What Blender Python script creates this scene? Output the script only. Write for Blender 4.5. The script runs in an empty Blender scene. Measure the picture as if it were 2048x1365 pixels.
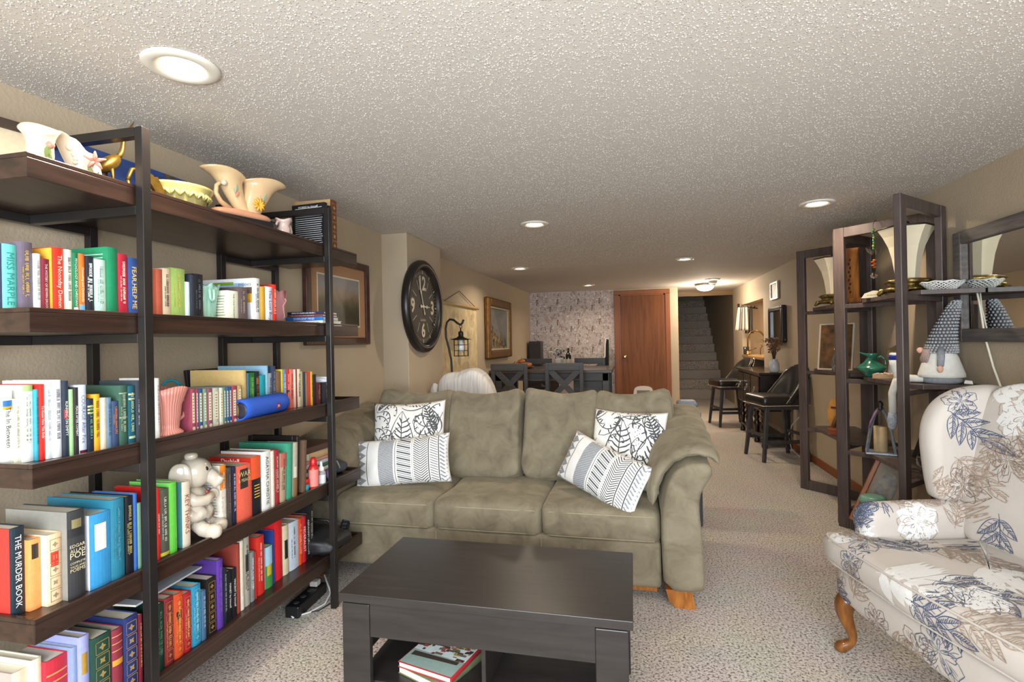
import bpy, bmesh, math, random
from math import sin, cos, pi, radians, sqrt, hypot, atan2
from mathutils import Vector, Matrix, Euler
from mathutils.bvhtree import BVHTree

SC = bpy.context.scene
COL = SC.collection
random.seed(7)

# ---------------------------------------------------------------- camera
cd = bpy.data.cameras.new('camera')
cam = bpy.data.objects.new('camera', cd)
COL.objects.link(cam)
cd.sensor_width = 36.0
cd.lens = 1046.0 / 2048.0 * 36.0
cd.clip_start = 0.02
_yaw, _pit, _rol = radians(12.885), radians(0.086), radians(-1.079)
_F = Vector((-sin(_yaw) * cos(_pit), cos(_yaw) * cos(_pit), sin(_pit)))
_R0 = Vector((cos(_yaw), sin(_yaw), 0))
_U0 = _R0.cross(_F)
_R = cos(_rol) * _R0 + sin(_rol) * _U0
_U = -sin(_rol) * _R0 + cos(_rol) * _U0
cam.matrix_world = Matrix(((_R.x, _U.x, -_F.x, 0), (_R.y, _U.y, -_F.y, 0), (_R.z, _U.z, -_F.z, 1.27), (0, 0, 0, 1)))
SC.camera = cam

# ---------------------------------------------------------------- light and exposure
SC.view_settings.view_transform = 'Standard'
SC.view_settings.look = 'None'
SC.view_settings.exposure = 0.22
SC.view_settings.gamma = 1.0
SC.view_settings.use_curve_mapping = False
SC.cycles.max_bounces = 7
SC.cycles.diffuse_bounces = 3
SC.cycles.glossy_bounces = 3
SC.cycles.transmission_bounces = 6
SC.cycles.caustics_reflective = False
SC.cycles.caustics_refractive = False
SC.cycles.use_denoising = True
SC.cycles.adaptive_threshold = .03
w = bpy.data.worlds.new('sky')
SC.world = w
w.use_nodes = True
_bg = w.node_tree.nodes['Background']
_bg.inputs[0].default_value = (0.75, 0.86, 1.0, 1)
_bg.inputs[1].default_value = 1.2


def area_light(name, loc, direction, sx, sy, power, color, shape='RECTANGLE', spread=180):
    ld = bpy.data.lights.new(name, 'AREA')
    ld.shape = shape
    ld.size = sx
    if shape in ('RECTANGLE', 'ELLIPSE'):
        ld.size_y = sy
    ld.energy = power
    ld.color = color
    ld.spread = radians(spread)
    o = bpy.data.objects.new(name, ld)
    COL.objects.link(o)
    o.location = loc
    o.rotation_euler = Vector(direction).to_track_quat('-Z', 'Y').to_euler()
    return o


# daylight through the two big windows of the wall behind the camera
DAY = (0.86, 0.935, 1.0)
area_light('window_daylight', (0.175, -1.15, 1.265), (0, 1, 0), 2.85, 1.4, 205, DAY)

# ---------------------------------------------------------------- mesh helpers


def lin(h):
    if not isinstance(h, str):
        return tuple(h) + (1,) if len(h) == 3 else tuple(h)
    v = [int(h[i:i + 2], 16) / 255 for i in (0, 2, 4)]
    return tuple((c / 12.92 if c < .04045 else ((c + .055) / 1.055) ** 2.4) for c in v) + (1,)


MATS = {}


def mat(name, col, rough=.55, metal=0.0, spec=.5, noise=None, bump=None, emit=None, trans=0, coat=0, sheen=0, wood=None, alpha=None):
    """one procedural material. noise=(scale, amount[, second colour]); bump=(scale, strength); wood=(axis scale, dark colour)"""
    if name in MATS:
        return MATS[name]
    m = bpy.data.materials.new(name)
    m.use_nodes = True
    nt = m.node_tree
    N, L = nt.nodes, nt.links
    p = N['Principled BSDF']
    c = lin(col)
    p.inputs['Base Color'].default_value = c
    p.inputs['Roughness'].default_value = rough
    p.inputs['Metallic'].default_value = metal
    p.inputs['Specular IOR Level'].default_value = spec
    p.inputs['Transmission Weight'].default_value = trans
    p.inputs['Coat Weight'].default_value = coat
    if sheen:
        p.inputs['Sheen Weight'].default_value = sheen
        p.inputs['Sheen Roughness'].default_value = .4
    if alpha is not None:
        p.inputs['Alpha'].default_value = alpha
    tc = N.new('ShaderNodeTexCoord')
    co = tc.outputs['Object']
    if noise:
        n = N.new('ShaderNodeTexNoise')
        n.inputs['Scale'].default_value = noise[0]
        n.inputs['Detail'].default_value = 2.5
        n.inputs['Roughness'].default_value = .65
        L.new(co, n.inputs['Vector'])
        r = N.new('ShaderNodeValToRGB')
        r.color_ramp.elements[0].position = .32
        r.color_ramp.elements[1].position = .68
        a = noise[1]
        c2 = lin(noise[2]) if len(noise) > 2 else tuple(x * (1 - a) for x in c[:3]) + (1,)
        c3 = c if len(noise) > 2 else tuple(min(1, x * (1 + a)) for x in c[:3]) + (1,)
        r.color_ramp.elements[0].color = c2
        r.color_ramp.elements[1].color = c3
        L.new(n.outputs['Fac'], r.inputs['Fac'])
        L.new(r.outputs['Color'], p.inputs['Base Color'])
    if wood:
        mp = N.new('ShaderNodeMapping')
        mp.inputs['Scale'].default_value = wood[0]
        L.new(co, mp.inputs['Vector'])
        n = N.new('ShaderNodeTexNoise')
        n.inputs['Scale'].default_value = 1.0
        n.inputs['Detail'].default_value = 3.5
        n.inputs['Roughness'].default_value = .6
        n.inputs['Distortion'].default_value = .6
        L.new(mp.outputs['Vector'], n.inputs['Vector'])
        r = N.new('ShaderNodeValToRGB')
        r.color_ramp.elements[0].position = .35
        r.color_ramp.elements[1].position = .65
        r.color_ramp.elements[0].color = lin(wood[1])
        r.color_ramp.elements[1].color = c
        L.new(n.outputs['Fac'], r.inputs['Fac'])
        L.new(r.outputs['Color'], p.inputs['Base Color'])
    if bump:
        n = N.new('ShaderNodeTexNoise')
        n.inputs['Scale'].default_value = bump[0]
        n.inputs['Detail'].default_value = 1.5
        L.new(co, n.inputs['Vector'])
        b = N.new('ShaderNodeBump')
        b.inputs['Strength'].default_value = bump[1]
        b.inputs['Distance'].default_value = bump[2] if len(bump) > 2 else .004
        L.new(n.outputs['Fac'], b.inputs['Height'])
        L.new(b.outputs['Normal'], p.inputs['Normal'])
    if emit:
        p.inputs['Emission Color'].default_value = lin(emit[0])
        p.inputs['Emission Strength'].default_value = emit[1]
    MATS[name] = m
    return m


def flat(h, rough=.6):
    """plain printed colour"""
    return mat('print_' + h + ('' if rough == .6 else '_%d' % (rough * 100)), h, rough, noise=(60, .06))


class MB:
    """collects geometry for one mesh"""

    def __init__(s):
        s.v, s.f, s.m, s.sm = [], [], [], []

    def add(s, vs, fs, mi=0, smooth=False, mtx=None):
        b = len(s.v)
        s.v += [tuple(mtx @ Vector(q)) for q in vs] if mtx else [tuple(q) for q in vs]
        s.f += [tuple(b + i for i in f) for f in fs]
        s.m += [mi] * len(fs)
        s.sm += [smooth] * len(fs)
        return s

    def box(s, x0, x1, y0, y1, z0, z1, mi=0, mtx=None):
        vs = [(x0, y0, z0), (x1, y0, z0), (x1, y1, z0), (x0, y1, z0), (x0, y0, z1), (x1, y0, z1), (x1, y1, z1), (x0, y1, z1)]
        fs = [(0, 3, 2, 1), (4, 5, 6, 7), (0, 1, 5, 4), (1, 2, 6, 5), (2, 3, 7, 6), (3, 0, 4, 7)]
        return s.add(vs, fs, mi, False, mtx)

    def bar(s, a, b, wx, wz, mi=0, up=(0, 0, 1), taper=1.0):
        """rectangular bar from a to b; wx across, wz along up"""
        a, b = Vector(a), Vector(b)
        d = (b - a).normalized()
        u = Vector(up)
        if abs(d.dot(u)) > .98:
            u = Vector((0, 1, 0))
        r = d.cross(u).normalized()
        u = r.cross(d)
        vs = []
        for p, k in ((a, 1), (b, taper)):
            for i, j in ((-1, -1), (1, -1), (1, 1), (-1, 1)):
                vs.append(p + r * (i * wx / 2 * k) + u * (j * wz / 2 * k))
        fs = [(0, 1, 2, 3), (7, 6, 5, 4), (0, 4, 5, 1), (1, 5, 6, 2), (2, 6, 7, 3), (3, 7, 4, 0)]
        return s.add(vs, fs, mi)

    def prism(s, poly, z0, z1, mi=0, mtx=None, smooth=False):
        n = len(poly)
        vs = [(x, y, z0) for x, y in poly] + [(x, y, z1) for x, y in poly]
        fs = [tuple(range(n - 1, -1, -1)), tuple(range(n, 2 * n))]
        s.add(vs, fs, mi, False, mtx)
        s.add(vs, [(i, (i + 1) % n, n + (i + 1) % n, n + i) for i in range(n)], mi, smooth, mtx)
        return s

    def lathe(s, prof, seg=24, mi=0, mtx=None, cx=0, cy=0, cap0=True, cap1=True, f=None, smooth=True):
        """prof list of (r, z); f(angle, r, z)->(x, y, z) optional shaping"""
        vs = []
        for r, z in prof:
            for k in range(seg):
                a = 2 * pi * k / seg
                vs.append(f(a, r, z) if f else (cx + r * cos(a), cy + r * sin(a), z))
        fs = []
        for i in range(len(prof) - 1):
            for k in range(seg):
                k2 = (k + 1) % seg
                fs.append((i * seg + k, i * seg + k2, (i + 1) * seg + k2, (i + 1) * seg + k))
        s.add(vs, fs, mi, smooth, mtx)
        caps = []
        if cap0 and prof[0][0] > 1e-5:
            caps.append(tuple(range(seg - 1, -1, -1)))
        if cap1 and prof[-1][0] > 1e-5:
            caps.append(tuple((len(prof) - 1) * seg + k for k in range(seg)))
        if caps:
            b = len(s.v) - len(vs)
            s.f += [tuple(b + i for i in c) for c in caps]
            s.m += [mi] * len(caps)
            s.sm += [False] * len(caps)
        return s

    def tube(s, path, r, seg=10, mi=0, closed=False, cap=True, flat_=1.0):
        """round tube along points; r number or list"""
        P = [Vector(p) for p in path]
        n = len(P)
        rs = r if isinstance(r, (list, tuple)) else [r] * n
        T = []
        for i in range(n):
            if closed:
                d = P[(i + 1) % n] - P[i - 1]
            else:
                d = P[min(i + 1, n - 1)] - P[max(i - 1, 0)]
            T.append(d.normalized() if d.length > 1e-9 else Vector((0, 0, 1)))
        ref = Vector((0, 0, 1)) if abs(T[0].z) < .9 else Vector((1, 0, 0))
        nrm = (ref - T[0] * ref.dot(T[0])).normalized()
        vs = []
        for i in range(n):
            nrm = (nrm - T[i] * nrm.dot(T[i])).normalized()
            bi = T[i].cross(nrm)
            for k in range(seg):
                a = 2 * pi * k / seg
                vs.append(P[i] + (nrm * cos(a) + bi * (sin(a) * flat_)) * rs[i])
        fs = []
        for i in range(n if closed else n - 1):
            j = (i + 1) % n
            for k in range(seg):
                k2 = (k + 1) % seg
                fs.append((i * seg + k, i * seg + k2, j * seg + k2, j * seg + k))
        s.add(vs, fs, mi, True)
        if cap and not closed:
            b = len(s.v) - len(vs)
            s.f += [tuple(b + k for k in range(seg - 1, -1, -1)), tuple(b + (n - 1) * seg + k for k in range(seg))]
            s.m += [mi] * 2
            s.sm += [False] * 2
        return s

    def grid(s, fn, nu, nv, mi=0, smooth=True, wrap_u=False, flip=False):
        vs = []
        for j in range(nv + 1):
            for i in range(nu if wrap_u else nu + 1):
                vs.append(fn(i / nu, j / nv))
        W = nu if wrap_u else nu + 1
        fs = []
        for j in range(nv):
            for i in range(nu):
                i2 = (i + 1) % W if wrap_u else i + 1
                q = (j * W + i, j * W + i2, (j + 1) * W + i2, (j + 1) * W + i)
                fs.append(q[::-1] if flip else q)
        return s.add(vs, fs, mi, smooth)

    def ball(s, c, rx, ry=None, rz=None, seg=16, rings=10, mi=0):
        ry = rx if ry is None else ry
        rz = rx if rz is None else rz
        c = Vector(c)
        prof = [(sin(pi * i / rings), -cos(pi * i / rings)) for i in range(rings + 1)]
        return s.lathe([(max(r, 1e-4), z) for r, z in prof], seg, mi, f=lambda a, r, z: (c.x + rx * r * cos(a), c.y + ry * r * sin(a), c.z + rz * z), cap0=False, cap1=False)

    def build(s, name, mats, parent=None, loc=(0, 0, 0), rot=(0, 0, 0), bevel=0, seg=2, subd=0, solid=0, recalc=False):
        me = bpy.data.meshes.new(name)
        me.from_pydata(s.v, [], s.f)
        if not isinstance(mats, (list, tuple)):
            mats = [mats]
        for m in mats:
            me.materials.append(m)
        me.polygons.foreach_set('material_index', s.m)
        me.polygons.foreach_set('use_smooth', s.sm)
        if recalc:
            bm = bmesh.new()
            bm.from_mesh(me)
            bmesh.ops.remove_doubles(bm, verts=bm.verts, dist=1e-5)
            bmesh.ops.recalc_face_normals(bm, faces=bm.faces)
            bm.to_mesh(me)
            bm.free()
        me.update()
        o = bpy.data.objects.new(name, me)
        COL.objects.link(o)
        o.parent = parent
        o.location = loc
        o.rotation_euler = rot
        if solid:
            md = o.modifiers.new('solid', 'SOLIDIFY')
            md.thickness = solid
            md.offset = 0
        if subd:
            md = o.modifiers.new('subd', 'SUBSURF')
            md.levels = md.render_levels = subd
        if bevel:
            md = o.modifiers.new('bevel', 'BEVEL')
            md.width = bevel
            md.segments = seg
            md.limit_method = 'ANGLE'
            md.angle_limit = radians(40)
            md.harden_normals = False
        return o


def tag(o, label=None, cat=None, group=None, kind=None):
    if label:
        o['label'] = label
    if cat:
        o['category'] = cat
    if group:
        o['group'] = group
    if kind:
        o['kind'] = kind
    return o


def thing(name, label, cat, loc=(0, 0, 0), rz=0, group=None):
    o = bpy.data.objects.new(name, None)
    COL.objects.link(o)
    o.location = loc
    o.rotation_euler = (0, 0, rz)
    o.empty_display_size = .05
    return tag(o, label, cat, group)


def struct(o):
    o['kind'] = 'structure'
    return o


def copy_tree(o, parent=None):
    c = o.copy()
    COL.objects.link(c)
    c.parent = parent
    for ch in list(o.children):
        copy_tree(ch, c)
    return c


FONT_CACHE = {}


def text_geo(body, size=1.0, shear=0.0, bold=0.0):
    """flat text mesh data (verts, faces) centred on the origin in XY, with its width and height"""
    key = (body, shear, bold)
    if key not in FONT_CACHE:
        cu = bpy.data.curves.new('text', 'FONT')
        cu.body = body
        cu.align_x = 'CENTER'
        cu.align_y = 'CENTER'
        cu.resolution_u = 2
        cu.shear = shear
        cu.offset = bold
        cu.size = 1.0
        o = bpy.data.objects.new('text', cu)
        COL.objects.link(o)
        dg = bpy.context.evaluated_depsgraph_get()
        me = bpy.data.meshes.new_from_object(o.evaluated_get(dg))
        vs = [tuple(v.co) for v in me.vertices]
        fs = [tuple(p.vertices) for p in me.polygons]
        bpy.data.objects.remove(o)
        bpy.data.curves.remove(cu)
        bpy.data.meshes.remove(me)
        xs = [v[0] for v in vs] or [0]
        ys = [v[1] for v in vs] or [0]
        cx, cy = (min(xs) + max(xs)) / 2, (min(ys) + max(ys)) / 2
        vs = [(a - cx, b - cy, 0) for a, b, _ in vs]
        FONT_CACHE[key] = (vs, fs, max(xs) - min(xs), max(ys) - min(ys))
    vs, fs, wd, ht = FONT_CACHE[key]
    return [(a * size, b * size, 0) for a, b, _ in vs], fs, wd * size, ht * size


def fit_text(body, wmax, hmax, shear=0.0, bold=0.0):
    _, _, a, b = text_geo(body, 1.0, shear, bold)
    return min(wmax / max(a, 1e-6), hmax / max(b, 1e-6))

# ---------------------------------------------------------------- room shell
H = 2.12
XR = 1.76


def XL(y):
    return -1.955 + .0243 * y


WALLC = 'b3a28a'
M_wall = mat('tan_wall_paint', WALLC, .75, bump=(95, .35, .004), noise=(1.3, .03))
M_wall2 = mat('lighter_wall_paint', 'c4b8a6', .75, bump=(95, .35, .004), noise=(1.3, .03))


def popcorn():
    m = bpy.data.materials.new('popcorn_ceiling')
    m.use_nodes = True
    N, L = m.node_tree.nodes, m.node_tree.links
    p = N['Principled BSDF']
    p.inputs['Roughness'].default_value = .85
    tc = N.new('ShaderNodeTexCoord')
    v = N.new('ShaderNodeTexVoronoi')
    v.inputs['Scale'].default_value = 125
    n = N.new('ShaderNodeTexNoise')
    n.inputs['Scale'].default_value = 60
    n.inputs['Detail'].default_value = 2
    L.new(tc.outputs['Object'], v.inputs['Vector'])
    L.new(tc.outputs['Object'], n.inputs['Vector'])
    rp = N.new('ShaderNodeValToRGB')
    rp.color_ramp.elements[0].position = .0
    rp.color_ramp.elements[0].color = (1, 1, 1, 1)
    rp.color_ramp.elements[1].position = .3
    rp.color_ramp.elements[1].color = (0, 0, 0, 1)
    L.new(v.outputs['Distance'], rp.inputs['Fac'])
    mx = N.new('ShaderNodeMath')
    mx.operation = 'MULTIPLY'
    L.new(rp.outputs['Color'], mx.inputs[0])
    L.new(n.outputs['Fac'], mx.inputs[1])
    b = N.new('ShaderNodeBump')
    b.inputs['Strength'].default_value = 1.0
    b.inputs['Distance'].default_value = .006
    L.new(mx.outputs[0], b.inputs['Height'])
    L.new(b.outputs['Normal'], p.inputs['Normal'])
    p.inputs['Base Color'].default_value = lin('ccc5bc')
    return m


def carpet():
    m = bpy.data.materials.new('speckled_carpet')
    m.use_nodes = True
    N, L = m.node_tree.nodes, m.node_tree.links
    p = N['Principled BSDF']
    p.inputs['Roughness'].default_value = .95
    p.inputs['Specular IOR Level'].default_value = .1
    p.inputs['Sheen Weight'].default_value = .3
    tc = N.new('ShaderNodeTexCoord')
    n = N.new('ShaderNodeTexNoise')
    n.inputs['Scale'].default_value = 100
    n.inputs['Detail'].default_value = 4
    n.inputs['Roughness'].default_value = .7
    n2 = N.new('ShaderNodeTexNoise')
    n2.inputs['Scale'].default_value = 3.5
    L.new(tc.outputs['Object'], n.inputs['Vector'])
    L.new(tc.outputs['Object'], n2.inputs['Vector'])
    r = N.new('ShaderNodeValToRGB')
    e = r.color_ramp.elements
    e[0].position = .395
    e[0].color = lin('4e3f36')
    e[1].position = .64
    e[1].color = lin('ece2d8')
    x = e.new(.45)
    x.color = lin('b9a898')
    x = e.new(.51)
    x.color = lin('d8ccc0')
    L.new(n.outputs['Fac'], r.inputs['Fac'])
    mx = N.new('ShaderNodeMix')
    mx.data_type = 'RGBA'
    mx.blend_type = 'MULTIPLY'
    mx.inputs[0].default_value = .25
    L.new(r.outputs['Color'], mx.inputs[6])
    L.new(n2.outputs['Color'], mx.inputs[7])
    L.new(mx.outputs[2], p.inputs['Base Color'])
    b = N.new('ShaderNodeBump')
    b.inputs['Strength'].default_value = .9
    b.inputs['Distance'].default_value = .012
    L.new(n.outputs['Fac'], b.inputs['Height'])
    L.new(b.outputs['Normal'], p.inputs['Normal'])
    return m


M_carpet = carpet()
M_ceil = popcorn()
YB, YF = -1.1, 9.02
struct(MB().box(-2.3, 3.2, YB - .2, 12.1, -.1, 0).build('floor', M_carpet))
ceil_o = struct(MB().box(-2.3, 3.2, YB - .2, 9.9, H, H + .12).build('ceiling', M_ceil))
# sprayed texture drops, real relief over the nearer part of the ceiling
M_drop = mat('popcorn_drop', 'd8d2ca', .8)
rc = random.Random(31)
dv, df = [], []
for ya, yb, dens in ((.15, 1.6, 6500), (1.6, 3.2, 4200), (3.2, 6.0, 2200)):
    for _ in range(int((yb - ya) * 3.7 * dens)):
        x, y = rc.uniform(-1.93, 1.76), rc.uniform(ya, yb)
        r, h = rc.uniform(.0016, .0042), rc.uniform(.0014, .0032)
        a0, el = rc.uniform(0, 6.28), rc.uniform(.6, 1)
        b = len(dv)
        for k in range(5):
            a = a0 + k * 1.2566
            dv.append((x + r * cos(a), y + r * el * sin(a), H + .0003))
        dv.append((x, y, H - h))
        df += [(b + (k + 1) % 5, b + k, b + 5) for k in range(5)]
dm = MB()
dm.v, dm.f, dm.m, dm.sm = dv, df, [0] * len(df), [True] * len(df)
dm.build('popcorn_drops', M_drop, ceil_o)['kind'] = 'stuff'
# left wall: a vertical slab a touch out of square
a, b = XL(YB - .2), XL(YF + .1)
struct(MB().prism([(a, YB - .2), (b, YF + .1), (b - .2, YF + .1), (a - .2, YB - .2)], 0, H).build('wall_left', M_wall))
struct(MB().box(-1.98, -1.657, 3.706, 4.43, 0, H).build('wall_column', [M_wall], bevel=.006))
# rear wall behind the camera, with two window openings
wb = MB()
ZS, ZH = .55, 1.98
wb.box(-2.3, 3.2, YB - .15, YB, 0, ZS).box(-2.3, 3.2, YB - .15, YB, ZH, H)
for x0, x1 in ((-2.3, -1.3), (.1, .25), (1.65, 3.2)):
    wb.box(x0, x1, YB - .15, YB, ZS, ZH)
struct(wb.build('wall_rear', M_wall))
M_vinyl = mat('white_window_vinyl', 'e8e8e6', .4)
M_pane = mat('window_glass', 'ffffff', .0, trans=1.0)
for k, (x0, x1) in enumerate(((-1.3, .1), (.25, 1.65))):
    f = MB()
    for q in ((x0, x0 + .05, ZS, ZH), (x1 - .05, x1, ZS, ZH), (x0, x1, ZS, ZS + .05), (x0, x1, ZH - .05, ZH), ((x0 + x1) / 2 - .02, (x0 + x1) / 2 + .02, ZS, ZH)):
        f.box(q[0], q[1], YB - .1, YB - .062, q[2], q[3])
    wn = struct(f.build('window_%d' % (k + 1), M_vinyl, bevel=.004))
    for xa, xb in ((x0 + .05, (x0 + x1) / 2 - .02), ((x0 + x1) / 2 + .02, x1 - .05)):
        MB().box(xa, xb, YB - .082, YB - .078, ZS + .05, ZH - .05).build('pane', M_pane, wn)
# right wall with the opening of the wet bar
Y0, Y1, ZO = 7.73, 9.15, 1.80
r = MB()
r.box(XR, XR + .12, YB - .2, Y0, 0, H).box(XR, XR + .12, Y0, Y1, ZO, H).box(XR, XR + .12, Y1, 9.86, 0, H)
struct(r.build('wall_right', M_wall))
n = MB()
n.box(2.55, 2.65, Y0 - .3, 9.6, 0, H)
n.box(XR + .12, 2.55, Y0 - .3, Y0 - .2, 0, H).box(XR + .12, 2.55, Y1 + .12, Y1 + .22, 0, H)
struct(n.build('wall_bar_nook', M_wall))
# far wall with wallpaper panel, door, hall corner
fw = MB()
DX0, DX1, DZ = -.21, .56, 2.035
fw.box(-1.9, DX0 - .0, YF, YF + .12, 0, H).box(DX0, DX1, YF, YF + .12, DZ, H).box(DX1, .755, YF, YF + .12, 0, H)
fw.box(.64, .755, YF + .12, 11.9, 0, H + 2.6)
struct(fw.build('wall_far', M_wall))


def wallpaper():
    m = bpy.data.materials.new('sketch_wallpaper')
    m.use_nodes = True
    N, L = m.node_tree.nodes, m.node_tree.links
    p = N['Principled BSDF']
    p.inputs['Roughness'].default_value = .8
    p.inputs['Base Color'].default_value = lin('d8ccc8')
    tc = N.new('ShaderNodeTexCoord')
    cur = None
    base = lin('c6b9b4')
    prev = None
    for sc, off, lo, hi, c, dist in ((10, 0, .55, .66, 'b09c90', 1.0), (26, 7, .56, .66, 'a8948a', 1.2), (34, 5, .58, .66, 'e4dad6', .8), (19, 2, .6, .68, '948478', 1.0)):
        mp = N.new('ShaderNodeMapping')
        mp.inputs['Location'].default_value = (off, off * 2, off)
        L.new(tc.outputs['Object'], mp.inputs['Vector'])
        n = N.new('ShaderNodeTexNoise')
        n.inputs['Scale'].default_value = sc
        n.inputs['Detail'].default_value = 2.5
        n.inputs['Distortion'].default_value = dist
        L.new(mp.outputs['Vector'], n.inputs['Vector'])
        r = N.new('ShaderNodeValToRGB')
        r.color_ramp.elements[0].position = lo
        r.color_ramp.elements[1].position = hi
        r.color_ramp.elements[0].color = (0, 0, 0, 1)
        L.new(n.outputs['Fac'], r.inputs['Fac'])
        mx = N.new('ShaderNodeMix')
        mx.data_type = 'RGBA'
        L.new(r.outputs['Color'], mx.inputs[0])
        if prev is None:
            mx.inputs[6].default_value = base
        else:
            L.new(prev, mx.inputs[6])
        mx.inputs[7].default_value = lin(c)
        prev = mx.outputs[2]
    L.new(prev, p.inputs['Base Color'])
    return m


struct(MB().box(XL(YF) + .003, -.285, YF - .004, YF, .0, H).build('wall_far_paper', wallpaper()))
# motifs of the paper: small hooded figures, draped bundles and sprigs in a drop repeat, printed flat
q = MB()
rw = random.Random(21)


def blob(cx, cz, rx, rz, mi, n=7, jit=.25, a0=0):
    if not (XL(YF) + .04 < cx - rx and cx + rx < -.3 and .7 < cz < H - .03):
        return
    q.add([(cx + rx * cos(a0 + 2 * pi * k / n) * rw.uniform(1 - jit, 1), YF - .0046 - .0001 * mi, cz + rz * sin(a0 + 2 * pi * k / n) * rw.uniform(1 - jit, 1)) for k in range(n)], [tuple(range(n))], mi)


for i in range(-1, 6):
    for j in range(-1, 6):
        for dx, dz in ((0, 0), (.235, -.12)):
            x, z = -1.60 + .36 * i + dx, 1.98 - .355 * j + dz
            blob(x, z, .018, .013, 0)
            blob(x - .004, z - .03, .022, .026, 1)
            blob(x - .008, z - .065, .01, .03, 0)
            blob(x + .025, z - .05, .008, .03, 2, a0=.4)
            bx, bz = x + .10, z - .135
            for k in range(7):
                a = pi * k / 6
                blob(bx + .04 * cos(a), bz + .014 * sin(a), .012, .006, 1)
            blob(bx - .035, bz - .018, .007, .02, 1)
            blob(bx + .04, bz - .022, .012, .013, 0)
            blob(bx, bz - .02, .02, .014, 4)
            for k in range(9):
                a = rw.uniform(0, 6.28)
                blob(x + .1 + rw.uniform(-.12, .1), z - .04 + rw.uniform(-.12, .1), rw.uniform(.006, .016), rw.uniform(.004, .012), rw.choice([1, 2, 3, 4, 2]), 6, .5, a)
q.v = [(a, b, c) for a, b, c in q.v]
q.f = [f[::-1] for f in q.f]
struct(q.build('wall_far_motif', [flat('655a55', .8), flat('8f8079', .8), flat('a28d83', .8), flat('b08a7a', .8), flat('bda898', .8)]))
M_oakd = mat('door_oak', '7d4a22', .5, wood=((26, 26, 1.6), '653815'), spec=.3)
M_oakt = mat('oak_trim', '865022', .5, wood=((30, 30, 1.6), '85441a'))
d = struct(MB().box(DX0 + .035, DX1 - .035, YF - .012, YF + .03, .01, DZ - .03).build('door_1', M_oakd, bevel=.003))
fr = MB()
for q in ((DX0 - .07, DX0 + .008, 0, DZ - .009), (DX1 - .008, DX1 + .07, 0, DZ - .009), (DX0 - .07, DX1 + .07, DZ - .008, DZ + .06)):
    MB().box(q[0], q[1], YF - .022, YF, q[2], q[3]).build('door_casing', M_oakt, d, bevel=.005)
jm = MB()
jm.box(DX0 + .008, DX0 + .033, YF - .008, YF + .09, 0, DZ).box(DX1 - .033, DX1 - .008, YF - .008, YF + .09, 0, DZ).box(DX0, DX1, YF - .008, YF + .09, DZ - .028, DZ - .008)
jm.build('door_jamb', M_oakt, d)
M_brass = mat('satin_brass', 'b0a070', .25, 1.0)
kb = MB()
kb.lathe([(.030, 0), (.030, .006), (.014, .010), (.011, .03), (.018, .036), (.029, .046), (.031, .058), (.026, .068), (.012, .073)], 20, mtx=Matrix.Translation((-.115, YF - .012, .985)) @ Matrix.Rotation(pi / 2, 4, 'X'))
kb.build('door_knob', M_brass, d)

# stairs up at the end of the hall
XS0, XS1, YS = .755, 1.90, 11.66
M_stc = M_carpet
st = MB()
RISE, RUN, NST = .19, .265, 13
stairs = struct(MB().box(XS0, XS1, YS + NST * RUN, YS + NST * RUN + .9, 0, NST * RISE).build('stairs', M_stc))
for k in range(NST):
    o = MB().box(XS0 + .005, XS1 - .005, YS + k * RUN, YS + (k + 1) * RUN + (.02 if k < NST - 1 else 0), max(-.05, (k - 1) * RISE), (k + 1) * RISE).build('step', M_stc, stairs, bevel=.018, seg=3)
sw = MB()
sw.box(XS1, XS1 + .1, 9.86, YS + 5, 0, 5.2)
sw.box(XS0 - .12, XS0, 11.9, YS + 5, 0, 5.2)
sw.box(XS0 - .1, XS1 + .1, YS + 4.6, YS + 4.7, 2.4, 5.2)
sw.box(XS0 - .1, XS1 + .1, 9.98, YS + 5, 5.1, 5.2)
struct(sw.build('wall_stairwell', M_wall))
struct(MB().box(XS0, XS1, 9.9, 9.98, H - .09, 5.2).build('wall_stair_header', mat('header_wood', '8a6a3c', .5, wood=((3, 30, 30), '745428'))))
struct(MB().box(XR - 0.0, XS1 + .1, 9.86, 9.9, 0, H).build('wall_hall_corner', M_wall))
# baseboard of stained oak along the right wall
bb = MB().box(XR - .014, XR, 2.9, Y0, 0, .075)
struct(bb.build('baseboard_right', M_oakt, bevel=.005))
bl = MB()
a, b = XL(4.5), XL(YF)
bl.prism([(a, 4.5), (b, YF - .03), (b + .014, YF - .03), (a + .014, 4.5)], 0, .075)
struct(bl.build('baseboard_left', M_oakt, bevel=.004))

# ---------------------------------------------------------------- ceiling lights
M_can = mat('white_trim_ring', 'ded8cc', .45)
M_canlit = mat('lamp_diffuser', 'ffffff', .5, emit=('fff1d8', 14))
WARM = (1.0, .82, .62)


def can_light(x, y, where, power=8):
    t = thing('recessed_light', 'round recessed ceiling light with white trim ring ' + where, 'ceiling light', (x, y, H), 0, 'recessed ceiling lights')
    MB().lathe([(.104, -.001), (.104, -.006), (.094, -.011), (.076, -.012), (.060, -.006), (.054, .004)], 40, cap0=False, cap1=False).build('trim_ring', M_can, t)
    MB().lathe([(.0005, -.003), (.03, -.004), (.054, -.001)], 32, cap1=False).build('lens', M_canlit, t)
    l = area_light('recessed_lamp', (0, 0, -.016), (0, 0, -1), .1, .1, power, WARM, 'DISK', 150)
    l.parent = t


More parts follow.
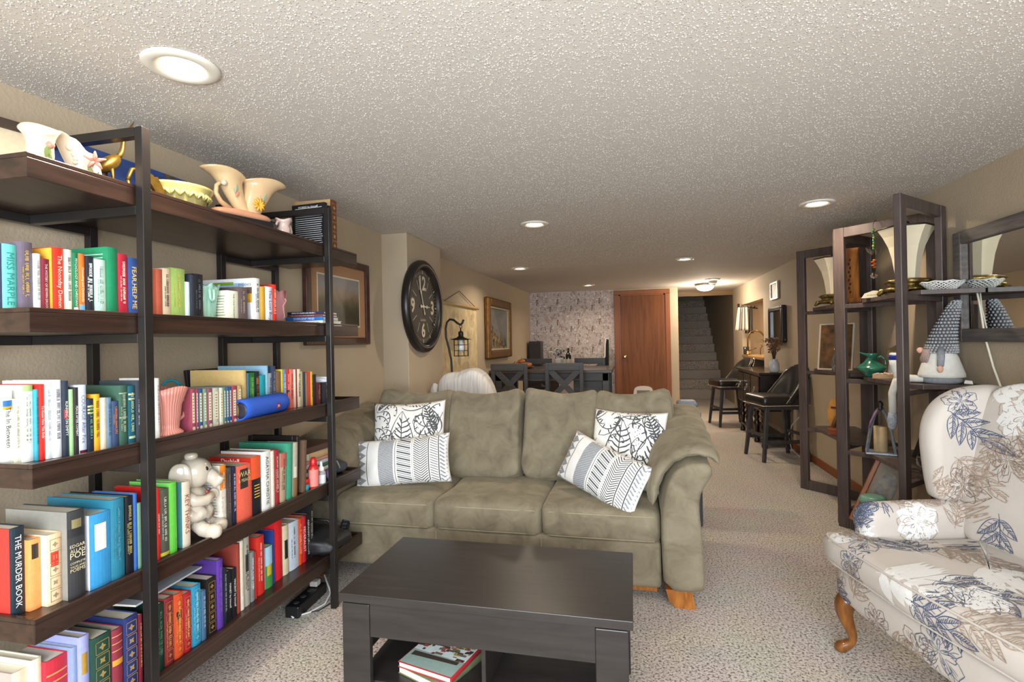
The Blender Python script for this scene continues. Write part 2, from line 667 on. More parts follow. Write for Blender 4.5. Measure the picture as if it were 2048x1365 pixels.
can_light(-1.306, 1.316, 'nearest the camera, above the bookcase')
can_light(-.669, 3.724, 'above the sofa')
can_light(-1.245, 5.93, 'before the gold framed painting')
can_light(-.633, 8.10, 'closest to the patterned wallpaper')
can_light(1.169, 3.69, 'above the open shelves near the wall mirror')
can_light(.567, 5.85, 'in the middle of the room')
can_light(1.154, 8.0, 'beside the glowing dome light', 9)
t = thing('dome_light', 'glowing frosted glass dome ceiling light before the stairs', 'ceiling light', (1.13, 8.62, H))
MB().lathe([(.155, 0), (.16, -.012), (.15, -.03), (.135, -.034)], 36).build('canopy', mat('bronze_canopy', '8a7a60', .4, .6), t)
MB().lathe([(.132, -.034), (.128, -.06), (.108, -.085), (.07, -.105), (.03, -.113), (.0006, -.115)], 36).build('glass_bowl', mat('lit_bowl', 'ffffff', .4, emit=('fff4e0', 7)), t)
pl = bpy.data.lights.new('dome_lamp', 'POINT')
pl.energy = 34
pl.color = (1, .86, .68)
pl.shadow_soft_size = .1
po = bpy.data.objects.new('dome_lamp', pl)
COL.objects.link(po)
po.parent = t
po.location = (0, 0, -.22)
t = thing('smoke_detector', 'small round smoke detector on the ceiling near the dome light', 'smoke detector', (1.2, 8.3, H))
MB().lathe([(.062, 0), (.062, -.02), (.05, -.034), (.02, -.038)], 28).build('housing', mat('detector_plastic', 'cfc8b8', .5), t)
MB().lathe([(.008, -.037), (.008, -.041)], 10).build('test_button', mat('detector_button', 'a8a294', .5), t)
# added recessed light, out of view, that brightens the wet bar nook
can = thing('recessed_light', 'unseen recessed light added to brighten the wet bar nook', 'ceiling light', (2.15, 8.3, H), 0, 'recessed ceiling lights')
MB().lathe([(.104, -.001), (.104, -.006), (.094, -.011), (.076, -.012), (.060, -.006), (.054, .004)], 40, cap0=False, cap1=False).build('trim_ring', M_can, can)
MB().lathe([(.0005, -.003), (.03, -.004), (.054, -.001)], 32, cap1=False).build('lens', M_canlit, can)
l = area_light('recessed_lamp', (0, 0, -.016), (0, 0, -1), .1, .1, 9, (1, .72, .42), 'DISK', 150)
l.parent = can

# ---------------------------------------------------------------- bookcase by the left wall
M_esp = mat('espresso_wood', '3d2a22', .3, wood=((22, 2.2, 40), '251914'), coat=.1, spec=.5)
M_post = mat('black_steel_tube', '262322', .32, .2, noise=(9, .12))
TZ = {1: 1.762, 2: 1.378, 3: .990, 4: .607, 5: .255}
TB = {k: v - .012 for k, v in TZ.items()}
BX0, BX1, BY0, BY1 = -1.858, -1.442, .988, 2.575
bc = thing('bookcase', 'tall open bookcase with dark wood tray shelves and black steel frames', 'bookcase', (-1.65, 1.8, 0))


def bchild(o):
    o.location = Vector(o.location) - Vector((-1.65, 1.8, 0))
    return o


for k in range(1, 6):
    z1 = TZ[k]
    z0 = z1 - .062
    m = MB()
    m.box(BX0, BX1, BY0, BY1, z0, z1 - .012)
    for q in ((BX1 - .014, BX1, BY0, BY1), (BX0, BX0 + .014, BY0, BY1), (BX0 + .014, BX1 - .014, BY0, BY0 + .014), (BX0 + .014, BX1 - .014, BY1 - .014, BY1)):
        m.box(q[0], q[1], q[2], q[3], z1 - .012, z1)
    bchild(m.build('tray_shelf', M_esp, bc, bevel=.002))
PW = .028
for yf in (1.288, 2.272):
    fr = MB()
    m = MB().box(-1.438, -1.438 + PW, yf - PW / 2, yf + PW / 2, 0, 1.935)
    bchild(m.build('front_post', M_post, bc, bevel=.002))
    for dy in (-.19, .19):
        m = MB().box(-1.862 - PW + .012, -1.862 + .012, yf + dy - PW / 2, yf + dy + PW / 2, 0, 1.935)
        bchild(m.build('rear_post', M_post, bc, bevel=.002))
    for z in [q - .062 for q in TZ.values()] + [1.935]:
        bchild(MB().box(-1.849, -1.438, yf - PW / 2, yf + PW / 2, z - PW, z).build('cross_rail', M_post, bc, bevel=.0015))
        bchild(MB().box(-1.878, -1.85, yf - .176, yf + .176, z - PW, z).build('rear_rail', M_post, bc, bevel=.0015))

# ---------------------------------------------------------------- books
M_page = mat('book_pages', 'e6dcc6', .8, bump=(400, .2, .001), noise=(3, .06))
M_gilt = mat('gilt', 'c09a50', .35, .5)
ORD = {1: 'top', 2: 'second', 3: 'third', 4: 'fourth', 5: 'bottom'}


def marks(m, cx, cz, w_, h_, mi, rng, vertical=True, x=.0006):
    """illegible print: small dashes along a spine, in the plane x"""
    z = cz + h_ / 2
    while z > cz - h_ / 2:
        for _ in range(rng.randint(2, 7)):
            g = w_ * rng.uniform(.45, .7)
            z2 = z - g
            if z2 < cz - h_ / 2:
                break
            s_ = w_ * .2
            parts_ = [(cx - w_ / 2, cx + w_ / 2, z - s_, z)]
            k = rng.randint(0, 3)
            if k != 0:
                parts_.append((cx - w_ / 2, cx + w_ / 2, z2, z2 + s_))
            if k != 1:
                parts_.append((cx - w_ / 2, cx - w_ / 2 + s_, z2, z))
            if k == 2:
                parts_.append((cx + w_ / 2 - s_, cx + w_ / 2, z2, z))
            for a, b, c, d in parts_:
                m.add([(x, a, c), (x, b, c), (x, b, d), (x, a, d)], [(0, 1, 2, 3)], mi)
            z = z2 - w_ * .16
        z -= w_ * .55
        if w_ < 1e-5:
            break


def make_book(th, h, col, title='', tcol='ffffff', depth=.155, o=None, rng=random):
    """book with spine facing +x at x=0, thickness along y from 0 to th, standing on z=0; returns root mesh"""
    o = o or {}
    hard = h > .15 and th > .014
    ov = .003 if hard else .0006
    bt = min(.0025, th * .18)
    bul = min(.004, th * .12)
    m = MB()
    pts = []
    ns = 6
    for i in range(ns + 1):
        t = i / ns
        pts.append((bul * (4 * t * (1 - t)) - bul, th * t))
    # spine shell
    prof = [(-depth, 0)] + pts + [(-depth, th)]
    inner = [(-depth, bt)] + [(-bul - bt, bt)] + [(-bul - bt, th - bt)] + [(-depth, th - bt)]
    cov = o.get('cov')
    m.prism([(-depth, 0), (-bul, 0), (-bul - bt, bt), (-depth, bt)], 0, h, 1)
    m.prism([(-depth, th - bt), (-bul - bt, th - bt), (-bul, th), (-depth, th)], 0, h, 0)
    poly = pts + [(-bul - bt, th - bt), (-bul - bt, bt)]
    m.prism(poly, 0, h, 0, smooth=False)
    mc = flat(col, .5)
    root = m.build('book', [mc, flat(cov, .5) if cov else mc])
    MB().box(-depth + ov, -bul - bt, bt, th - bt, ov, h - ov).build('page_block', M_page, root)
    # bands and labels lie on the spine
    x = .0004
    for i, (a, b_, c) in enumerate(o.get('b', ())):
        e = .0006 + i * .0002
        mgn = th * .02 if (b_ - a) < .12 or a == 0 or b_ == 1 else th * .1
        ring = []
        for i2 in range(ns + 1):
            t = i2 / ns
            ring.append((bul * (4 * t * (1 - t)) - bul + e, mgn + (th - 2 * mgn) * t))
        vs = [(X, Y, a * h) for X, Y in ring] + [(X, Y, b_ * h) for X, Y in ring]
        MB().add(vs, [(j, j + 1, ns + 2 + j, ns + 1 + j) for j in range(ns)]).build('spine_label', flat(c, .5), root)
    if o.get('orn'):
        q = MB()
        nb = 5
        for i in range(nb):
            z0 = h * (.05 + .9 * i / nb)
            z1 = h * (.05 + .9 * (i + 1) / nb) - .004
            a_, b_ = th * .14, th * .86
            for (ya, yb, za, zb) in ((a_, b_, z0, z0 + .0016), (a_, b_, z1 - .0016, z1), (a_, a_ + .0014, z0, z1), (b_ - .0014, b_, z0, z1)):
                q.add([(x, ya, za), (x, yb, za), (x, yb, zb), (x, ya, zb)], [(0, 1, 2, 3)])
            cy, cz, rr = th / 2, (z0 + z1) / 2, min(th * .22, (z1 - z0) * .3)
            for k in range(4):
                an = k * pi / 2 + pi / 4 * (i % 2)
                p0 = (x, cy + rr * cos(an), cz + rr * sin(an))
                p1 = (x, cy + rr * .55 * cos(an + .7), cz + rr * .55 * sin(an + .7))
                p2 = (x, cy + rr * .55 * cos(an - .7), cz + rr * .55 * sin(an - .7))
                q.add([p0, p1, (x, cy, cz), p2], [(0, 1, 2, 3)])
        q.build('spine_tooling', mat('tooling_' + o['orn'], o['orn'], .4, .3), root)
    if o.get('s'):   # small uniform set: cream label strip, gilt roundel
        q = MB()
        q.add([(x, th * .18, h * .2), (x, th * .68, h * .2), (x, th * .68, h * .9), (x, th * .18, h * .9)], [(0, 1, 2, 3)], 0)
        rr = min(.007, th * .34)
        q.add([(x, th * .5 + rr * cos(k * pi / 5), h * .07 + rr * sin(k * pi / 5)) for k in range(10)], [tuple(range(10))], 1)
        for k in range(9):
            z = h * (.25 + .07 * k)
            q.add([(x + .0003, th * .28, z), (x + .0003, th * .56, z), (x + .0003, th * .56, z + .004), (x + .0003, th * .28, z + .004)], [(0, 1, 2, 3)], 2)
        q.build('spine_label', [flat('e0d4b4'), flat('d8ccb0'), flat('8a7c64')], root)
    if title.startswith('h:'):
        q = MB()
        lines = title[2:].split('|')
        zz = h * (.60 if len(lines) > 3 else .84)
        if lines[0] == '~':
            for k in range(5):
                q.add([(x + .0012, th * .2, h * (.5 - .05 * k)), (x + .0012, th * .75, h * (.5 - .05 * k)), (x + .0012, th * .75, h * (.515 - .05 * k)), (x + .0012, th * .2, h * (.515 - .05 * k))], [(0, 1, 2, 3)])
        else:
            for ln in lines:
                s_ = fit_text(ln, th * .86, .034 if len(lines) > 3 else .02)
                vs, fs, wd, ht = text_geo(ln, s_)
                q.add([(x + .0014, th * .5 + a, zz + b_) for a, b_, _ in vs], fs)
                zz -= ht + .004
        q.build('spine_title', flat(tcol), root)
    elif title == '~':
        q = MB()
        wd = min(.009, th * .42)
        marks(q, th * .5, h * .55, wd, h * .66, 0, rng, x=x + .0008)
        if th > .022:
            marks(q, th * .2, h * .45, wd * .5, h * .4, 0, rng, x=x + .0008)
        q.build('spine_title', flat(tcol), root)
    elif title:
        q = MB()
        s_ = fit_text(title, h * .82, th * .52)
        vs, fs, wd, ht = text_geo(title, s_)
        q.add([(x + .0008, th * .5 + b_, h * .5 - a) for a, b_, _ in vs], fs)
        q.build('spine_title', flat(tcol), root)
    if o.get('lines'):   # print on the cover that faces the camera (-y)
        q = MB()
        for k in range(int(h / .0105) - 3):
            z = h - .02 - k * .0105
            xe = -.012 - rng.uniform(0, .01)
            q.add([(xe, -.0005, z), (-depth * .9, -.0005, z), (-depth * .9, -.0005, z - .003), (xe, -.0005, z - .003)], [(0, 1, 2, 3)])
        q.build('cover_print', flat(o['lines']), root)
    if o.get('ev'):
        q = MB()
        y_ = -.0005
        for (x0, x1, z0, z1, c) in ((-.012, -.09, .46, .66, 0), (-.012, -.09, .66, .80, 1), (-.05, -.24, .74, .9, 2), (-.1, -.22, .86, .93, 3)):
            q.add([(x0, y_ - c * .0001, z0 * h), (x1, y_ - c * .0001, z0 * h), (x1, y_ - c * .0001, z1 * h), (x0, y_ - c * .0001, z1 * h)], [(0, 1, 2, 3)], c)
        s_ = fit_text('EVIDENCE', .06, .012)
        vs, fs, wd, ht = text_geo('EVIDENCE', s_)
        q.add([(-.045 + a, y_ - .0006, h * .86 + b_) for a, b_, _ in vs], fs, 4)
        q.build('cover_print', [flat('d8a020'), flat('6a5a50'), flat('9cc0d8'), flat('7ca030'), flat('3a3a3a')], root)
    if o.get('dach'):
        q = MB()
        s_ = fit_text('Dashiell', .14, .02, bold=.02)
        vs, fs, wd, ht = text_geo('Dashiell', s_, bold=.02)
        q.add([(-.1 + a, -.0006, h * .93 + b_) for a, b_, _ in vs], fs)
        q.build('cover_print', flat('f4ece4'), root)
    return root


BOOKS=[
(2,1.0081,1.0408,0.179,-1.555,'6fd3c8','MISS MARPLE','2a8f86','turquoise hardback with teal lettering',{'cov': '1f2f4a'}),
(2,1.0408,1.0729,0.19,-1.547,'6b5f70','~','d9b45a','mauve grey hardback with gold script',{}),
(2,1.0729,1.0863,0.163,-1.541,'e8e6e0','~','9a9a98','slim white book beside the maroon one',{}),
(2,1.0863,1.1059,0.151,-1.537,'7c2637','THE MYSTERY OF EDWIN DROOD','e8d8c8','short maroon book with pale lettering',{}),
(2,1.1059,1.1101,0.183,-1.534,'f0b03a','','','thin mustard yellow book with its cover showing',{}),
(2,1.1101,1.1391,0.186,-1.531,'d8321f','The Noonday Demon','f3e2d0','bright red book with cream script title',{}),
(2,1.1391,1.1559,0.184,-1.526,'e9e3cf','~','5b6a50','cream book between the red and green ones',{}),
(2,1.1559,1.1697,0.177,-1.522,'1f7a55','PSYCHOLOGY AND CHRISTIANITY','e5efe0','slim green book with white foot sticker',{'b': [(0.03,0.13,'e8efe8')]}),
(2,1.1697,1.186,0.177,-1.519,'e2762f','Counseling and Christianity','fff0d8','orange book with pale blue foot',{'b': [(0,0.18,'6fb0dc')]}),
(2,1.186,1.2092,0.173,-1.515,'20242e','~','e8e8e8','black book with white lettering beside pale aqua one',{}),
(2,1.2092,1.2411,0.167,-1.51,'b9dcd2','~','8fae9c','pale aqua and yellow paperback',{}),
(2,1.242,1.2781,0.208,-1.51,'1f8a5e','','','tall green workbook with lines of print on its cover',{'d': 0.25,'lines': 'bfe0cc'}),
(2,1.2781,1.3086,0.194,-1.509,'b8263a','~','f0e0d0','crimson book with white lettering beside the blue one',{}),
(2,1.3098,1.3433,0.187,-1.509,'2c4d8c','FEAR,HELP ME','e8c060','blue book with yellow lettering beside the steel post',{}),
(2,1.3439,1.3579,0.167,-1.508,'d98a4e','~','f2dcc0','thin tan orange book against the steel post',{}),
(2,1.4065,1.4294,0.164,-1.508,'a4503c','','','rust red old book beside a worn jacket',{}),
(2,1.4302,1.4614,0.17,-1.507,'c4b49c','~','3a342c','book in a worn cream photographic jacket',{}),
(2,1.462,1.5197,0.176,-1.507,'8fae5e','~','c9b44a','thick apple green old hardback',{}),
(2,1.5197,1.5376,0.134,-1.507,'c4dcec','','','short pale blue book between green and black',{}),
(2,1.5383,1.5552,0.162,-1.506,'2a3444','','','slim dark slate book',{}),
(2,1.5555,1.5976,0.167,-1.506,'14161c','~','5a6274','thick glossy black book beside mint vase',{}),
(2,1.7121,1.769,0.122,-1.505,'dfe3cf','THE CASE FOR FAITH','2a2a26','cream paperback with black title beside mint vase',{'lines': '8a8a80'}),
(2,1.7695,1.8194,0.141,-1.504,'5f5355','~','b8a89c','brown grey hardback with metallic lettering',{}),
(2,1.856,1.8924,0.186,-1.504,'e2e4e4','~','3a3a38','large white booklet with coloured cover panels',{'d': 0.25,'cov': 'e6eaee','ev': 1}),
(2,1.8925,1.924,0.155,-1.504,'d2a43a','','','slim gold yellow book',{}),
(2,1.9254,1.9678,0.158,-1.503,'e4e8f0','The Lost Boy','2c3c88','white book with blue title',{'lines': '9aa4b0'}),
(2,1.9685,1.9931,0.171,-1.503,'dc3226','~','f6d8c8','bright red slim book beside pink vase',{}),
(3,1.0084,1.0305,0.192,-1.563,'f2f2ee','The In Between','3a3a3a','white book with blue and yellow disc',{'b': [(0.78,0.86,'2c6fb4'),(0.74,0.78,'e0a020')]}),
(3,1.0305,1.0429,0.168,-1.556,'ece9cf','~','9a9a70','pale cream shorter book between two white ones',{}),
(3,1.0429,1.0682,0.201,-1.548,'f4f4f0','~','c8ccb8','thick white book with green corner',{'b': [(0.92,1,'a8cc80')]}),
(3,1.0682,1.0751,0.189,-1.541,'3aa0b4','~','1c5c70','slim turquoise book beside the red one',{}),
(3,1.0751,1.0868,0.202,-1.536,'da2c22','To Know How This Ends','fbe8e0','red book with large white title',{}),
(3,1.0868,1.1013,0.211,-1.531,'e2e3e6','~','b0b4bc','grey white book with faint lettering',{}),
(3,1.1013,1.1205,0.211,-1.524,'f4f4f6','~','6a6e76','thick bright white book with grey lettering',{}),
(3,1.1205,1.1341,0.207,-1.517,'2a3442','RUNNING ON EMPTY','f0f0f0','dark slate book with white and red title',{'b': [(0.5,0.62,'a8242a')]}),
(3,1.1341,1.1432,0.183,-1.513,'a2cc90','','','slim pale green book',{}),
(3,1.1432,1.1547,0.187,-1.51,'322c2e','PEACE AFTER COMBAT','f0ece8','dark brown slim book with white capitals',{}),
(3,1.1547,1.1755,0.193,-1.508,'cfdcee','COURAGE After Fire','6a6a88','pale blue book with wine sticker',{'b': [(0,0.05,'6a1c30')]}),
(3,1.1755,1.1932,0.152,-1.505,'1c2c40','~','6aa080','short dark book with yellow stripes',{'b': [(0.84,0.87,'e0e080'),(0.78,0.81,'e0e080'),(0.72,0.75,'e0e080')]}),
(3,1.1932,1.2108,0.163,-1.504,'f0ac30','~','8a5a18','amber yellow book with brown script',{}),
(3,1.2108,1.2276,0.151,-1.502,'ecdcc0','','','cream book between amber and steel blue ones',{}),
(3,1.2276,1.2414,0.15,-1.5,'6a86a0','~','3a566c','steel blue cloth book',{}),
(3,1.2414,1.2622,0.137,-1.498,'3a4c70','~','c87a50','short indigo book with copper motif',{'b': [(0.5,0.72,'6a5860')]}),
(3,1.2622,1.29,0.182,-1.496,'3e6050','~','a8b89c','tall moss green hardback',{'d': 0.25,'b': [(0.86,0.88,'98aa90'),(0.46,0.48,'98aa90')]}),
(3,1.29,1.3122,0.179,-1.494,'1a5c6c','~','c8d0a0','teal hardback with cream bands',{'b': [(0.84,0.87,'c8d0a0'),(0.76,0.79,'c8d0a0'),(0.1,0.14,'c8d0a0')]}),
(3,1.3132,1.3345,0.193,-1.491,'39414a','THIRD GIRL','f0f0ea','charcoal book with bold white title',{}),
(3,1.3826,1.3935,0.196,-1.49,'ece8e0','~','8a8a90','slim white book beside ribbed pink pitcher',{}),
(3,1.5167,1.5368,0.149,-1.49,'a04a5c','','','rose maroon volume nearest the ribbed pitcher',{'s': 1}),
(3,1.5379,1.5481,0.147,-1.49,'96465a','','','thin dusty maroon volume second in the small set',{'s': 1}),
(3,1.5492,1.5684,0.145,-1.49,'2e5684','','','blue volume third in the small set',{'s': 1}),
(3,1.5696,1.5875,0.144,-1.49,'7a9484','','','sage green volume fourth in the small set',{'s': 1}),
(3,1.5886,1.6138,0.143,-1.49,'8c5064','','','plum volume with dark foot mark in the small set',{'s': 1}),
(3,1.6151,1.6458,0.143,-1.49,'b4b6a4','','','wide grey green volume in the small set',{'s': 1}),
(3,1.647,1.664,0.141,-1.49,'d0d2c8','','','pale grey volume in the small set',{'s': 1}),
(3,1.6652,1.6769,0.142,-1.49,'5a7c68','','','dark green volume in the small set',{'s': 1}),
(3,1.6782,1.6913,0.141,-1.49,'34608c','','','medium blue volume in the small set',{'s': 1}),
(3,1.6926,1.7052,0.141,-1.49,'28507e','','','deep blue volume in the small set',{'s': 1}),
(3,1.7065,1.7362,0.141,-1.49,'9c4052','','','crimson maroon volume in the small set',{'s': 1}),
(3,1.7401,1.7627,0.141,-1.492,'b89a64','','','tan volume in the small set',{'s': 1}),
(3,1.803,1.828,0.198,-1.524,'d8b878','','','tall straw coloured hardback behind the speaker',{'d': 0.25}),
(3,1.8576,1.8677,0.182,-1.548,'5a9cd0','','','thin sky blue book beside leafy green one',{}),
(3,1.8839,1.9224,0.182,-1.56,'2f7a3c','~','a8d890','green leafy patterned book behind the speaker',{'b': [(0.5,0.9,'4f9a4c')]}),
(3,1.924,1.9484,0.186,-1.56,'1f2a2c','~','c06030','black book with orange patch behind the speaker',{'b': [(0.7,0.85,'b4603a')]}),
(3,1.9498,1.9875,0.167,-1.56,'1fa8b4','','','bright teal book behind the speaker',{}),
(3,1.9896,2.0033,0.207,-1.56,'98c4dc','','','tall pale blue book with speckled cover',{'d': 0.25}),
(3,2.0045,2.0282,0.173,-1.56,'9aa6b0','~','4a525a','grey book with dark lettering beside tall navy one',{}),
(3,2.0303,2.0537,0.203,-1.56,'3a4660','~','a0a8b8','tall dark navy book near the speaker',{}),
(3,2.0551,2.0911,0.177,-1.56,'86644c','','','brown book between navy and yellow ones',{}),
(3,2.093,2.1017,0.185,-1.56,'e0d038','','','thin lemon yellow book',{}),
(3,2.1035,2.1265,0.184,-1.56,'6a9cd0','~','e8f0f8','sky blue book beside the vermilion one',{}),
(3,2.1284,2.1501,0.183,-1.56,'e03c2c','~','fce0d0','vermilion book with a dark oval',{'b': [(0.4,0.48,'2c3c2c')]}),
(3,2.1501,2.1768,0.182,-1.557,'ee7c6c','~','8a2c28','salmon pink book right of the vermilion one',{}),
(3,2.1768,2.1836,0.18,-1.552,'f0dcc8','','','thin cream book between salmon and maroon',{}),
(3,2.1836,2.1917,0.181,-1.55,'9c3430','','','thin maroon book on the speaker row',{}),
(3,2.1917,2.2147,0.18,-1.546,'ece0c0','~','7a6a58','cream book with small brown lettering on the speaker row',{}),
(3,2.2147,2.2239,0.169,-1.542,'a89c7c','','','thin khaki book on the speaker row',{}),
(3,2.2239,2.2387,0.165,-1.538,'3a3c48','','','dark charcoal thin book on the speaker row',{}),
(3,2.2387,2.2547,0.161,-1.534,'9c6c50','','','chestnut book on the speaker row',{}),
(3,2.2547,2.2674,0.164,-1.53,'d03c28','','','thin scarlet book on the speaker row',{}),
(3,2.2674,2.2825,0.164,-1.527,'dcbc44','~','8a6a20','thin golden book on the speaker row',{}),
(3,2.2825,2.3046,0.149,-1.522,'2c2228','','','dark chocolate book on the speaker row',{}),
(3,2.3046,2.3343,0.107,-1.516,'5a2028','~','c89c60','small oxblood book beside folded white papers',{}),
(3,2.3497,2.3918,0.106,-1.503,'2a2630','~','a08a70','small black book right of folded white papers',{}),
(4,1.0027,1.0366,0.224,-1.538,'1c2c38','THE MURDER BOOK','f6f4ee','dark blue black book with bold white title',{'cov': 'c8342c'}),
(4,1.0366,1.0655,0.184,-1.526,'f29a58','','','orange cloth book with black label',{'b': [(0.72,0.93,'2a2620')]}),
(4,1.0655,1.1016,0.187,-1.505,'efcda4','','','peach ornamental book with red band',{'b': [(0.54,0.75,'dc3a28')],'orn': 'b89a78','cov': 'f4d8b8'}),
(4,1.1016,1.1484,0.237,-1.485,'3a3a3c','h:EDGAR|ALLAN|POE|COMPLETE|TALES AND|POEMS','e6d8b0','very thick charcoal book with cream lettering',{'d': 0.22,'b': [(0.72,0.9,'8a8258'),(0.7,0.8,'2c2c30')],'cov': '8a8880'}),
(4,1.1594,1.2199,0.209,-1.484,'3a94cc','','','bright blue book with white paper label',{'d': 0.2,'b': [(0.5,0.86,'f0f0ee')],'cov': 'e8e8f0'}),
(4,1.2208,1.2623,0.234,-1.483,'2a7a94','~','5a9cb0','tall teal cloth book',{'d': 0.24}),
(4,1.2648,1.2901,0.231,-1.483,'16181e','~','b8a86a','tall black book with gold lettering',{'d': 0.24}),
(4,1.291,1.3021,0.234,-1.483,'3a6cb8','','','slim royal blue book with torn white paper',{}),
(4,1.3027,1.3153,0.201,-1.483,'7ca488','','','slim sage green book against the steel post',{}),
(4,1.3688,1.3801,0.229,-1.482,'d8241f','UNDER OUR SKIN','fceae6','slim red book with white capitals',{}),
(4,1.3813,1.4155,0.219,-1.482,'5a5c50','~','e0e0d4','olive grey book with yellow spot',{'b': [(0.02,0.07,'d8d040')],'cov': 'a89a88'}),
(4,1.4169,1.4453,0.232,-1.482,'6cd44c','','','lime green book',{'cov': '7ad860'}),
(4,1.4656,1.4987,0.221,-1.481,'e4d8c4','KEY THINKS','9c3c28','cream book with teal cover panel',{'cov': '4f8f98','d': 0.18}),
(4,1.63,1.6612,0.239,-1.48,'e8e2d4','~','f6e8d4','white book with orange top third',{'b': [(0.62,1,'ec8420')],'cov': 'efe9dc','lines': 'a8a8a4'}),
(4,1.6619,1.6877,0.222,-1.48,'4c4644','~','8a7460','dark taupe book beside orange topped one',{}),
(4,1.6895,1.7074,0.22,-1.479,'1e2440','~','c8ccdc','slim navy book beside coral one',{}),
(4,1.7121,1.7893,0.215,-1.479,'ee6850','h:WAR|& PEACE','d8c890','thick coral book with black title panel',{'b': [(0.58,0.93,'332c2a')],'d': 0.2}),
(4,1.7916,1.8466,0.232,-1.479,'e8582c','h:~','f0c060','orange topped black book',{'b': [(0,0.62,'1c1a1e')],'d': 0.2,'cov': 'c02a20','dach': 1}),
(4,1.8532,1.9068,0.242,-1.478,'ecece8','AGATHA CHRISTIE','2a2a2a','white book with black capitals near coral one',{'d': 0.2}),
(4,1.9079,1.9264,0.234,-1.478,'e8dccc','','','thin ivory book beside the wine red one',{}),
(4,1.9275,1.9583,0.233,-1.478,'a82c34','~','ecc8b8','wine red book with small lettering',{}),
(4,1.9591,1.9994,0.209,-1.478,'b8a084','~','7a3c30','tan book with dusty red head',{'b': [(0.72,1,'c4665a')],'lean': 4}),
(4,2.0049,2.0429,0.245,-1.477,'3f9a7c','','','tall sea green book',{'d': 0.25,'lean': 3}),
(4,2.0455,2.0795,0.24,-1.477,'b8b0a0','','','book with mottled floral edge',{'lean': 3,'b': [(0.0,0.35,'8a6a48'),(0.35,0.55,'d8d0c0')]}),
(4,2.1173,2.1422,0.237,-1.477,'6a5240','','','brown book leaning behind black frame',{'lean': 4}),
(5,1.0018,1.0362,0.211,-1.537,'d8c8b4','','','cream and mauve book at the near end',{'cov': 'c4a8a0'}),
(5,1.0362,1.0609,0.225,-1.524,'e8e4cc','','','ivory book under a black one',{}),
(5,1.0609,1.1151,0.208,-1.509,'c02a3c','','','wide crimson book with gold bands',{'b': [(0.8,0.82,'d89858'),(0.7,0.72,'d89858')]}),
(5,1.1151,1.1298,0.216,-1.497,'8a9cc4','','','blue grey book beside lavender one',{}),
(5,1.1298,1.1582,0.236,-1.49,'a0a4dc','','','lavender book with gold label',{'b': [(0.55,0.8,'b08c3c')]}),
(5,1.1582,1.2127,0.216,-1.48,'1f4438','','','dark green ornamental hardback',{'orn': 'b89c5c','d': 0.2}),
(5,1.2148,1.248,0.209,-1.48,'8a2f40','','','burgundy hardback with fine gold bands',{'b': [(0.9,0.91,'d8a868'),(0.8,0.81,'d8a868'),(0.7,0.71,'d8a868'),(0.5,0.58,'d89838')]}),
(5,1.2504,1.2972,0.224,-1.48,'26346c','','','thick navy hardback with gold ornaments',{'orn': 'c8a060','d': 0.22}),
(5,1.2983,1.3095,0.213,-1.48,'7a2030','~','d8a868','slim maroon book against the near steel post',{}),
(5,1.3598,1.387,0.212,-1.48,'12382c','~','5a8a6a','dark bottle green hardback',{}),
(5,1.3888,1.424,0.217,-1.48,'8c2a30','~','e0a060','maroon hardback with gold tooling',{'orn': 'c89058'}),
(5,1.4251,1.4611,0.212,-1.48,'e2522a','~','f4b060','orange red hardback with black panel',{'b': [(0.6,0.72,'3a2018')],'orn': 'f0a050'}),
(5,1.4621,1.4943,0.198,-1.48,'b41c2c','~','ecb070','scarlet hardback with gold panel',{'orn': 'd89858'}),
(5,1.4963,1.5353,0.206,-1.48,'2a94bc','~','a8dcec','turquoise ornamental hardback',{'orn': '8accdf'}),
(5,1.5369,1.5571,0.173,-1.48,'4a6c90','~','a8bcd0','slim slate blue hardback',{'d': 0.14}),
(5,1.5619,1.6029,0.202,-1.48,'1e1a16','','','black hardback with gold scrollwork',{'orn': 'b08a50'}),
(5,1.6082,1.6379,0.251,-1.48,'5f3aa0','~','8a64c4','tall purple book',{'d': 0.25,'cov': '54348c'}),
(5,1.6404,1.6556,0.211,-1.481,'1c2430','~','a8b0b8','slim black book left of two alike black ones',{}),
(5,1.6617,1.6837,0.188,-1.485,'15171c','MANET by himself','f4f4f0','black art book with white title nearest purple one',{'d': 0.24}),
(5,1.6897,1.7122,0.185,-1.489,'181a20','VINCENT by himself','f4f4f0','black art book with white title beside brick red one',{'d': 0.24}),
(5,1.7198,1.7362,0.268,-1.493,'9c4438','','','tall thin brick red book',{}),
(5,1.7412,1.7609,0.27,-1.496,'ece4d4','','','tall cream book with dotted edge',{'b': [(0.2,0.9,'ddd0b8')]}),
(5,1.7688,1.8002,0.272,-1.501,'b0aca0','~','2c2c2c','tall grey book with dark patch',{'b': [(0.5,0.75,'3a3836')]}),
(5,1.8064,1.8315,0.199,-1.505,'8a8c8c','~','e8e8e8','short black and white photographic book',{}),
(5,1.8363,1.8458,0.19,-1.508,'c8302c','','','very thin red book on the bottom row',{}),
(5,1.8547,1.9008,0.241,-1.513,'d8342a','~','fcdcd0','broad red book with white lettering near landscape one',{'d': 0.2}),
(5,1.9146,1.9608,0.175,-1.52,'4c9448','','','book with sky and green hills on spine',{'b': [(0.55,1,'a8d0e8'),(0.3,0.55,'c8b840')],'cov': 'a8d0e8'}),
(5,1.9685,1.978,0.229,-1.525,'26408c','','','thin royal blue book behind the landscape one',{'d': 0.2}),
(5,1.987,2.0373,0.259,-1.529,'e0222c','','','plain bright red tall folder',{}),
(5,2.0435,2.0844,0.221,-1.53,'e0d4b0','','','cream book with black and gold panel',{'b': [(0.32,0.7,'26221c')]}),
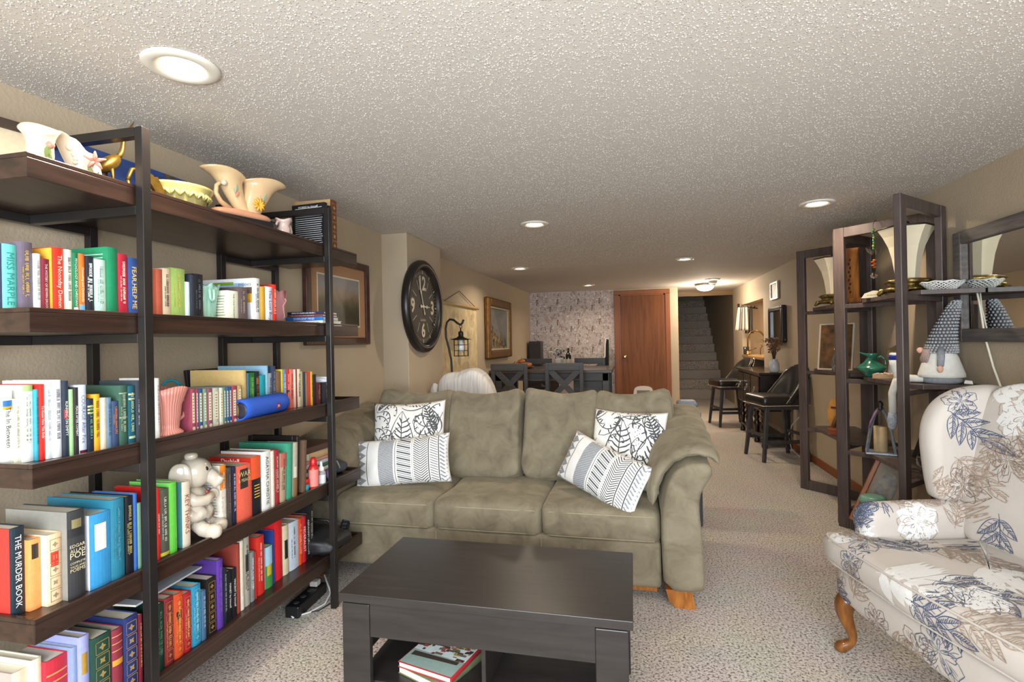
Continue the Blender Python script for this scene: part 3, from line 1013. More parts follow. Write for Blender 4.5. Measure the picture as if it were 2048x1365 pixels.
(5,2.0876,2.1546,0.219,-1.53,'ccd8e4','~','3a4878','pale blue white book with blue lettering',{}),
(5,2.1565,2.1802,0.216,-1.53,'e8501f','~','fcd0a0','slim orange book beside bold red one',{}),
(5,2.1819,2.2132,0.215,-1.53,'cc2834','FEDERALIST','fceee8','red book with bold white capitals beside slim orange one',{}),
(5,2.2151,2.2398,0.218,-1.53,'181818','ABRAHAM LINCOLN','f0f0f0','slim black book with white capitals beside red one',{}),
(5,2.2422,2.272,0.253,-1.53,'1c1a1c','~','b8aca0','tall black book at the far end',{}),
]
rng = random.Random(3)
for (tray, y0, y1, h, X, col, title, tcol, desc, o) in BOOKS:
    th = y1 - y0 - .0006
    r = make_book(th, h, col, title, tcol, depth=min(o.get('d', rng.uniform(.135, .175)), 1.838 + X), o=o, rng=rng)
    r.location = (X, y0 + .0003, TB[tray] + .0005)
    if 'lean' in o:
        r.rotation_euler = (radians(-o['lean'] * .8), 0, 0)
        r.location.z += sin(radians(o['lean'] * .8)) * th
    tag(r, desc + ', %s bookcase shelf' % ORD[tray], 'book', 'books on the %s bookcase shelf' % ORD[tray])

# ---------------------------------------------------------------- soft shapes and printed motifs
from mathutils import noise as mnoise


def spow(c, e):
    return (abs(c) ** e) * (1 if c >= 0 else -1)


def soft_box(m, cx, cy, cz, a, b, c, e=.3, e2=None, amp=.0, fr=6.0, seed=0, nu=36, nv=20, mtx=None, mi=0, shape=None):
    """rounded cushion block: superellipsoid with half sizes a, b, c; amp = wrinkle height"""
    e2 = e if e2 is None else e2
    vs = []
    for j in range(nv + 1):
        ph = -pi / 2 + pi * j / nv
        for i in range(nu):
            th = 2 * pi * i / nu
            x = a * spow(cos(ph), e2) * spow(cos(th), e)
            y = b * spow(cos(ph), e2) * spow(sin(th), e)
            z = c * spow(sin(ph), e2)
            p = Vector((x, y, z))
            if shape:
                p = Vector(shape(p))
            if amp:
                n = Vector((x / a, y / b, z / c))
                n.normalize()
                k = mnoise.noise(Vector((x * fr + seed, y * fr, z * fr))) + .5 * mnoise.noise(Vector((x * fr * 2.3 + seed, y * fr * 2.3, z * fr * 2.3 + 5)))
                p += n * (k * amp)
            p += Vector((cx, cy, cz))
            vs.append(p)
    fs = []
    for j in range(nv):
        for i in range(nu):
            i2 = (i + 1) % nu
            fs.append((j * nu + i, j * nu + i2, (j + 1) * nu + i2, (j + 1) * nu + i))
    m.add(vs, fs, mi, True, mtx)
    return m


def inset_poly(P, d):
    n = len(P)
    out = []
    for i in range(n):
        p0, p, p1 = Vector(P[i - 1]), Vector(P[i]), Vector(P[(i + 1) % n])
        e0 = (p - p0)
        e1 = (p1 - p)
        if e0.length < 1e-9 or e1.length < 1e-9:
            out.append(tuple(p))
            continue
        e0.normalize()
        e1.normalize()
        n0, n1 = Vector((-e0.y, e0.x)), Vector((-e1.y, e1.x))
        nn = n0 + n1
        if nn.length < 1e-6:
            nn = n0
        nn.normalize()
        k = d / max(.45, nn.dot(n0))
        out.append((p.x + nn.x * k, p.y + nn.y * k))
    return out


def smooth_poly(P, it=2):
    for _ in range(it):
        q = []
        n = len(P)
        for i in range(n):
            a, b = P[i], P[(i + 1) % n]
            q.append((a[0] * .75 + b[0] * .25, a[1] * .75 + b[1] * .25))
            q.append((a[0] * .25 + b[0] * .75, a[1] * .25 + b[1] * .75))
        P = q
    return P


def puff(m, P, t0, t1, r, f, n=5, mi=0, crown=0.0, fan=True):
    """rounded slab: outline P (counter-clockwise) extruded from t0 to t1 with edge radius r; f(x, y, t)->point"""
    rings = []
    for k in range(n + 1):
        a = pi / 2 * k / n
        rings.append((inset_poly(P, r * (1 - sin(a))), t0 + r * (1 - cos(a))))
    for k in range(n, -1, -1):
        a = pi / 2 * k / n
        rings.append((inset_poly(P, r * (1 - sin(a))), t1 - r * (1 - cos(a))))
    N = len(P)
    vs = []
    for Q, t in rings:
        vs += [f(x, y, t) for x, y in Q]
    fs = []
    for j in range(len(rings) - 1):
        for i in range(N):
            i2 = (i + 1) % N
            fs.append((j * N + i, j * N + i2, (j + 1) * N + i2, (j + 1) * N + i))
    m.add(vs, fs, mi, True)
    if not fan:
        m.add([f(x, y, rings[0][1]) for x, y in rings[0][0]], [tuple(range(N - 1, -1, -1))], mi)
        m.add([f(x, y, rings[-1][1]) for x, y in rings[-1][0]], [tuple(range(N))], mi)
        return m
    for ring, rev, tt in ((rings[0][0], True, t0 - crown), (rings[-1][0], False, t1 + crown)):
        b = len(m.v)
        cx = sum(q[0] for q in ring) / N
        cy = sum(q[1] for q in ring) / N
        base = rings[0][1] if rev else rings[-1][1]
        pts = [f(x, y, base) for x, y in ring]
        mid = [f(cx + (x - cx) * .5, cy + (y - cy) * .5, base + (tt - base) * .75) for x, y in ring]
        c = f(cx, cy, tt)
        fs = []
        for i in range(N):
            i2 = (i + 1) % N
            q = (i, i2, N + i2, N + i)
            g = (N + i, N + i2, 2 * N)
            fs.append(q[::-1] if rev else q)
            fs.append(g[::-1] if rev else g)
        m.add(pts + mid + [c], fs, mi, True)
    return m


def bvh_of(objs):
    """BVH of some parts, in their parent's space"""
    dg = bpy.context.evaluated_depsgraph_get()
    V, F = [], []
    for o in objs:
        ev = o.evaluated_get(dg)
        me = ev.to_mesh()
        mt = Matrix.Translation(o.location) @ o.rotation_euler.to_matrix().to_4x4()
        b = len(V)
        V += [mt @ v.co for v in me.vertices]
        F += [tuple(b + i for i in p.vertices) for p in me.polygons]
        ev.to_mesh_clear()
    return BVHTree.FromPolygons(V, F)


class Print:
    """flat print laid on curved cloth: strokes and leaves drawn in a plane and dropped onto the surface"""

    def __init__(s, bvh, lift=.0009):
        s.b, s.m, s.lift = bvh, MB(), lift

    def frame(s, o, n, up):
        s.n = Vector(n).normalized()
        s.u = Vector(up).cross(s.n).normalized()
        s.v = s.n.cross(s.u)
        s.o = Vector(o)
        s.rot, s.sc, s.ox, s.oy = 0, 1, 0, 0
        return s

    def place(s, x, y, rot=0, sc=1):
        s.ox, s.oy, s.rot, s.sc = x, y, rot, sc
        return s

    def pt(s, x, y):
        c, k = cos(s.rot), sin(s.rot)
        X = s.ox + s.sc * (x * c - y * k)
        Y = s.oy + s.sc * (x * k + y * c)
        p = s.o + s.u * X + s.v * Y + s.n * .12
        loc, nr, _, d = s.b.ray_cast(p, -s.n, .3)
        if loc is None or nr.dot(s.n) < .12:
            return None
        return loc + nr * s.lift

    def rows(s, R, mi):
        """R: list of rows of plane points; makes quads between rows"""
        G = [[s.pt(*q) for q in row] for row in R]
        for a, b in zip(G, G[1:]):
            for i in range(len(a) - 1):
                q = [a[i], a[i + 1], b[i + 1], b[i]]
                if any(z is None for z in q):
                    continue
                L = max((q[0] - q[1]).length, (q[1] - q[2]).length, (q[2] - q[3]).length, (q[3] - q[0]).length)
                if L > .05:
                    continue
                nn = (q[1] - q[0]).cross(q[3] - q[0])
                if nn.dot(s.n) < 0:
                    q = q[::-1]
                s.m.add(q, [(0, 1, 2, 3)], mi, True)

    def stroke(s, P, w, mi, taper=True):
        R = []
        n = len(P)
        for i, (x, y) in enumerate(P):
            x0, y0 = P[max(i - 1, 0)]
            x1, y1 = P[min(i + 1, n - 1)]
            dx, dy = x1 - x0, y1 - y0
            l = hypot(dx, dy) or 1
            k = w / 2 * ((.35 + .65 * sin(pi * (i + .5) / n)) if taper else 1)
            R.append([(x - dy / l * k, y + dx / l * k), (x + dy / l * k, y - dx / l * k)])
        s.rows(R, mi)

    def leaf(s, L, W, bend, mi, fill=True, out=None, veins=0, n=9, x0=0, y0=0, ang=0, wv=.004, cover=1.0):
        ca, sa = cos(ang), sin(ang)

        def tr(x, y):
            return (x0 + x * ca - y * sa, y0 + x * sa + y * ca)
        ax = [(L * t / n, bend * (t / n) ** 2) for t in range(n + 1)]
        wd = [W * sin(pi * min(1, (t / n) ** .8)) ** .85 + .0005 for t in range(n + 1)]
        if fill:
            lo, hi = (-1, 1) if cover == 1 else (-.15, 1)
            s.rows([[tr(ax[t][0], ax[t][1] + wd[t] * (lo + (hi - lo) * k / 4)) for k in range(5)] for t in range(n + 1)], mi)
        if out is not None:
            for sg in (1, -1):
                s.stroke([tr(ax[t][0], ax[t][1] + sg * wd[t] * 1.12) for t in range(n + 1)], wv, out)
            s.stroke([tr(*q) for q in ax], wv, out)
        for k in range(veins):
            t = 1 + int((n - 3) * k / max(1, veins - 1)) if veins > 1 else 2
            for sg in (1, -1):
                e = (ax[t][0] + L * .16, ax[t][1] + sg * wd[min(t + 1, n)] * .85)
                s.stroke([tr(*ax[t]), tr((ax[t][0] + e[0]) / 2, (ax[t][1] + e[1]) / 2), tr(*e)], wv * 1.3, out if out is not None else mi)


M_sofa = bpy.data.materials.new('olive_microfibre')


def _sofa_mat():
    m = M_sofa
    m.use_nodes = True
    N, L = m.node_tree.nodes, m.node_tree.links
    p = N['Principled BSDF']
    p.inputs['Roughness'].default_value = .85
    p.inputs['Specular IOR Level'].default_value = .2
    p.inputs['Sheen Weight'].default_value = .35
    p.inputs['Sheen Roughness'].default_value = .35
    p.inputs['Sheen Tint'].default_value = lin('d0c4a8')
    tc = N.new('ShaderNodeTexCoord')
    mp = N.new('ShaderNodeMapping')
    mp.inputs['Scale'].default_value = (1, 1, 1)
    n = N.new('ShaderNodeTexNoise')
    n.inputs['Scale'].default_value = 9
    n.inputs['Detail'].default_value = 6
    n.inputs['Roughness'].default_value = .62
    n.inputs['Distortion'].default_value = .7
    L.new(tc.outputs['Object'], mp.inputs['Vector'])
    L.new(mp.outputs['Vector'], n.inputs['Vector'])
    r = N.new('ShaderNodeValToRGB')
    e = r.color_ramp.elements
    e[0].position = .3
    e[0].color = lin('695f4e')
    e[1].position = .72
    e[1].color = lin('8a816d')
    x = e.new(.5)
    x.color = lin('7a715e')
    L.new(n.outputs['Fac'], r.inputs['Fac'])
    L.new(r.outputs['Color'], p.inputs['Base Color'])
    n2 = N.new('ShaderNodeTexNoise')
    n2.inputs['Scale'].default_value = 260
    L.new(tc.outputs['Object'], n2.inputs['Vector'])
    b = N.new('ShaderNodeBump')
    b.inputs['Strength'].default_value = .25
    b.inputs['Distance'].default_value = .002
    L.new(n2.outputs['Fac'], b.inputs['Height'])
    L.new(b.outputs['Normal'], p.inputs['Normal'])


_sofa_mat()

# ---------------------------------------------------------------- sofa
SX, SY = -.75, 2.56
so = thing('sofa', 'long olive green microfibre sofa with pillow arms and wooden feet', 'sofa', (SX, SY, 0))


def sl(m, name, mats, **k):
    o = m.build(name, mats, so, **k)
    o.location = Vector(o.location) - Vector((SX, SY, 0))
    return o


M_seam = mat('sofa_seam_thread', '9a8f74', .8, noise=(80, .1))
XI0, XI1 = -1.615, .118      # inside faces of the arms
m = MB()
m.box(XI0, XI1, 2.585, 3.45, .075, .30)
sl(m, 'base_panel', M_sofa, bevel=.02, seg=3)
q = MB()
for x in (-1.02, -.46):
    q.box(x - .0015, x + .0015, 2.5825, 2.586, .08, .29)
sl(q, 'base_seam', M_seam)
m = MB()
m.prism([(3.28, .3), (3.5, .3), (3.53, .78), (3.49, .86), (3.40, .87), (3.33, .83)], XI0 - .1, XI1 + .1, mtx=Matrix(((0, 0, 1, 0), (1, 0, 0, 0), (0, 1, 0, 0), (0, 0, 0, 1))))
sl(m, 'back_frame', M_sofa, bevel=.03, seg=3)
W3 = (XI1 - XI0) / 3
for k in range(3):
    cx = XI0 + W3 * (k + .5)
    m = MB()

    def shp(p, k=k):
        # crowned top, squared front edge that bellies forward
        z = p.z * (1 + .12 * (1 - (p.x / (W3 / 2)) ** 2) * (1 - (p.y / .31) ** 2)) if p.z > 0 else p.z
        return (p.x, p.y, z)
    soft_box(m, cx, 2.88, .362, W3 / 2 + .004, .305, .088, .16, .3, .007, 7, seed=k * 9 + 1, nu=72, nv=30, shape=shp)
    c = sl(m, 'seat_cushion', M_sofa)
    q = MB()
    for zz in (.418, .302):
        q.tube([(cx + (W3 / 2 - .03) * t / 10, 2.577 + .004 * (abs(t) / 10) ** 4, zz) for t in range(-10, 11)], .0022, 6)
    sq = q.build('cushion_welt', M_seam, c)
# four loose back cushions with pointed top corners
tops = [(-1.625, -1.135), (-1.135, -.66), (-.66, -.205), (-.205, .225)]
for k, (x0, x1) in enumerate(tops):
    cx, hw = (x0 + x1) / 2, (x1 - x0) / 2 + .012
    m = MB()

    def bshape(p, hw=hw, k=k):
        u = p.x / hw
        v = p.z / .27
        ear = .045 * abs(u) ** 4 if v > .2 else 0
        pin = 1 - .05 * (1 - v * v)
        zz = p.z + ear * max(0, v) - .034 * (1 - u * u) * max(0, v)
        return (p.x * pin if k not in (0, 3) else p.x, p.y * (1 - .35 * max(0, v)), zz)
    rot = Matrix.Translation((cx, 3.205 + (.0, -.022, .004, -.02)[k], .698)) @ Matrix.Rotation(radians((4, -3, 3, -5)[k]), 4, 'Z') @ Matrix.Rotation(radians((1.5, -2, 1, -3)[k]), 4, 'Y') @ Matrix.Rotation(radians(-13), 4, 'X')
    soft_box(m, 0, 0, 0, hw - .004, .122, .28, .21, .34, .014, 6.5, seed=k * 13 + 4, nu=64, nv=36, mtx=rot, shape=bshape)
    c = sl(m, 'back_cushion', M_sofa)
AP = [(.13, .085), (.3, .085), (.312, .13), (.31, .232), (.303, .359), (.293, .443), (.294, .528), (.315, .58), (.352, .633), (.352, .668), (.33, .69), (.28, .692), (.236, .684), (.186, .656), (.152, .59), (.128, .50), (.122, .40), (.122, .25)]
AP = smooth_poly(AP, 1)
PADC = [(.085, .485), (.09, .56), (.118, .64), (.168, .70), (.235, .735), (.30, .742), (.352, .728), (.385, .69)]


def arm(sign):
    cxm = XI0 + XI1 if sign < 0 else 0
    def mx(x):
        return x if sign > 0 else cxm - x
    m = MB()
    def f(x, y, t):
        return (mx(x), t, y + .10 * max(0, (t - 2.65) / .8) * min(1, max(0, (y - .3) / .3)))
    P = AP if sign > 0 else AP
    puff(m, P, 2.545 if sign > 0 else 2.582, 3.47, .02, f, 4, fan=False)
    if sign < 0:
        m.f = [tuple(reversed(q)) for q in m.f]
    # the outline lies in x-z while the sweep runs along +y: turn faces outward
    m.f = [tuple(reversed(q)) for q in m.f]
    sl(m, 'arm', M_sofa)
    # pillow laid over the arm
    m = MB()
    ns, nc = 26, 40
    def pad(u, v):
        y = 2.565 + .84 * v if sign > 0 else 2.60 + .81 * v
        endr = min(1, sin(min(1, v / .07) * pi / 2) if v < .07 else 1) * (1 if v < .93 else sin(min(1, (1 - v) / .07) * pi / 2))
        ang = 2 * pi * u
        t = (1 - cos(ang)) / 2          # along the centre line and back
        s = t * (len(PADC) - 1)
        i = min(int(s), len(PADC) - 2)
        fr = s - i
        ax = PADC[i][0] + (PADC[i + 1][0] - PADC[i][0]) * fr
        az = PADC[i][1] + (PADC[i + 1][1] - PADC[i][1]) * fr
        dx, dz = PADC[i + 1][0] - PADC[i][0], PADC[i + 1][1] - PADC[i][1]
        l = hypot(dx, dz)
        side = sin(ang)
        th = (.034 * abs(side) ** .6) * (.25 + .75 * endr)
        sg = 1 if side > 0 else -1
        x = ax - dz / l * th * sg
        z = az + dx / l * th * sg
        mid = sin(pi * v)
        k = mnoise.noise(Vector((ax * 16, y * 9, az * 16 + sign))) * .009 + mnoise.noise(Vector((ax * 5, y * 26, az * 9))) * .007 * (1.2 - mid)
        rise = .115 * max(0, v - .08) * min(1, max(0, (az - .4) / .25))
        return (mx(x + k), y, z + rise + k)
    m.grid(pad, nc, ns, wrap_u=True, flip=sign < 0)
    for v, rv in ((0, False), (1, True)):
        ring = [pad(i / nc, v) for i in range(nc)]
        cen = Vector((0, 0, 0))
        fs = [(i, nc - 1 - i - 1 if False else (i + 1), nc - 1 - (i + 1), nc - 1 - i) for i in range(nc // 2 - 1)]
        fs = [tuple(reversed(q)) if rv else q for q in fs]
        m.add(ring, fs, 0, True)
    sl(m, 'arm_pillow', M_sofa, recalc=True)


arm(1)
arm(-1)
M_foot = mat('honey_oak', 'b0702e', .35, wood=((40, 8, 8), '8a4e1c'), coat=.3)
for x, sg in ((.2, 1), (-1.70, -1)):
    for y in (2.6, 3.35):
        m = MB()
        P = [(-.065, .085), (-.05, .03), (-.02, 0), (.07, 0), (.06, .05), (.055, .085)]
        P = [(a * sg, b) for a, b in P]
        if sg < 0:
            P = P[::-1]
        m.prism(P, -.03, .03, mtx=Matrix.Translation((x, y, 0)) @ Matrix(((1, 0, 0, 0), (0, 0, -1, 0), (0, 1, 0, 0), (0, 0, 0, 1))))
        sl(m, 'foot', M_foot, bevel=.004)
m = MB().box(-.35, .1, 2.62, 2.66, .045, .075)
sl(m, 'bottom_rail', M_foot, bevel=.004)

# ---------------------------------------------------------------- scatter cushions
M_cot = mat('white_cotton', 'e9e7e3', .85, bump=(500, .25, .001), noise=(30, .03))
M_ink = mat('charcoal_print', '4a4b4e', .85, noise=(150, .2))
M_inkg = mat('grey_print', '8e9196', .85, noise=(200, .25))


def pillow(name, label, w_, h_, T, loc, yaw, lean, roll, group):
    t = thing(name, label, 'cushion', loc, 0, group)
    t.rotation_euler = (Matrix.Rotation(radians(yaw), 3, 'Z') @ Matrix.Rotation(radians(-lean), 3, 'X') @ Matrix.Rotation(radians(roll), 3, 'Y')).to_euler()
    m = MB()

    def side(sg):
        def f(u, v):
            x, z = 2 * u - 1, 2 * v - 1
            tt = ((1 - abs(x) ** 2.6) * (1 - abs(z) ** 2.6)) ** .55
            px = x * w_ / 2 * (1 - .05 * (1 - z * z) * abs(x) ** 2)
            pz = z * h_ / 2 * (1 - .07 * (1 - x * x) * abs(z) ** 2)
            k = mnoise.noise(Vector((x * 2.5 + w_, z * 2.5, sg))) * .006 * tt
            return (px, -sg * (T / 2 * tt + k), pz)
        return f
    m.grid(side(1), 36, 28)
    m.grid(side(-1), 36, 28, flip=True)
    body = m.build('cover', M_cot, t, recalc=True)
    return t, body


def botanical(t, body, w_, h_, seed):
    P = Print(bvh_of([body]))
    P.frame((0, 0, 0), (0, -1, 0), (0, 0, 1))
    r = random.Random(seed)
    lw = .006
    # three big feathered leaves inside curved outlines, filled up with curling sprays
    for (x, y, a, L) in ((-.03, -.2, 1.5, .36), (.1, -.17, 1.15, .34), (-.17, -.2, 1.95, .32), (.2, .02, 2.0, .2), (-.2, .16, 1.0, .16), (-.05, .2, .15, .24), (.21, -.2, 1.6, .2)):
        P.place(x, y, a)
        P.leaf(L, L * .2, L * .06, 0, fill=False, out=0, n=16, wv=lw)
        for k in range(9):
            t_ = .12 + .085 * k
            wl = L * .15 * sin(pi * t_)
            for sg in (1, -1):
                P.stroke([(L * t_, L * .06 * t_ ** 2), (L * (t_ + .04), sg * wl * .6), (L * (t_ + .09), sg * wl)], lw * 1.5, 0)
    for k in range(20):
        P.place(r.uniform(-w_ * .45, w_ * .42), r.uniform(-h_ * .45, h_ * .42), r.uniform(0, 6.28))
        s0 = r.uniform(.06, .11)
        pts = [(s0 * cos(q * .35) * (1 - q * .06), s0 * sin(q * .35) * (1 - q * .06)) for q in range(11)]
        P.stroke(pts, lw, 0)
        for q in range(0, 10, 2):
            x, y = pts[q]
            P.stroke([(x, y), (x * .8 + .004, y * .8), (x * .62 + .01, y * .66)], lw * 1.2, 0)
    for k in range(26):
        P.place(.06 + .012 * (k % 3), -.1 + .009 * k)
        P.stroke([(0, 0), (.003, .003)], .005, 0, False)
    P.m.build('leaf_print', M_ink, t)['kind'] = 'stuff'


def banded(t, body, w_, h_):
    P = Print(bvh_of([body]))
    P.frame((0, 0, 0), (0, -1, 0), (0, 0, 1))
    P.place(0, 0)
    L, R = -w_ / 2, w_ / 2
    hh = h_ / 2 * 1.0

    def X(f):
        return L + f * w_

    def line(x0, y0, x1, y1, wd, mi):
        n = max(2, int(hypot(x1 - x0, y1 - y0) / .012))
        P.stroke([(x0 + (x1 - x0) * i / n, y0 + (y1 - y0) * i / n) for i in range(n + 1)], wd, mi, False)
    # triangles at one end
    nt = 6
    for k in range(nt):
        y0 = -hh + 2 * hh * k / nt
        y1 = y0 + 2 * hh / nt
        for (a, b, c) in (((X(.0), y0), (X(.15), y0), (X(.075), (y0 + y1) / 2)), ((X(.0), y1), (X(.15), y1), (X(.075), (y0 + y1) / 2))):
            rows = []
            for i in range(5):
                f = i / 4
                p = (a[0] + (c[0] - a[0]) * f, a[1] + (c[1] - a[1]) * f)
                q = (b[0] + (c[0] - b[0]) * f, b[1] + (c[1] - b[1]) * f)
                rows.append([(p[0] + (q[0] - p[0]) * j / 3, p[1] + (q[1] - p[1]) * j / 3) for j in range(4)])
            P.rows(rows, 1)
    line(X(.16), -hh, X(.16), hh, .004, 0)
    # grey woven band
    n = 30
    for k in range(n):
        y = -hh + 2 * hh * (k + .5) / n
        line(X(.285), y - .01, X(.44), y + .01, 2 * hh / n * .82, 1)
    line(X(.46), -hh, X(.46), hh, .003, 0)
    for k in range(24):
        y = -hh + 2 * hh * (k + .5) / 24
        line(X(.48), y + .012, X(.62), y - .012, .0045 if k % 3 else .0075, 1 if k % 3 else 0)
    line(X(.635), -hh, X(.635), hh, .002, 1)
    for k in range(22):
        y = -hh + 2 * hh * (k + .5) / 22
        line(X(.65), y + .016, X(.72), y - .010, .0042, 0)
        line(X(.72), y - .010, X(.79), y + .016, .0042, 0)
    line(X(.80), -hh, X(.80), hh, .0055, 0)
    for k in range(20):
        y = -hh + 2 * hh * (k + .5) / 20
        line(X(.815), y + .012, X(.885), y - .006, .0035, 0)
    line(X(.895), -hh, X(.895), hh, .0055, 0)
    for k in range(13):
        y = -hh + 2 * hh * (k + .5) / 13
        line(X(.905), y + .014, X(.945), y - .004, .008, 1)
        line(X(.945), y - .004, X(.985), y + .014, .008, 1)
    P.m.build('stripe_print', [M_ink, M_inkg], t)['kind'] = 'stuff'


G = 'black and white cushions on the sofa'
t, b_ = pillow('scatter_cushion', 'square white cushion with charcoal leaf print at the bookcase end of the sofa', .47, .45, .13, (-1.345, 2.985, .69), 2, 14, -3, G)
botanical(t, b_, .47, .45, 1)
t, b_ = pillow('scatter_cushion', 'square white cushion with charcoal leaf print against the uncovered sofa arm', .43, .44, .12, (-.04, 2.975, .66), -20, 20, 0, G)
botanical(t, b_, .43, .44, 5)
t, b_ = pillow('lumbar_cushion', 'oblong banded black and white cushion at the bookcase end of the sofa', .58, .28, .14, (-1.315, 2.83, .585), 4, 16, -6, G)
banded(t, b_, .58, .28)
t, b_ = pillow('lumbar_cushion', 'oblong banded black and white cushion tipped against the uncovered sofa arm', .55, .28, .14, (-.165, 2.78, .575), -34, 24, 14, G)
banded(t, b_, .55, .28)

# ---------------------------------------------------------------- lift-top coffee table
ct = thing('coffee_table', 'low black-brown coffee table with open lower shelf before the sofa', 'coffee table', (-.4865, 1.81, 0))
M_blk = mat('black_brown_laminate', '322e2c', .34, wood=((4, 60, 40), '292523'), spec=.45)
M_edge = mat('table_edge', '35343a', .35)


def tl(m, name, mats, par=ct, **k):
    o = m.build(name, mats, par, **k)
    if par is ct:
        o.location = Vector(o.location) - Vector((-.4865, 1.81, 0))
    return o


tl(MB().box(-.962, -.011, 1.556, 2.062, .422, .450), 'table_top', M_blk, bevel=.002)
for x0, x1 in ((-.956, -.858), (-.122, -.026)):
    for y0, y1 in ((1.568, 1.592), (2.026, 2.05)):
        tl(MB().box(x0, x1, y0, y1, 0, .413), 'leg', M_blk, bevel=.003)
for x0, x1 in ((-.950, -.930), (-.052, -.032)):
    tl(MB().box(x0, x1, 1.594, 2.024, .18, .413), 'side_panel', M_blk, bevel=.002)
tl(MB().box(-.858, -.122, 1.572, 1.588, .306, .421), 'front_apron', M_blk, bevel=.002)
tl(MB().box(-.858, -.122, 2.03, 2.046, .306, .421), 'rear_apron', M_blk, bevel=.002)
tl(MB().box(-.928, -.054, 1.60, 2.02, .125, .145), 'lower_shelf', M_blk, bevel=.002)
tl(MB().box(-.486, -.472, 1.60, 2.02, .146, .40), 'divider', M_blk, bevel=.002)



def lay_book(r, cx, cy, z, rz, depth, h):
    """lay a standing book flat with its middle over (cx, cy); its spine looks along rz"""
    R = Matrix.Rotation(radians(rz), 3, 'Z') @ Matrix.Rotation(radians(90), 3, 'X')
    c = R @ Vector((-depth / 2, 0, h / 2))
    r.rotation_euler = R.to_euler()
    r.location = (cx - c.x, cy - c.y, z)
    return r


g = make_book(.026, .27, '6c7452', depth=.2)
tag(lay_book(g, -.655, 1.74, .1455, -22, .2, .27), 'olive green book lying under the magazine inside the coffee table', 'book')
g = make_book(.02, .285, 'b03038', depth=.215)
M_mag = flat('dfe8e4', .35)
q = MB()
rg = random.Random(4)
y_ = .0205
q.add([(-.003, y_, .003), (-.003, y_, .282), (-.212, y_, .282), (-.212, y_, .003)], [(0, 1, 2, 3)], 0)
q.add([(-.003, y_ + .0002, .2), (-.003, y_ + .0002, .282), (-.212, y_ + .0002, .282), (-.212, y_ + .0002, .2)], [(0, 1, 2, 3)], 1)
for k in range(110):
    z = rg.gauss(.13, .03)
    x = -rg.uniform(.01, .2)
    z = max(.03, min(.2, z))
    a, b = rg.uniform(.004, .016), rg.uniform(.002, .008)
    q.add([(x - a, y_ + .0004 + k * 1e-6, z - b), (x - a, y_ + .0004 + k * 1e-6, z + b), (x + a, y_ + .0004 + k * 1e-6, z + b * .6), (x + a, y_ + .0004 + k * 1e-6, z - b)], [(0, 1, 2, 3)], rg.choice([2, 2, 3, 4, 5, 2]))
q.add([(-.02, y_ + .0006, .205), (-.02, y_ + .0006, .222), (-.2, y_ + .0006, .235), (-.2, y_ + .0006, .21)], [(0, 1, 2, 3)], 2)
q.build('cover_picture', [M_mag, flat('9fb4ac', .35), flat('4a3f38', .35), flat('a89a50', .35), flat('b05048', .35), flat('7a6a58', .35)], g)
tag(lay_book(g, -.655, 1.755, .172, -14, .215, .285), 'glossy white magazine with harbour picture inside the coffee table', 'magazine')

# ---------------------------------------------------------------- floral wing chair
CRZ = atan2(-.963, .27)
wc = thing('wing_chair', 'wing chair in cream linen with navy, taupe and white floral print', 'armchair', (.765, 2.37, 0), CRZ)
M_fab = mat('cream_floral_linen', 'bbb2a9', .8, bump=(350, .2, .001), noise=(8, .03), sheen=.1)
CW = .92
parts = []
m = MB()
soft_box(m, CW / 2, .31, .292, CW / 2, .315, .082, .22, .35, .004, 9, 3, nu=64, nv=22, shape=lambda p: (p.x, p.y - .02 * (1 - (p.x / .46) ** 2) * (1 if p.y < 0 else 0), p.z))
parts.append(m.build('seat_rail', M_fab, wc))
TP = [(.10, .56), (.10, .17), (-.015, .165), (-.02, -.01), (.06, -.04), (.46, -.06), (.86, -.04), (.94, -.01), (.935, .165), (.82, .17), (.82, .56)]
TP = TP[::-1]
TPs = []
for i in range(len(TP)):
    a, b = TP[i], TP[(i + 1) % len(TP)]
    n_ = max(1, int(hypot(b[0] - a[0], b[1] - a[1]) / .05))
    TPs += [(a[0] + (b[0] - a[0]) * k / n_, a[1] + (b[1] - a[1]) * k / n_) for k in range(n_)]
area = sum(TPs[i - 1][0] * TPs[i][1] - TPs[i][0] * TPs[i - 1][1] for i in range(len(TPs)))
if area < 0:
    TPs = TPs[::-1]
TPs = smooth_poly(TPs, 1)
m = MB()
puff(m, TPs, .355, .475, .05, lambda x, y, t: (x, y, t + .004 * mnoise.noise(Vector((x * 9, y * 9, t * 20)))), 6, crown=.022)
cush = m.build('seat_cushion', M_fab, wc)
parts.append(cush)
m = MB()
for zz in (.372, .46):
    m.tube([(x, y, zz) for x, y in inset_poly(TPs, .012 if zz > .4 else .012)], .004, 6, closed=True)
m.build('cushion_piping', M_fab, cush)


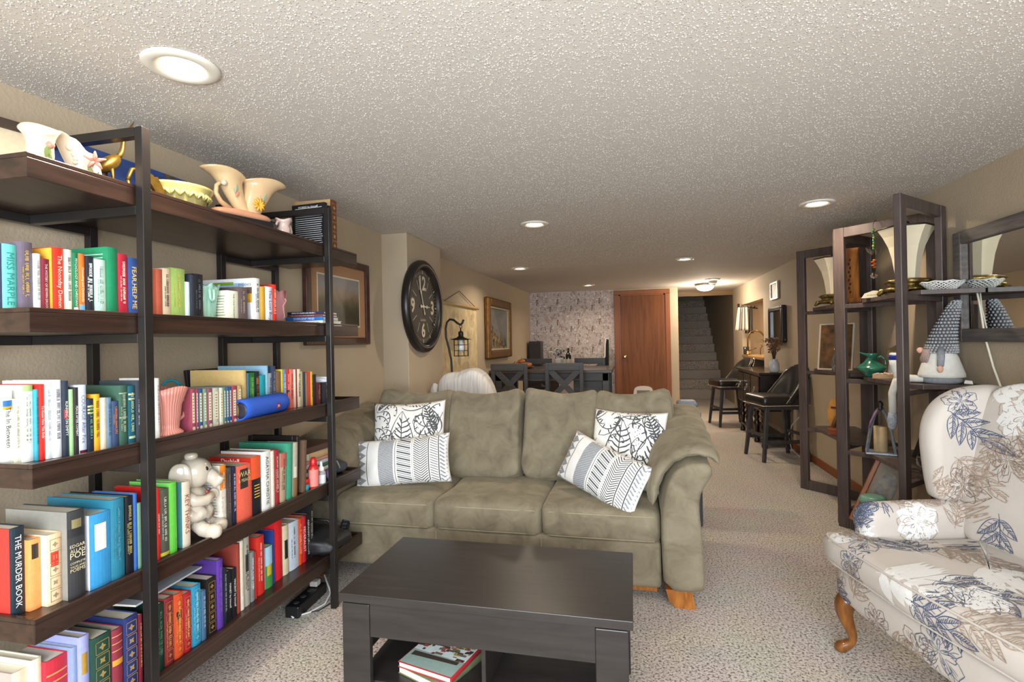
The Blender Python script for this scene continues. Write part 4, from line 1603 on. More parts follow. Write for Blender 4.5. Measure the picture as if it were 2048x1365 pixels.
def ch_arm(sg):
    """rolled arm; sg -1 at the a=0 side, +1 at the other"""
    sec = [(.10, .33), (.10, .50), (.104, .54), (.098, .575), (.075, .598), (.045, .603), (.015, .592), (-.012, .565), (-.02, .535), (-.008, .505), (.006, .47), (.008, .33)]
    m = MB()
    n_ = len(sec)
    st_ = [(.10, .0), (.102, .5), (.108, .75), (.118, .9), (.135, .98), (.16, 1), (.25, 1), (.35, 1), (.45, 1), (.55, 1)]
    c = (.045, .5)
    vs = []
    for b, k in st_:
        kk = max(k, .02)
        for x, z in sec:
            X = c[0] + (x - c[0]) * kk
            Z = c[1] + (z - c[1]) * (kk if z > .45 else max(kk, .6))
            vs.append((X if sg < 0 else CW - X, b, Z))
    fs = []
    for j in range(len(st_) - 1):
        for i in range(n_ - 1):
            q = (j * n_ + i, j * n_ + i + 1, (j + 1) * n_ + i + 1, (j + 1) * n_ + i)
            fs.append(q if sg < 0 else q[::-1])
    m.add(vs, fs, 0, True)
    o = m.build('arm', M_fab, wc, subd=2, recalc=True)
    parts.append(o)
    # wing
    WPf = [(.66, .60), (.425, .585), (.405, .66), (.392, .76), (.385, .84), (.395, .92), (.43, .985), (.49, 1.03), (.56, 1.052), (.70, 1.062), (.74, 1.02), (.71, .8)]
    q = smooth_poly(WPf[::-1], 2)
    ar = sum(q[i - 1][0] * q[i][1] - q[i][0] * q[i - 1][1] for i in range(len(q)))
    if ar < 0:
        q = q[::-1]
    m = MB()
    def f(x, y, t):
        flare = .05 * max(0, (.66 - x) / .27) * 0
        return ((t - flare) if sg < 0 else CW - (t - flare), x, y)
    puff(m, q, -.012, .085, .04, f, 5)
    o = m.build('wing', M_fab, wc, recalc=True)
    parts.append(o)


ch_arm(-1)
ch_arm(1)
m = MB()
soft_box(m, 0, 0, 0, .41, .07, .33, .25, .35, .003, 7, 8, nu=60, nv=30, mtx=Matrix.Translation((CW / 2, .61, .745)) @ Matrix.Rotation(radians(-14), 4, 'X'), shape=lambda p: (p.x, p.y, p.z + .015 * (1 - (p.x / .41) ** 2) * (1 if p.z > 0 else 0)))
parts.append(m.build('inner_back', M_fab, wc))
m = MB()
m.prism([(.6, .24), (.66, .24), (.76, .95), (.70, 1.03), (.64, .7)], .02, CW - .02, mtx=Matrix(((0, 0, 1, 0), (1, 0, 0, 0), (0, 1, 0, 0), (0, 0, 0, 1))))
parts.append(m.build('outer_back', M_fab, wc, bevel=.02, seg=3))
for sg in (-1, 1):
    m = MB()
    x0, x1 = (.005, .09) if sg < 0 else (CW - .09, CW - .005)
    m.box(x0, x1, .16, .64, .25, .56)
    parts.append(m.build('side_panel', M_fab, wc, bevel=.03, seg=3))
M_leg = mat('cabriole_walnut', '8a5622', .35, wood=((30, 30, 7), '623614'), coat=.4)
for x, sx in ((.055, -1), (CW - .055, 1)):
    m = MB()
    pts, rs = [], []
    for (o_, z, r_) in ((0, .235, .034), (.008, .21, .040), (.016, .185, .038), (.016, .16, .032), (.008, .125, .025), (-.004, .09, .019), (-.008, .06, .0165), (.0, .042, .018), (.014, .03, .022), (.026, .018, .026), (.03, .006, .021), (.03, .0, .016)):
        pts.append((x + sx * o_ * .8, .05 - o_, z))
        rs.append(r_)
    m.tube(pts, rs, 14)
    m.build('front_leg', M_leg, wc, subd=1)
    m = MB()
    m.tube([(x, .6, .24), (x, .615, .12), (x, .65, .0)], [.024, .021, .017], 10)
    m.build('rear_leg', M_leg, wc)

# the print on the cloth
C_NAVY = mat('navy_flower_ink', '4c566f', .8, noise=(120, .35))
C_TAUPE = mat('taupe_flower_ink', '9c8979', .8, noise=(120, .25))
C_WHITE = mat('white_flower_ink', 'd8d6d3', .8, noise=(60, .02))
C_LINE = mat('fine_flower_line', '7a675a', .8, noise=(90, .2))
FM = [C_NAVY, C_TAUPE, C_WHITE, C_LINE]


def peony(P, R, line, fill=None, seed=0):
    r = random.Random(seed)
    if fill is not None:
        for k in range(8):
            a = k * pi / 4 + r.uniform(-.2, .2)
            P.leaf(R * r.uniform(.92, 1.1), R * .40, 0, fill, ang=a, n=8)
    for ring, (n_, rr, w_) in enumerate(((7, 1.0, .36), (6, .7, .3), (5, .42, .22))):
        for k in range(n_):
            a = 2 * pi * k / n_ + ring * .5 + r.uniform(-.15, .15)
            pts = []
            for i in range(9):
                t = -1 + i / 4
                d = R * rr * (1 - .22 * t * t + .05 * sin(9 * t + k)) - R * .28 * abs(t) ** 3
                an = a + t * w_ * 1.5
                pts.append((d * cos(an), d * sin(an)))
            P.stroke(pts, max(.0028, R * .028), line)
            for q in range(2):
                an = a + r.uniform(-.25, .25)
                P.stroke([(R * rr * .5 * cos(an), R * rr * .5 * sin(an)), (R * rr * .68 * cos(an + .04), R * rr * .68 * sin(an + .04)), (R * rr * .85 * cos(an), R * rr * .85 * sin(an))], max(.0018, R * .016), line)


def sketch_leaf(P, L, W, bend, mi, x0, y0, ang, r):
    """leaf drawn like a pen sketch: outline, vein and hatching on one half"""
    ca, sa = cos(ang), sin(ang)

    def tr(x, y):
        return (x0 + x * ca - y * sa, y0 + x * sa + y * ca)
    n = 12
    def ax(t):
        return (L * t, bend * t * t)
    def wd(t):
        return W * sin(pi * min(1, t ** .75)) ** .9
    for sg in (1, -1):
        P.stroke([tr(ax(k / n)[0], ax(k / n)[1] + sg * wd(k / n)) for k in range(n + 1)], .0034, mi)
    P.stroke([tr(*ax(k / n * .95)) for k in range(n + 1)], .003, mi)
    nh = int(L / .008)
    for k in range(nh):
        t = .08 + .84 * k / nh
        e = min(.98, t + .1)
        lim = r.uniform(.45, .95)
        sg = 1
        P.stroke([tr(*ax(t)), tr((ax(t)[0] + ax(e)[0]) / 2, ax((t + e) / 2)[1] + sg * wd((t + e) / 2) * lim * .55), tr(ax(e)[0], ax(e)[1] + sg * wd(e) * lim)], .0034, mi)
        if k % 3 == 0:
            P.stroke([tr(*ax(t)), tr(ax(e)[0], ax(e)[1] - wd(e) * .7)], .0025, mi)


def sprig(P, L, mi, out, n_=4, cover=1.0, fill=True):
    r = random.Random(int(L * 1000) + mi * 7 + int(P.ox * 333))
    L *= 1.15
    P.stroke([(L * t / 8, .08 * L * sin(t * .4)) for t in range(9)], .004, mi)
    for k in range(n_):
        t = .12 + .72 * k / n_
        for sg in (1, -1):
            ln = L * (.58 - .18 * k / n_) * r.uniform(.85, 1.1)
            an = sg * (.85 - .4 * t) + r.uniform(-.1, .1)
            if mi == 2:
                P.leaf(ln, ln * .23, sg * ln * .12, 2, x0=L * t, y0=.02 * L, ang=an, n=10)
            else:
                sketch_leaf(P, ln, ln * .2, sg * ln * .1, mi, L * t, .02 * L, an, r)
    if mi != 2:
        sketch_leaf(P, L * .45, L * .09, .02 * L, mi, L * .85, .05 * L, .05, r)
    else:
        P.leaf(L * .45, L * .1, .02 * L, 2, x0=L * .85, y0=.05 * L, ang=.05, n=10)


bv = bvh_of(parts)
P = Print(bv, .0011)
# inside back and wing seen from the front
P.frame((.35, .45, .78), (0, -1, .15), (0, 0, 1))
for (x, y, kind, rot, s_, c) in ((-.10, .20, 'pw', .3, .105, 0), (-.13, .03, 'p', 1.2, .085, 0), (.02, .06, 'lw', .4, .20, 0), (-.02, -.06, 'lt', 1.7, .20, 0), (.09, -.16, 'p', .2, .11, 0), (-.12, -.17, 'ln', -1.5, .16, 0), (.13, .12, 'ln', 1.2, .26, 0), (-.18, .12, 'lt', -1.8, .12, 0), (.2, .22, 'pw', 0, .1, 0), (-.24, .24, 'lw', .8, .12, 0), (.22, -.2, 'ln', 2.3, .2, 0)):
    P.place(x, y, rot)
    if kind == 'p':
        peony(P, s_, 3, None, int(x * 99))
    elif kind == 'pw':
        peony(P, s_, 1, 2, int(x * 99))
    else:
        c = {'w': 2, 't': 1, 'n': 0}[kind[1]]
        sprig(P, s_, c, {2: 2, 1: 1, 0: 0}[c], 3 if s_ < .17 else 4, 1.0 if c == 2 else .6)
# wing and arm on the a=0 side, inside face
P.frame((.09, .5, .8), (.85, -.5, .1), (0, 0, 1))
for (x, y, kind, rot, s_) in ((-.05, .16, 'ln', -.8, .16), (-.03, -.02, 'lt', -.9, .14), (0, -.13, 'p', .4, .07), (.0, .2, 'p', .4, .06), ):
    P.place(x, y, rot)
    peony(P, s_, 3 if y < 0 else 0, None, 5) if kind == 'p' else sprig(P, s_, {'w': 2, 't': 1, 'n': 0}[kind[1]], {'w': 2, 't': 1, 'n': 0}[kind[1]], 3, .6)
P.frame((.10, .32, .52), (1, -.1, .55), (0, 0, 1))
for (x, y, kind, rot, s_) in ((-.02, .01, 'pw', .4, .085), (.1, .06, 'lt', 1.9, .13), (-.1, .08, 'lt', .6, .1), (.13, -.01, 'lt', 1.2, .1), (-.15, .06, 'ln', 2.6, .1), (.02, .1, 'lt', .4, .09)):
    P.place(x, y, rot)
    peony(P, s_, 1, 2, 6) if kind == 'pw' else sprig(P, s_, {'w': 2, 't': 1, 'n': 0}[kind[1]], {'w': 2, 't': 1, 'n': 0}[kind[1]], 3, .6)
# front of that arm
P.frame((.045, .1, .53), (-.1, -1, .1), (0, 0, 1))
for (x, y, kind, rot, s_) in ((-.03, -.06, 'ln', 1.2, .13), (.02, -.03, 'ln', 1.9, .12), (0, -.1, 'lw', .8, .1)):
    P.place(x, y, rot)
    sprig(P, s_, {'w': 2, 't': 1, 'n': 0}[kind[1]], {'w': 2, 't': 1, 'n': 0}[kind[1]], 3, .6)
# top of the seat cushion
P.frame((.35, .2, .48), (0, 0, 1), (0, 1, 0))
for (x, y, kind, rot, s_) in ((-.2, -.14, 'pn', .4, .085), (-.05, -.05, 'ln', 2.9, .17), (-.14, .06, 'lt', .3, .2), (.08, -.02, 'lw', .6, .2), (.1, -.18, 'ln', .5, .22), (.14, .16, 'p', .3, .09), (.25, -.14, 'pw', .1, .08), ):
    P.place(x, y, rot)
    if kind == 'p':
        peony(P, s_, 3, None, 2)
    elif kind == 'pn':
        peony(P, s_, 0, None, 2)
    elif kind == 'pw':
        peony(P, s_, 1, 2, 2)
    else:
        c = {'w': 2, 't': 1, 'n': 0}[kind[1]]
        sprig(P, s_, c, c, 4, 1.0 if c == 2 else .6)
# cushion border and seat rail, front
P.frame((.35, -.06, .36), (0, -1, .12), (0, 0, 1))
for (x, y, kind, rot, s_) in ((-.28, -.06, 'pt', .4, .06), (-.18, -.075, 'lt', 1.1, .13), (-.33, -.07, 'ln', -.5, .12), (-.06, -.1, 'p', .2, .06), (.12, -.1, 'p', .4, .075), (.2, -.05, 'pn', .5, .085), (-.15, .07, 'pn', .2, .06), (-.02, .09, 'lw', .1, .16), (.12, .07, 'ln', -.2, .16), (.27, .08, 'lt', .1, .14), (.0, -.13, 'lt', .1, .1)):
    P.place(x, y, rot)
    if kind == 'p':
        peony(P, s_, 3, None, 2)
    elif kind == 'pn':
        peony(P, s_, 0, None, 2)
    elif kind == 'pt':
        peony(P, s_, 1, None, 2)
    else:
        c = {'w': 2, 't': 1, 'n': 0}[kind[1]]
        sprig(P, s_, c, c, 3, 1.0 if c == 2 else .6)
# seat rail on the a=0 side
P.frame((0, .2, .34), (-1, 0, .1), (0, 0, 1))
for (x, y, kind, rot, s_) in ((.1, .1, 'lt', 1.2, .14), (-.02, -.04, 'ln', .4, .14), (-.1, .1, 'lw', 1.8, .14), (.0, .2, 'ln', .9, .14)):
    P.place(x, y, rot)
    c = {'w': 2, 't': 1, 'n': 0}[kind[1]]
    sprig(P, s_, c, c, 3, .6)
pr = P.m.build('floral_print', FM, wc)
pr['kind'] = 'stuff'

# ---------------------------------------------------------------- two V-framed etageres on the right
M_et = mat('dark_brown_wood', '574a46', .42, wood=((25, 25, 3), '463b38'), spec=.4)
ZB = [1.497, 1.007, .537]


def etagere(label, frames, board):
    t = thing('etagere', label, 'shelving unit', (board[0][0], board[0][1], 0), 0, 'open display shelves by the right wall')
    off = Vector((board[0][0], board[0][1], 0))

    def part(m, name, **k):
        o = m.build(name, M_et, t, **k)
        o.location -= off
    for (ax, ay), (bx, by) in frames:
        d = Vector((bx - ax, by - ay, 0)).normalized()
        up = Vector((0, 0, 1))
        nrm = Vector((-d.y, d.x, 0))
        A, B = Vector((ax, ay, 0)) + d * .033, Vector((bx, by, 0)) - d * .033
        for P in (A, B):
            m = MB()
            m.bar(P, P + up * 1.98, .034, .066, up=d)
            part(m, 'post', bevel=.004)
        for z, h in ((1.948, .064), (.04, .075)) + tuple((zb - .036, .028) for zb in ZB):
            m = MB()
            m.bar(A + d * .033 + up * z, B - d * .033 + up * z, .03, h, up=(0, 0, 1))
            part(m, 'frame_rail' if h > .05 else 'rung', bevel=.003)
    for z in ZB:
        part(MB().prism(board, z - .022, z), 'shelf_board', bevel=.003)


etagere('dark brown open etagere next to the wall mirror', [((1.334, 3.894), (1.735, 3.47)), ((1.311, 2.995), (1.71, 3.395))], [(1.455, 3.09), (1.738, 3.09), (1.738, 3.80), (1.46, 3.80), (1.425, 3.72), (1.425, 3.17)])
etagere('dark brown open etagere next to the leather stool', [((1.366, 4.811), (1.74, 4.415)), ((1.352, 3.935), (1.735, 4.335))], [(1.46, 4.01), (1.738, 4.01), (1.738, 4.72), (1.46, 4.72), (1.425, 4.64), (1.425, 4.09)])

# wall mirror
mr = thing('wall_mirror', 'wide wall mirror in a weathered grey wooden frame', 'mirror', (1.74, 2.75, 1.52))
M_wea = mat('weathered_grey_wood', '6e6660', .6, wood=((30, 3, 30), '4a4442'), bump=(60, .3, .002))
y0, y1, z0, z1 = 2.0, 3.335, 1.225, 1.815
fw_ = .068
for nm, q in (('frame_side', (y0, y0 + fw_, z0, z1)), ('frame_side', (y1 - fw_, y1, z0, z1)), ('frame_side', (y0 + fw_, y1 - fw_, z0, z0 + fw_)), ('frame_side', (y0 + fw_, y1 - fw_, z1 - fw_, z1))):
    o = MB().box(1.722, 1.757, q[0], q[1], q[2], q[3]).build(nm, M_wea, mr, bevel=.006)
    o.location -= Vector((1.74, 2.75, 1.52))
o = MB().box(1.742, 1.75, y0 + fw_, y1 - fw_, z0 + fw_, z1 - fw_).build('mirror_glass', mat('mirror_silver', 'e8ebe8', .02, 1.0), mr)
o.location -= Vector((1.74, 2.75, 1.52))

# torchiere table lamps: flared panelled shade on a footed brass base
M_shade = mat('cream_lamp_shade', 'e0d2b4', .6, noise=(3, .05))
M_brz = mat('antique_brass', '7d6a3c', .35, .85, noise=(40, .5), bump=(70, .6, .004))
M_rim = mat('dark_bronze', '2e2520', .45, .3)


def shade_lamp(x, y, z, label, s=1.0, rz=0):
    t = thing('table_lamp', label, 'lamp', (x, y, z), rz, 'brass footed lamps with flared shades')
    prof = [(.050, 0), (.055, .05), (.064, .12), (.080, .19), (.104, .25), (.130, .298)]
    n = 6
    m = MB()
    vs = []
    for r, zz in prof:
        for k in range(n):
            a = 2 * pi * k / n + pi / 6
            vs.append((r * s * cos(a) * 1.12, r * s * sin(a) * 1.0, .092 * s + zz * s))
    fs = []
    for i in range(len(prof) - 1):
        for k in range(n):
            k2 = (k + 1) % n
            fs.append((i * n + k, i * n + k2, (i + 1) * n + k2, (i + 1) * n + k))
    m.add(vs, fs)
    m.build('lamp_shade', M_shade, t, solid=.004)
    m = MB()
    top = [Vector(v) for v in vs[-n:]]
    m.tube(top, .005 * s, 8, closed=True)
    m.build('shade_rim', M_rim, t)
    m = MB()
    m.lathe([(.016, .385 * s), (.02, .392 * s), (.012, .40 * s), (.018, .412 * s), (.014, .425 * s), (.004, .432 * s)], 14)
    m.tube([(0, 0, .08 * s), (0, 0, .39 * s)], .005, 8)
    for k in range(3):
        a = k * 2 * pi / 3
        m.tube([(0, 0, .385 * s), (.125 * s * cos(a), .125 * s * sin(a), .388 * s)], .003, 6)
    m.build('finial', M_rim, t)
    m = MB()
    m.lathe([(.115 * s, .022 * s), (.13 * s, .03 * s), (.11 * s, .042 * s), (.088 * s, .052 * s), (.092 * s, .064 * s), (.115 * s, .078 * s), (.10 * s, .088 * s), (.058 * s, .096 * s)], 36, f=lambda a, r, zz: (r * (1 + .08 * cos(6 * a)) * cos(a), r * (1 + .08 * cos(6 * a)) * sin(a), zz))
    m.build('base', M_brz, t)
    for k in range(4):
        a = k * pi / 2 + pi / 4
        m = MB()
        c, s_ = cos(a), sin(a)
        m.tube([(.095 * s * c, .095 * s * s_, .036 * s), (.125 * s * c, .125 * s * s_, .028 * s), (.136 * s * c, .136 * s * s_, .013 * s), (.145 * s * c, .145 * s * s_, .008 * s)], [.014 * s, .018 * s, .013 * s, .008 * s], 8)
        m.build('scroll_foot', M_brz, t)
    return t


shade_lamp(1.565, 3.47, 1.4975, 'lamp with flared cream shade on the etagere next to the wall mirror', 1.0, .3)
shade_lamp(1.50, 4.40, 1.4975, 'lamp with flared cream shade on the etagere next to the leather stool', .92, .3)

# cords of the lamps down the wall
M_cord = mat('ivory_cord', 'd8d2bc', .5)
tag(MB().tube([(1.735, 3.16, 1.50), (1.74, 3.14, 1.40), (1.735, 3.1, 1.25), (1.74, 3.05, 1.1), (1.742, 2.99, .98), (1.743, 2.96, .8), (1.743, 2.96, .3)], .005, 8).build('lamp_cord', M_cord), 'ivory lamp cord hanging beside the wall mirror', 'cord')
tag(MB().tube([(1.742, 4.0, 1.47), (1.742, 3.98, 1.3), (1.742, 3.95, 1.18), (1.742, 3.93, 1.03)], .004, 8).build('lamp_cord', M_cord), 'ivory lamp cord on the wall behind the green pitcher', 'cord')

# hanging crystal beads
t = thing('bead_suncatcher', 'string of green and amber beads with crystal ball hanging from the etagere', 'suncatcher', (1.487, 3.70, 1.98))
M_gb = mat('green_bead', '3f8a5c', .1, trans=.6)
M_ab = mat('amber_bead', 'c8662a', .1, trans=.5)
M_cr = mat('crystal', 'f4f8fa', .02, trans=1.0)
MB().tube([(.02, 0, -.0), (.005, -.022, .006), (-.012, -.03, -.02), (-.012, -.03, -.08), (-.012, -.03, -.34)], .0018, 6).build('hook_wire', M_rim, t)
rg = random.Random(2)
for k in range(8):
    o = MB().ball((-.012 + rg.uniform(-.006, .006), -.03 + rg.uniform(-.005, .005), -.055 - .017 * k), .008, rz=.009, seg=10, rings=6).build('green_bead', M_gb if k % 3 else mat('olive_bead', '8a9a4a', .12, trans=.4), t)
for sg in (-1, 1):
    m = MB()
    m.add([(-.012, -.031, -.19), (-.012 + sg * .045, -.031, -.165), (-.012 + sg * .036, -.031, -.195), (-.012 + sg * .01, -.031, -.215)], [(0, 1, 2, 3)])
    m.build('glass_wing', M_cr, t, solid=.004)
for k in range(5):
    MB().ball((-.012 + (-1) ** k * .004, -.03, -.245 - .011 * k), .011, rz=.006, seg=10, rings=6).build('amber_bead', M_ab, t)
m = MB()
m.ball((-.012, -.03, -.34), .02, seg=10, rings=8)
m.sm = [False] * len(m.sm)
m.build('crystal_ball', M_cr, t)

# upright carved plank on the far etagere's top board
t = thing('carved_plank', 'amber stained upright wooden plank with dark carved marks on the top shelf', 'wood carving', (1.50, 4.10, 1.4975), radians(-40))
M_plk = mat('amber_plank', 'b0702c', .4, wood=((30, 30, 4), '7a3e12'), coat=.2)
MB().box(-.07, .07, -.02, .05, 0, .035).build('plinth', M_plk, t, bevel=.004)
MB().prism([(-.055, 0), (.055, 0), (.05, .3), (.058, .345), (-.048, .35), (-.06, .2)], 0, .022, mtx=Matrix.Translation((0, .01, .035)) @ Matrix.Rotation(pi / 2, 4, 'X')).build('plank', M_plk, t, bevel=.004)
m = MB()
for k in range(9):
    z = .07 + .028 * k
    x = .004 * (-1) ** k
    m.add([(x - .007, -.0128, z), (x + .003, -.0128, z - .006), (x + .008, -.0128, z + .01), (x - .002, -.0128, z + .016)], [(0, 1, 2, 3)])
m.build('carved_marks', mat('burnt_mark', '2a1a10', .7), t)

# lattice bowl, cream stone
t = thing('lattice_bowl', 'white openwork porcelain bowl beside the flared lamp', 'bowl', (1.655, 3.30, 1.4975))
M_porc = mat('white_porcelain', 'e2e2de', .2, coat=.3)
m = MB()
for k in range(24):
    for sg in (1, -1):
        a0 = 2 * pi * k / 24
        pts = []
        for i in range(6):
            f = i / 5
            r = .045 + .05 * f ** .8
            a = a0 + sg * f * .9
            pts.append((r * cos(a), r * sin(a), .006 + .045 * f))
        m.tube(pts, .0028, 5)
m.build('lattice_side', M_porc, t)
MB().lathe([(.001, .002), (.044, 0), (.048, .008), (.04, .009), (.001, .006)], 28).build('bowl_floor', M_porc, t)
MB().tube([(.096 * cos(k * pi / 16), .096 * sin(k * pi / 16), .052 + .003 * cos(k * pi / 2)) for k in range(32)], .004, 6, closed=True).build('rim', M_porc, t)
t = thing('cream_wedge', 'small cream wedge shaped stone with engraved script before the lamp', 'ornament', (1.44, 3.60, 1.4975), radians(-50))
MB().prism([(-.06, 0), (.06, 0), (.055, .03), (.01, .042), (-.04, .028)], -.018, .018, mtx=Matrix.Rotation(pi / 2, 4, 'X')).build('stone', mat('cream_stone', 'd8cdb0', .6), t, bevel=.006, seg=3)
m = MB()
marks(m, 0, 0, .005, .05, 0, rg)
m2 = MB()
m2.add([(z, -.0185, .016 + y) for x, y, z in m.v], m.f)
m2.build('engraving', flat('8a7c5c'), t)

# gnome on the middle board
t = thing('gnome_doll', 'plush gnome with tall grey knitted hat sitting on the middle shelf', 'doll', (1.60, 3.22, 1.0075), radians(-25))
M_gw = mat('white_felt', 'd9d6cd', .95, noise=(60, .05), bump=(200, .3, .002))
M_gg = mat('grey_felt', '8b8e94', .95, noise=(80, .15), bump=(200, .3, .002))
M_skin = mat('pink_felt', 'd8a890', .9)
soft = MB()
soft.lathe([(.075, 0), (.088, .01), (.088, .028), (.075, .036)], 28)
soft.build('grey_base', M_gg, t)
MB().lathe([(.08, .03), (.102, .034), (.1, .05), (.088, .09), (.073, .14), (.055, .18), (.03, .2)], 32, f=lambda a, r, z: (r * cos(a) * (1 + .02 * cos(5 * a)), r * sin(a), z)).build('white_coat', M_gw, t)
M_knit = bpy.data.materials.new('knitted_hat')
M_knit.use_nodes = True
_p = M_knit.node_tree.nodes['Principled BSDF']
_p.inputs['Roughness'].default_value = .95
_n = M_knit.node_tree.nodes.new('ShaderNodeTexNoise')
_n.inputs['Scale'].default_value = 40
_r = M_knit.node_tree.nodes.new('ShaderNodeValToRGB')
_r.color_ramp.elements[0].color = lin('4a4a4e')
_r.color_ramp.elements[1].color = lin('c4c4c4')
_r.color_ramp.elements[0].position = .4
_r.color_ramp.elements[1].position = .6
M_knit.node_tree.links.new(_n.outputs['Fac'], _r.inputs['Fac'])
M_knit.node_tree.links.new(_r.outputs['Color'], _p.inputs['Base Color'])
M_knd = mat('hat_gap', '48484c', .95)
hatp = [(.0, .0, .165, .072), (.004, .0, .2, .066), (.012, 0, .25, .056), (.024, 0, .3, .046), (.04, 0, .35, .037), (.055, 0, .395, .028), (.066, 0, .425, .021), (.072, 0, .44, .008)]
MB().tube([(a, b, c) for a, b, c, d in hatp], [d for *_, d in hatp], 24).build('hat', M_knd, t)
m = MB()
nrow = 20
for i in range(nrow):
    f = i / nrow * (len(hatp) - 1.2)
    k = int(f)
    q = f - k
    c = [hatp[k][j] + (hatp[k + 1][j] - hatp[k][j]) * q for j in range(4)]
    nn = max(7, int(c[3] * 2 * pi / .0155))
    for j in range(nn):
        a = 2 * pi * (j + .5 * (i % 2)) / nn
        m.ball((c[0] + c[3] * cos(a), c[1] + c[3] * sin(a), c[2]), .0075, .0075, .0065, 6, 4)
kn = m.build('hat_stitches', mat('grey_yarn', '9fa0a2', .95, noise=(90, .25)), t)
kn['kind'] = 'stuff'
m = MB()
for k in range(26):
    a = pi + (k / 25 - .5) * 1.6
    r = .068
    m.tube([(r * cos(a), r * sin(a), .18), ((r + .012) * cos(a), (r + .012) * sin(a), .13), ((r + .01) * cos(a), (r + .01) * sin(a), .085 + .01 * (k % 3))], [.009, .008, .002], 6)
m.build('beard', mat('brown_grey_beard', '9a8880', .95, noise=(120, .2)), t)
MB().ball((-.085, 0, .175), .016).build('nose', M_skin, t)
for sg in (-1, 1):
    m = MB()
    m.tube([(0, sg * .062, .185), (0, sg * .085, .14), (-.004, sg * .098, .095)], [.017, .016, .015], 10)
    m.build('sleeve', M_gg, t)
    MB().ball((-.005, sg * .101, .08), .013, rz=.02).build('hand', M_skin, t)
for k, yy in enumerate((-.03, .035)):
    m = MB()
    m.tube([(-.06, yy, .02), (-.13, yy, .022), (-.195, yy, .0), (-.21, yy, -.06), (-.21, yy - .005, -.17)], [.016, .018, .019, .019, .018], 12)
    m.build('dangling_leg', M_gw, t)
    m = MB()
    m.tube([(-.21, yy - .005, -.168), (-.212, yy - .005, -.21), (-.214, yy - .006, -.25), (-.214, yy - .006, -.262)], [.02, .024, .019, .006], 12)
    m.build('grey_boot', mat('grey_knit', '9aa0a8', .95, noise=(120, .3)), t)
m = MB()
m.add([(.09, -.05, .004), (.125, -.06, .002), (.122, -.045, .018), (.095, -.035, .02)], [(0, 1, 2, 3)])
m.build('care_label', flat('eceae6'), t, solid=.001)

# goblet with blue rim
t = thing('blue_rim_goblet', 'white ceramic goblet with a cobalt blue rim', 'vase', (1.478, 3.40, 1.0075))
MB().lathe([(.02, 0), (.022, .012), (.018, .02), (.026, .045), (.038, .085), (.042, .12)], 24, cap1=False).build('bowl', M_porc, t, solid=.003)
MB().lathe([(.0425, .118), (.0425, .145)], 24, cap0=False, cap1=False).build('blue_band', mat('cobalt', '1c2f8c', .2), t, solid=.003)
MB().lathe([(.0415, .145), (.036, .158)], 24, cap0=False, cap1=False).build('lip', M_porc, t, solid=.003)

# green pitcher
t = thing('green_pitcher', 'squat green glazed pottery pitcher with looped handle', 'pitcher', (1.47, 3.72, 1.0075), radians(-15))
M_gp = mat('green_glaze', '2c6a54', .18, noise=(14, .45), coat=.4)
MB().lathe([(.034, 0), (.036, .008), (.05, .025), (.07, .04), (.082, .055), (.078, .062), (.06, .075), (.04, .092), (.027, .11), (.025, .122)], 30, cap1=False).build('body', M_gp, t)
MB().lathe([(.025, .12), (.028, .135), (.034, .146)], 24, cap0=False, cap1=False, f=lambda a, r, z: (r * cos(a) - (.034 if abs(a - pi) < .45 else 0) * ((z - .118) / .028), r * sin(a), z + (.010 if abs(a - pi) < .45 else 0))).build('spout', M_gp, t, solid=.003)
MB().tube([(.022, 0, .118), (.05, 0, .128), (.072, 0, .11), (.076, 0, .08), (.066, 0, .066)], [.007, .007, .007, .006, .006], 10).build('handle', M_gp, t)

# wooden box of shells
t = thing('shell_box', 'shallow pale wooden box filled with small shells', 'box', (1.50, 3.575, 1.0075), radians(-28))
M_pine = mat('pale_pine', 'c09a66', .55, wood=((6, 50, 50), 'a8804c'))
m = MB()
m.box(-.072, .072, -.045, .045, 0, .006).box(-.072, .072, -.045, -.039, .006, .026).box(-.072, .072, .039, .045, .006, .026).box(-.072, -.066, -.039, .039, .006, .026).box(.066, .072, -.039, .039, .006, .026)
m.build('box_body', M_pine, t)
m = MB()
for k in range(70):
    m.ball((rg.uniform(-.06, .06), rg.uniform(-.034, .034), .022 + rg.uniform(0, .008)), rg.uniform(.005, .009), rz=.004, seg=6, rings=4, mi=k % 2)
m.build('shells', [mat('pink_shell', 'd0a090', .4), mat('white_shell', 'd8cfc4', .4)], t)['kind'] = 'stuff'

# little house shaped picture frame
t = thing('house_frame', 'small wooden house shaped frame with a sketch inside, leaning', 'picture frame', (1.62, 3.80, 1.0075), radians(-50))
t.rotation_euler = (radians(-8), radians(6), radians(-50))
m = MB()
m.box(-.045, -.033, -.012, .012, 0, .16).box(.033, .045, -.012, .012, 0, .16).box(-.033, .033, -.012, .012, 0, .015).box(-.033, .033, -.012, .012, .15, .162)
m.build('frame', mat('oak_pale', 'a07c4c', .5, wood=((40, 40, 6), '84602f')), t)
MB().prism([(-.055, .16), (.055, .16), (.02, .182), (0, .2), (-.02, .182)], -.015, .015, mtx=Matrix.Rotation(pi / 2, 4, 'X')).build('roof', mat('roof_brown', '6e5c44', .6), t, bevel=.002)
MB().box(-.033, .033, .002, .006, .015, .15).build('sketch_paper', flat('ddd8cc'), t)
m = MB()
for k in range(9):
    m.add([(-.012 + .003 * (k % 4), .0015, .035 + .01 * k), (.008 + .003 * (k % 3), .0015, .038 + .01 * k), (.006, .0015, .043 + .01 * k), (-.01, .0015, .042 + .01 * k)], [(0, 1, 2, 3)])
m.build('sketch_marks', flat('6a665e'), t)

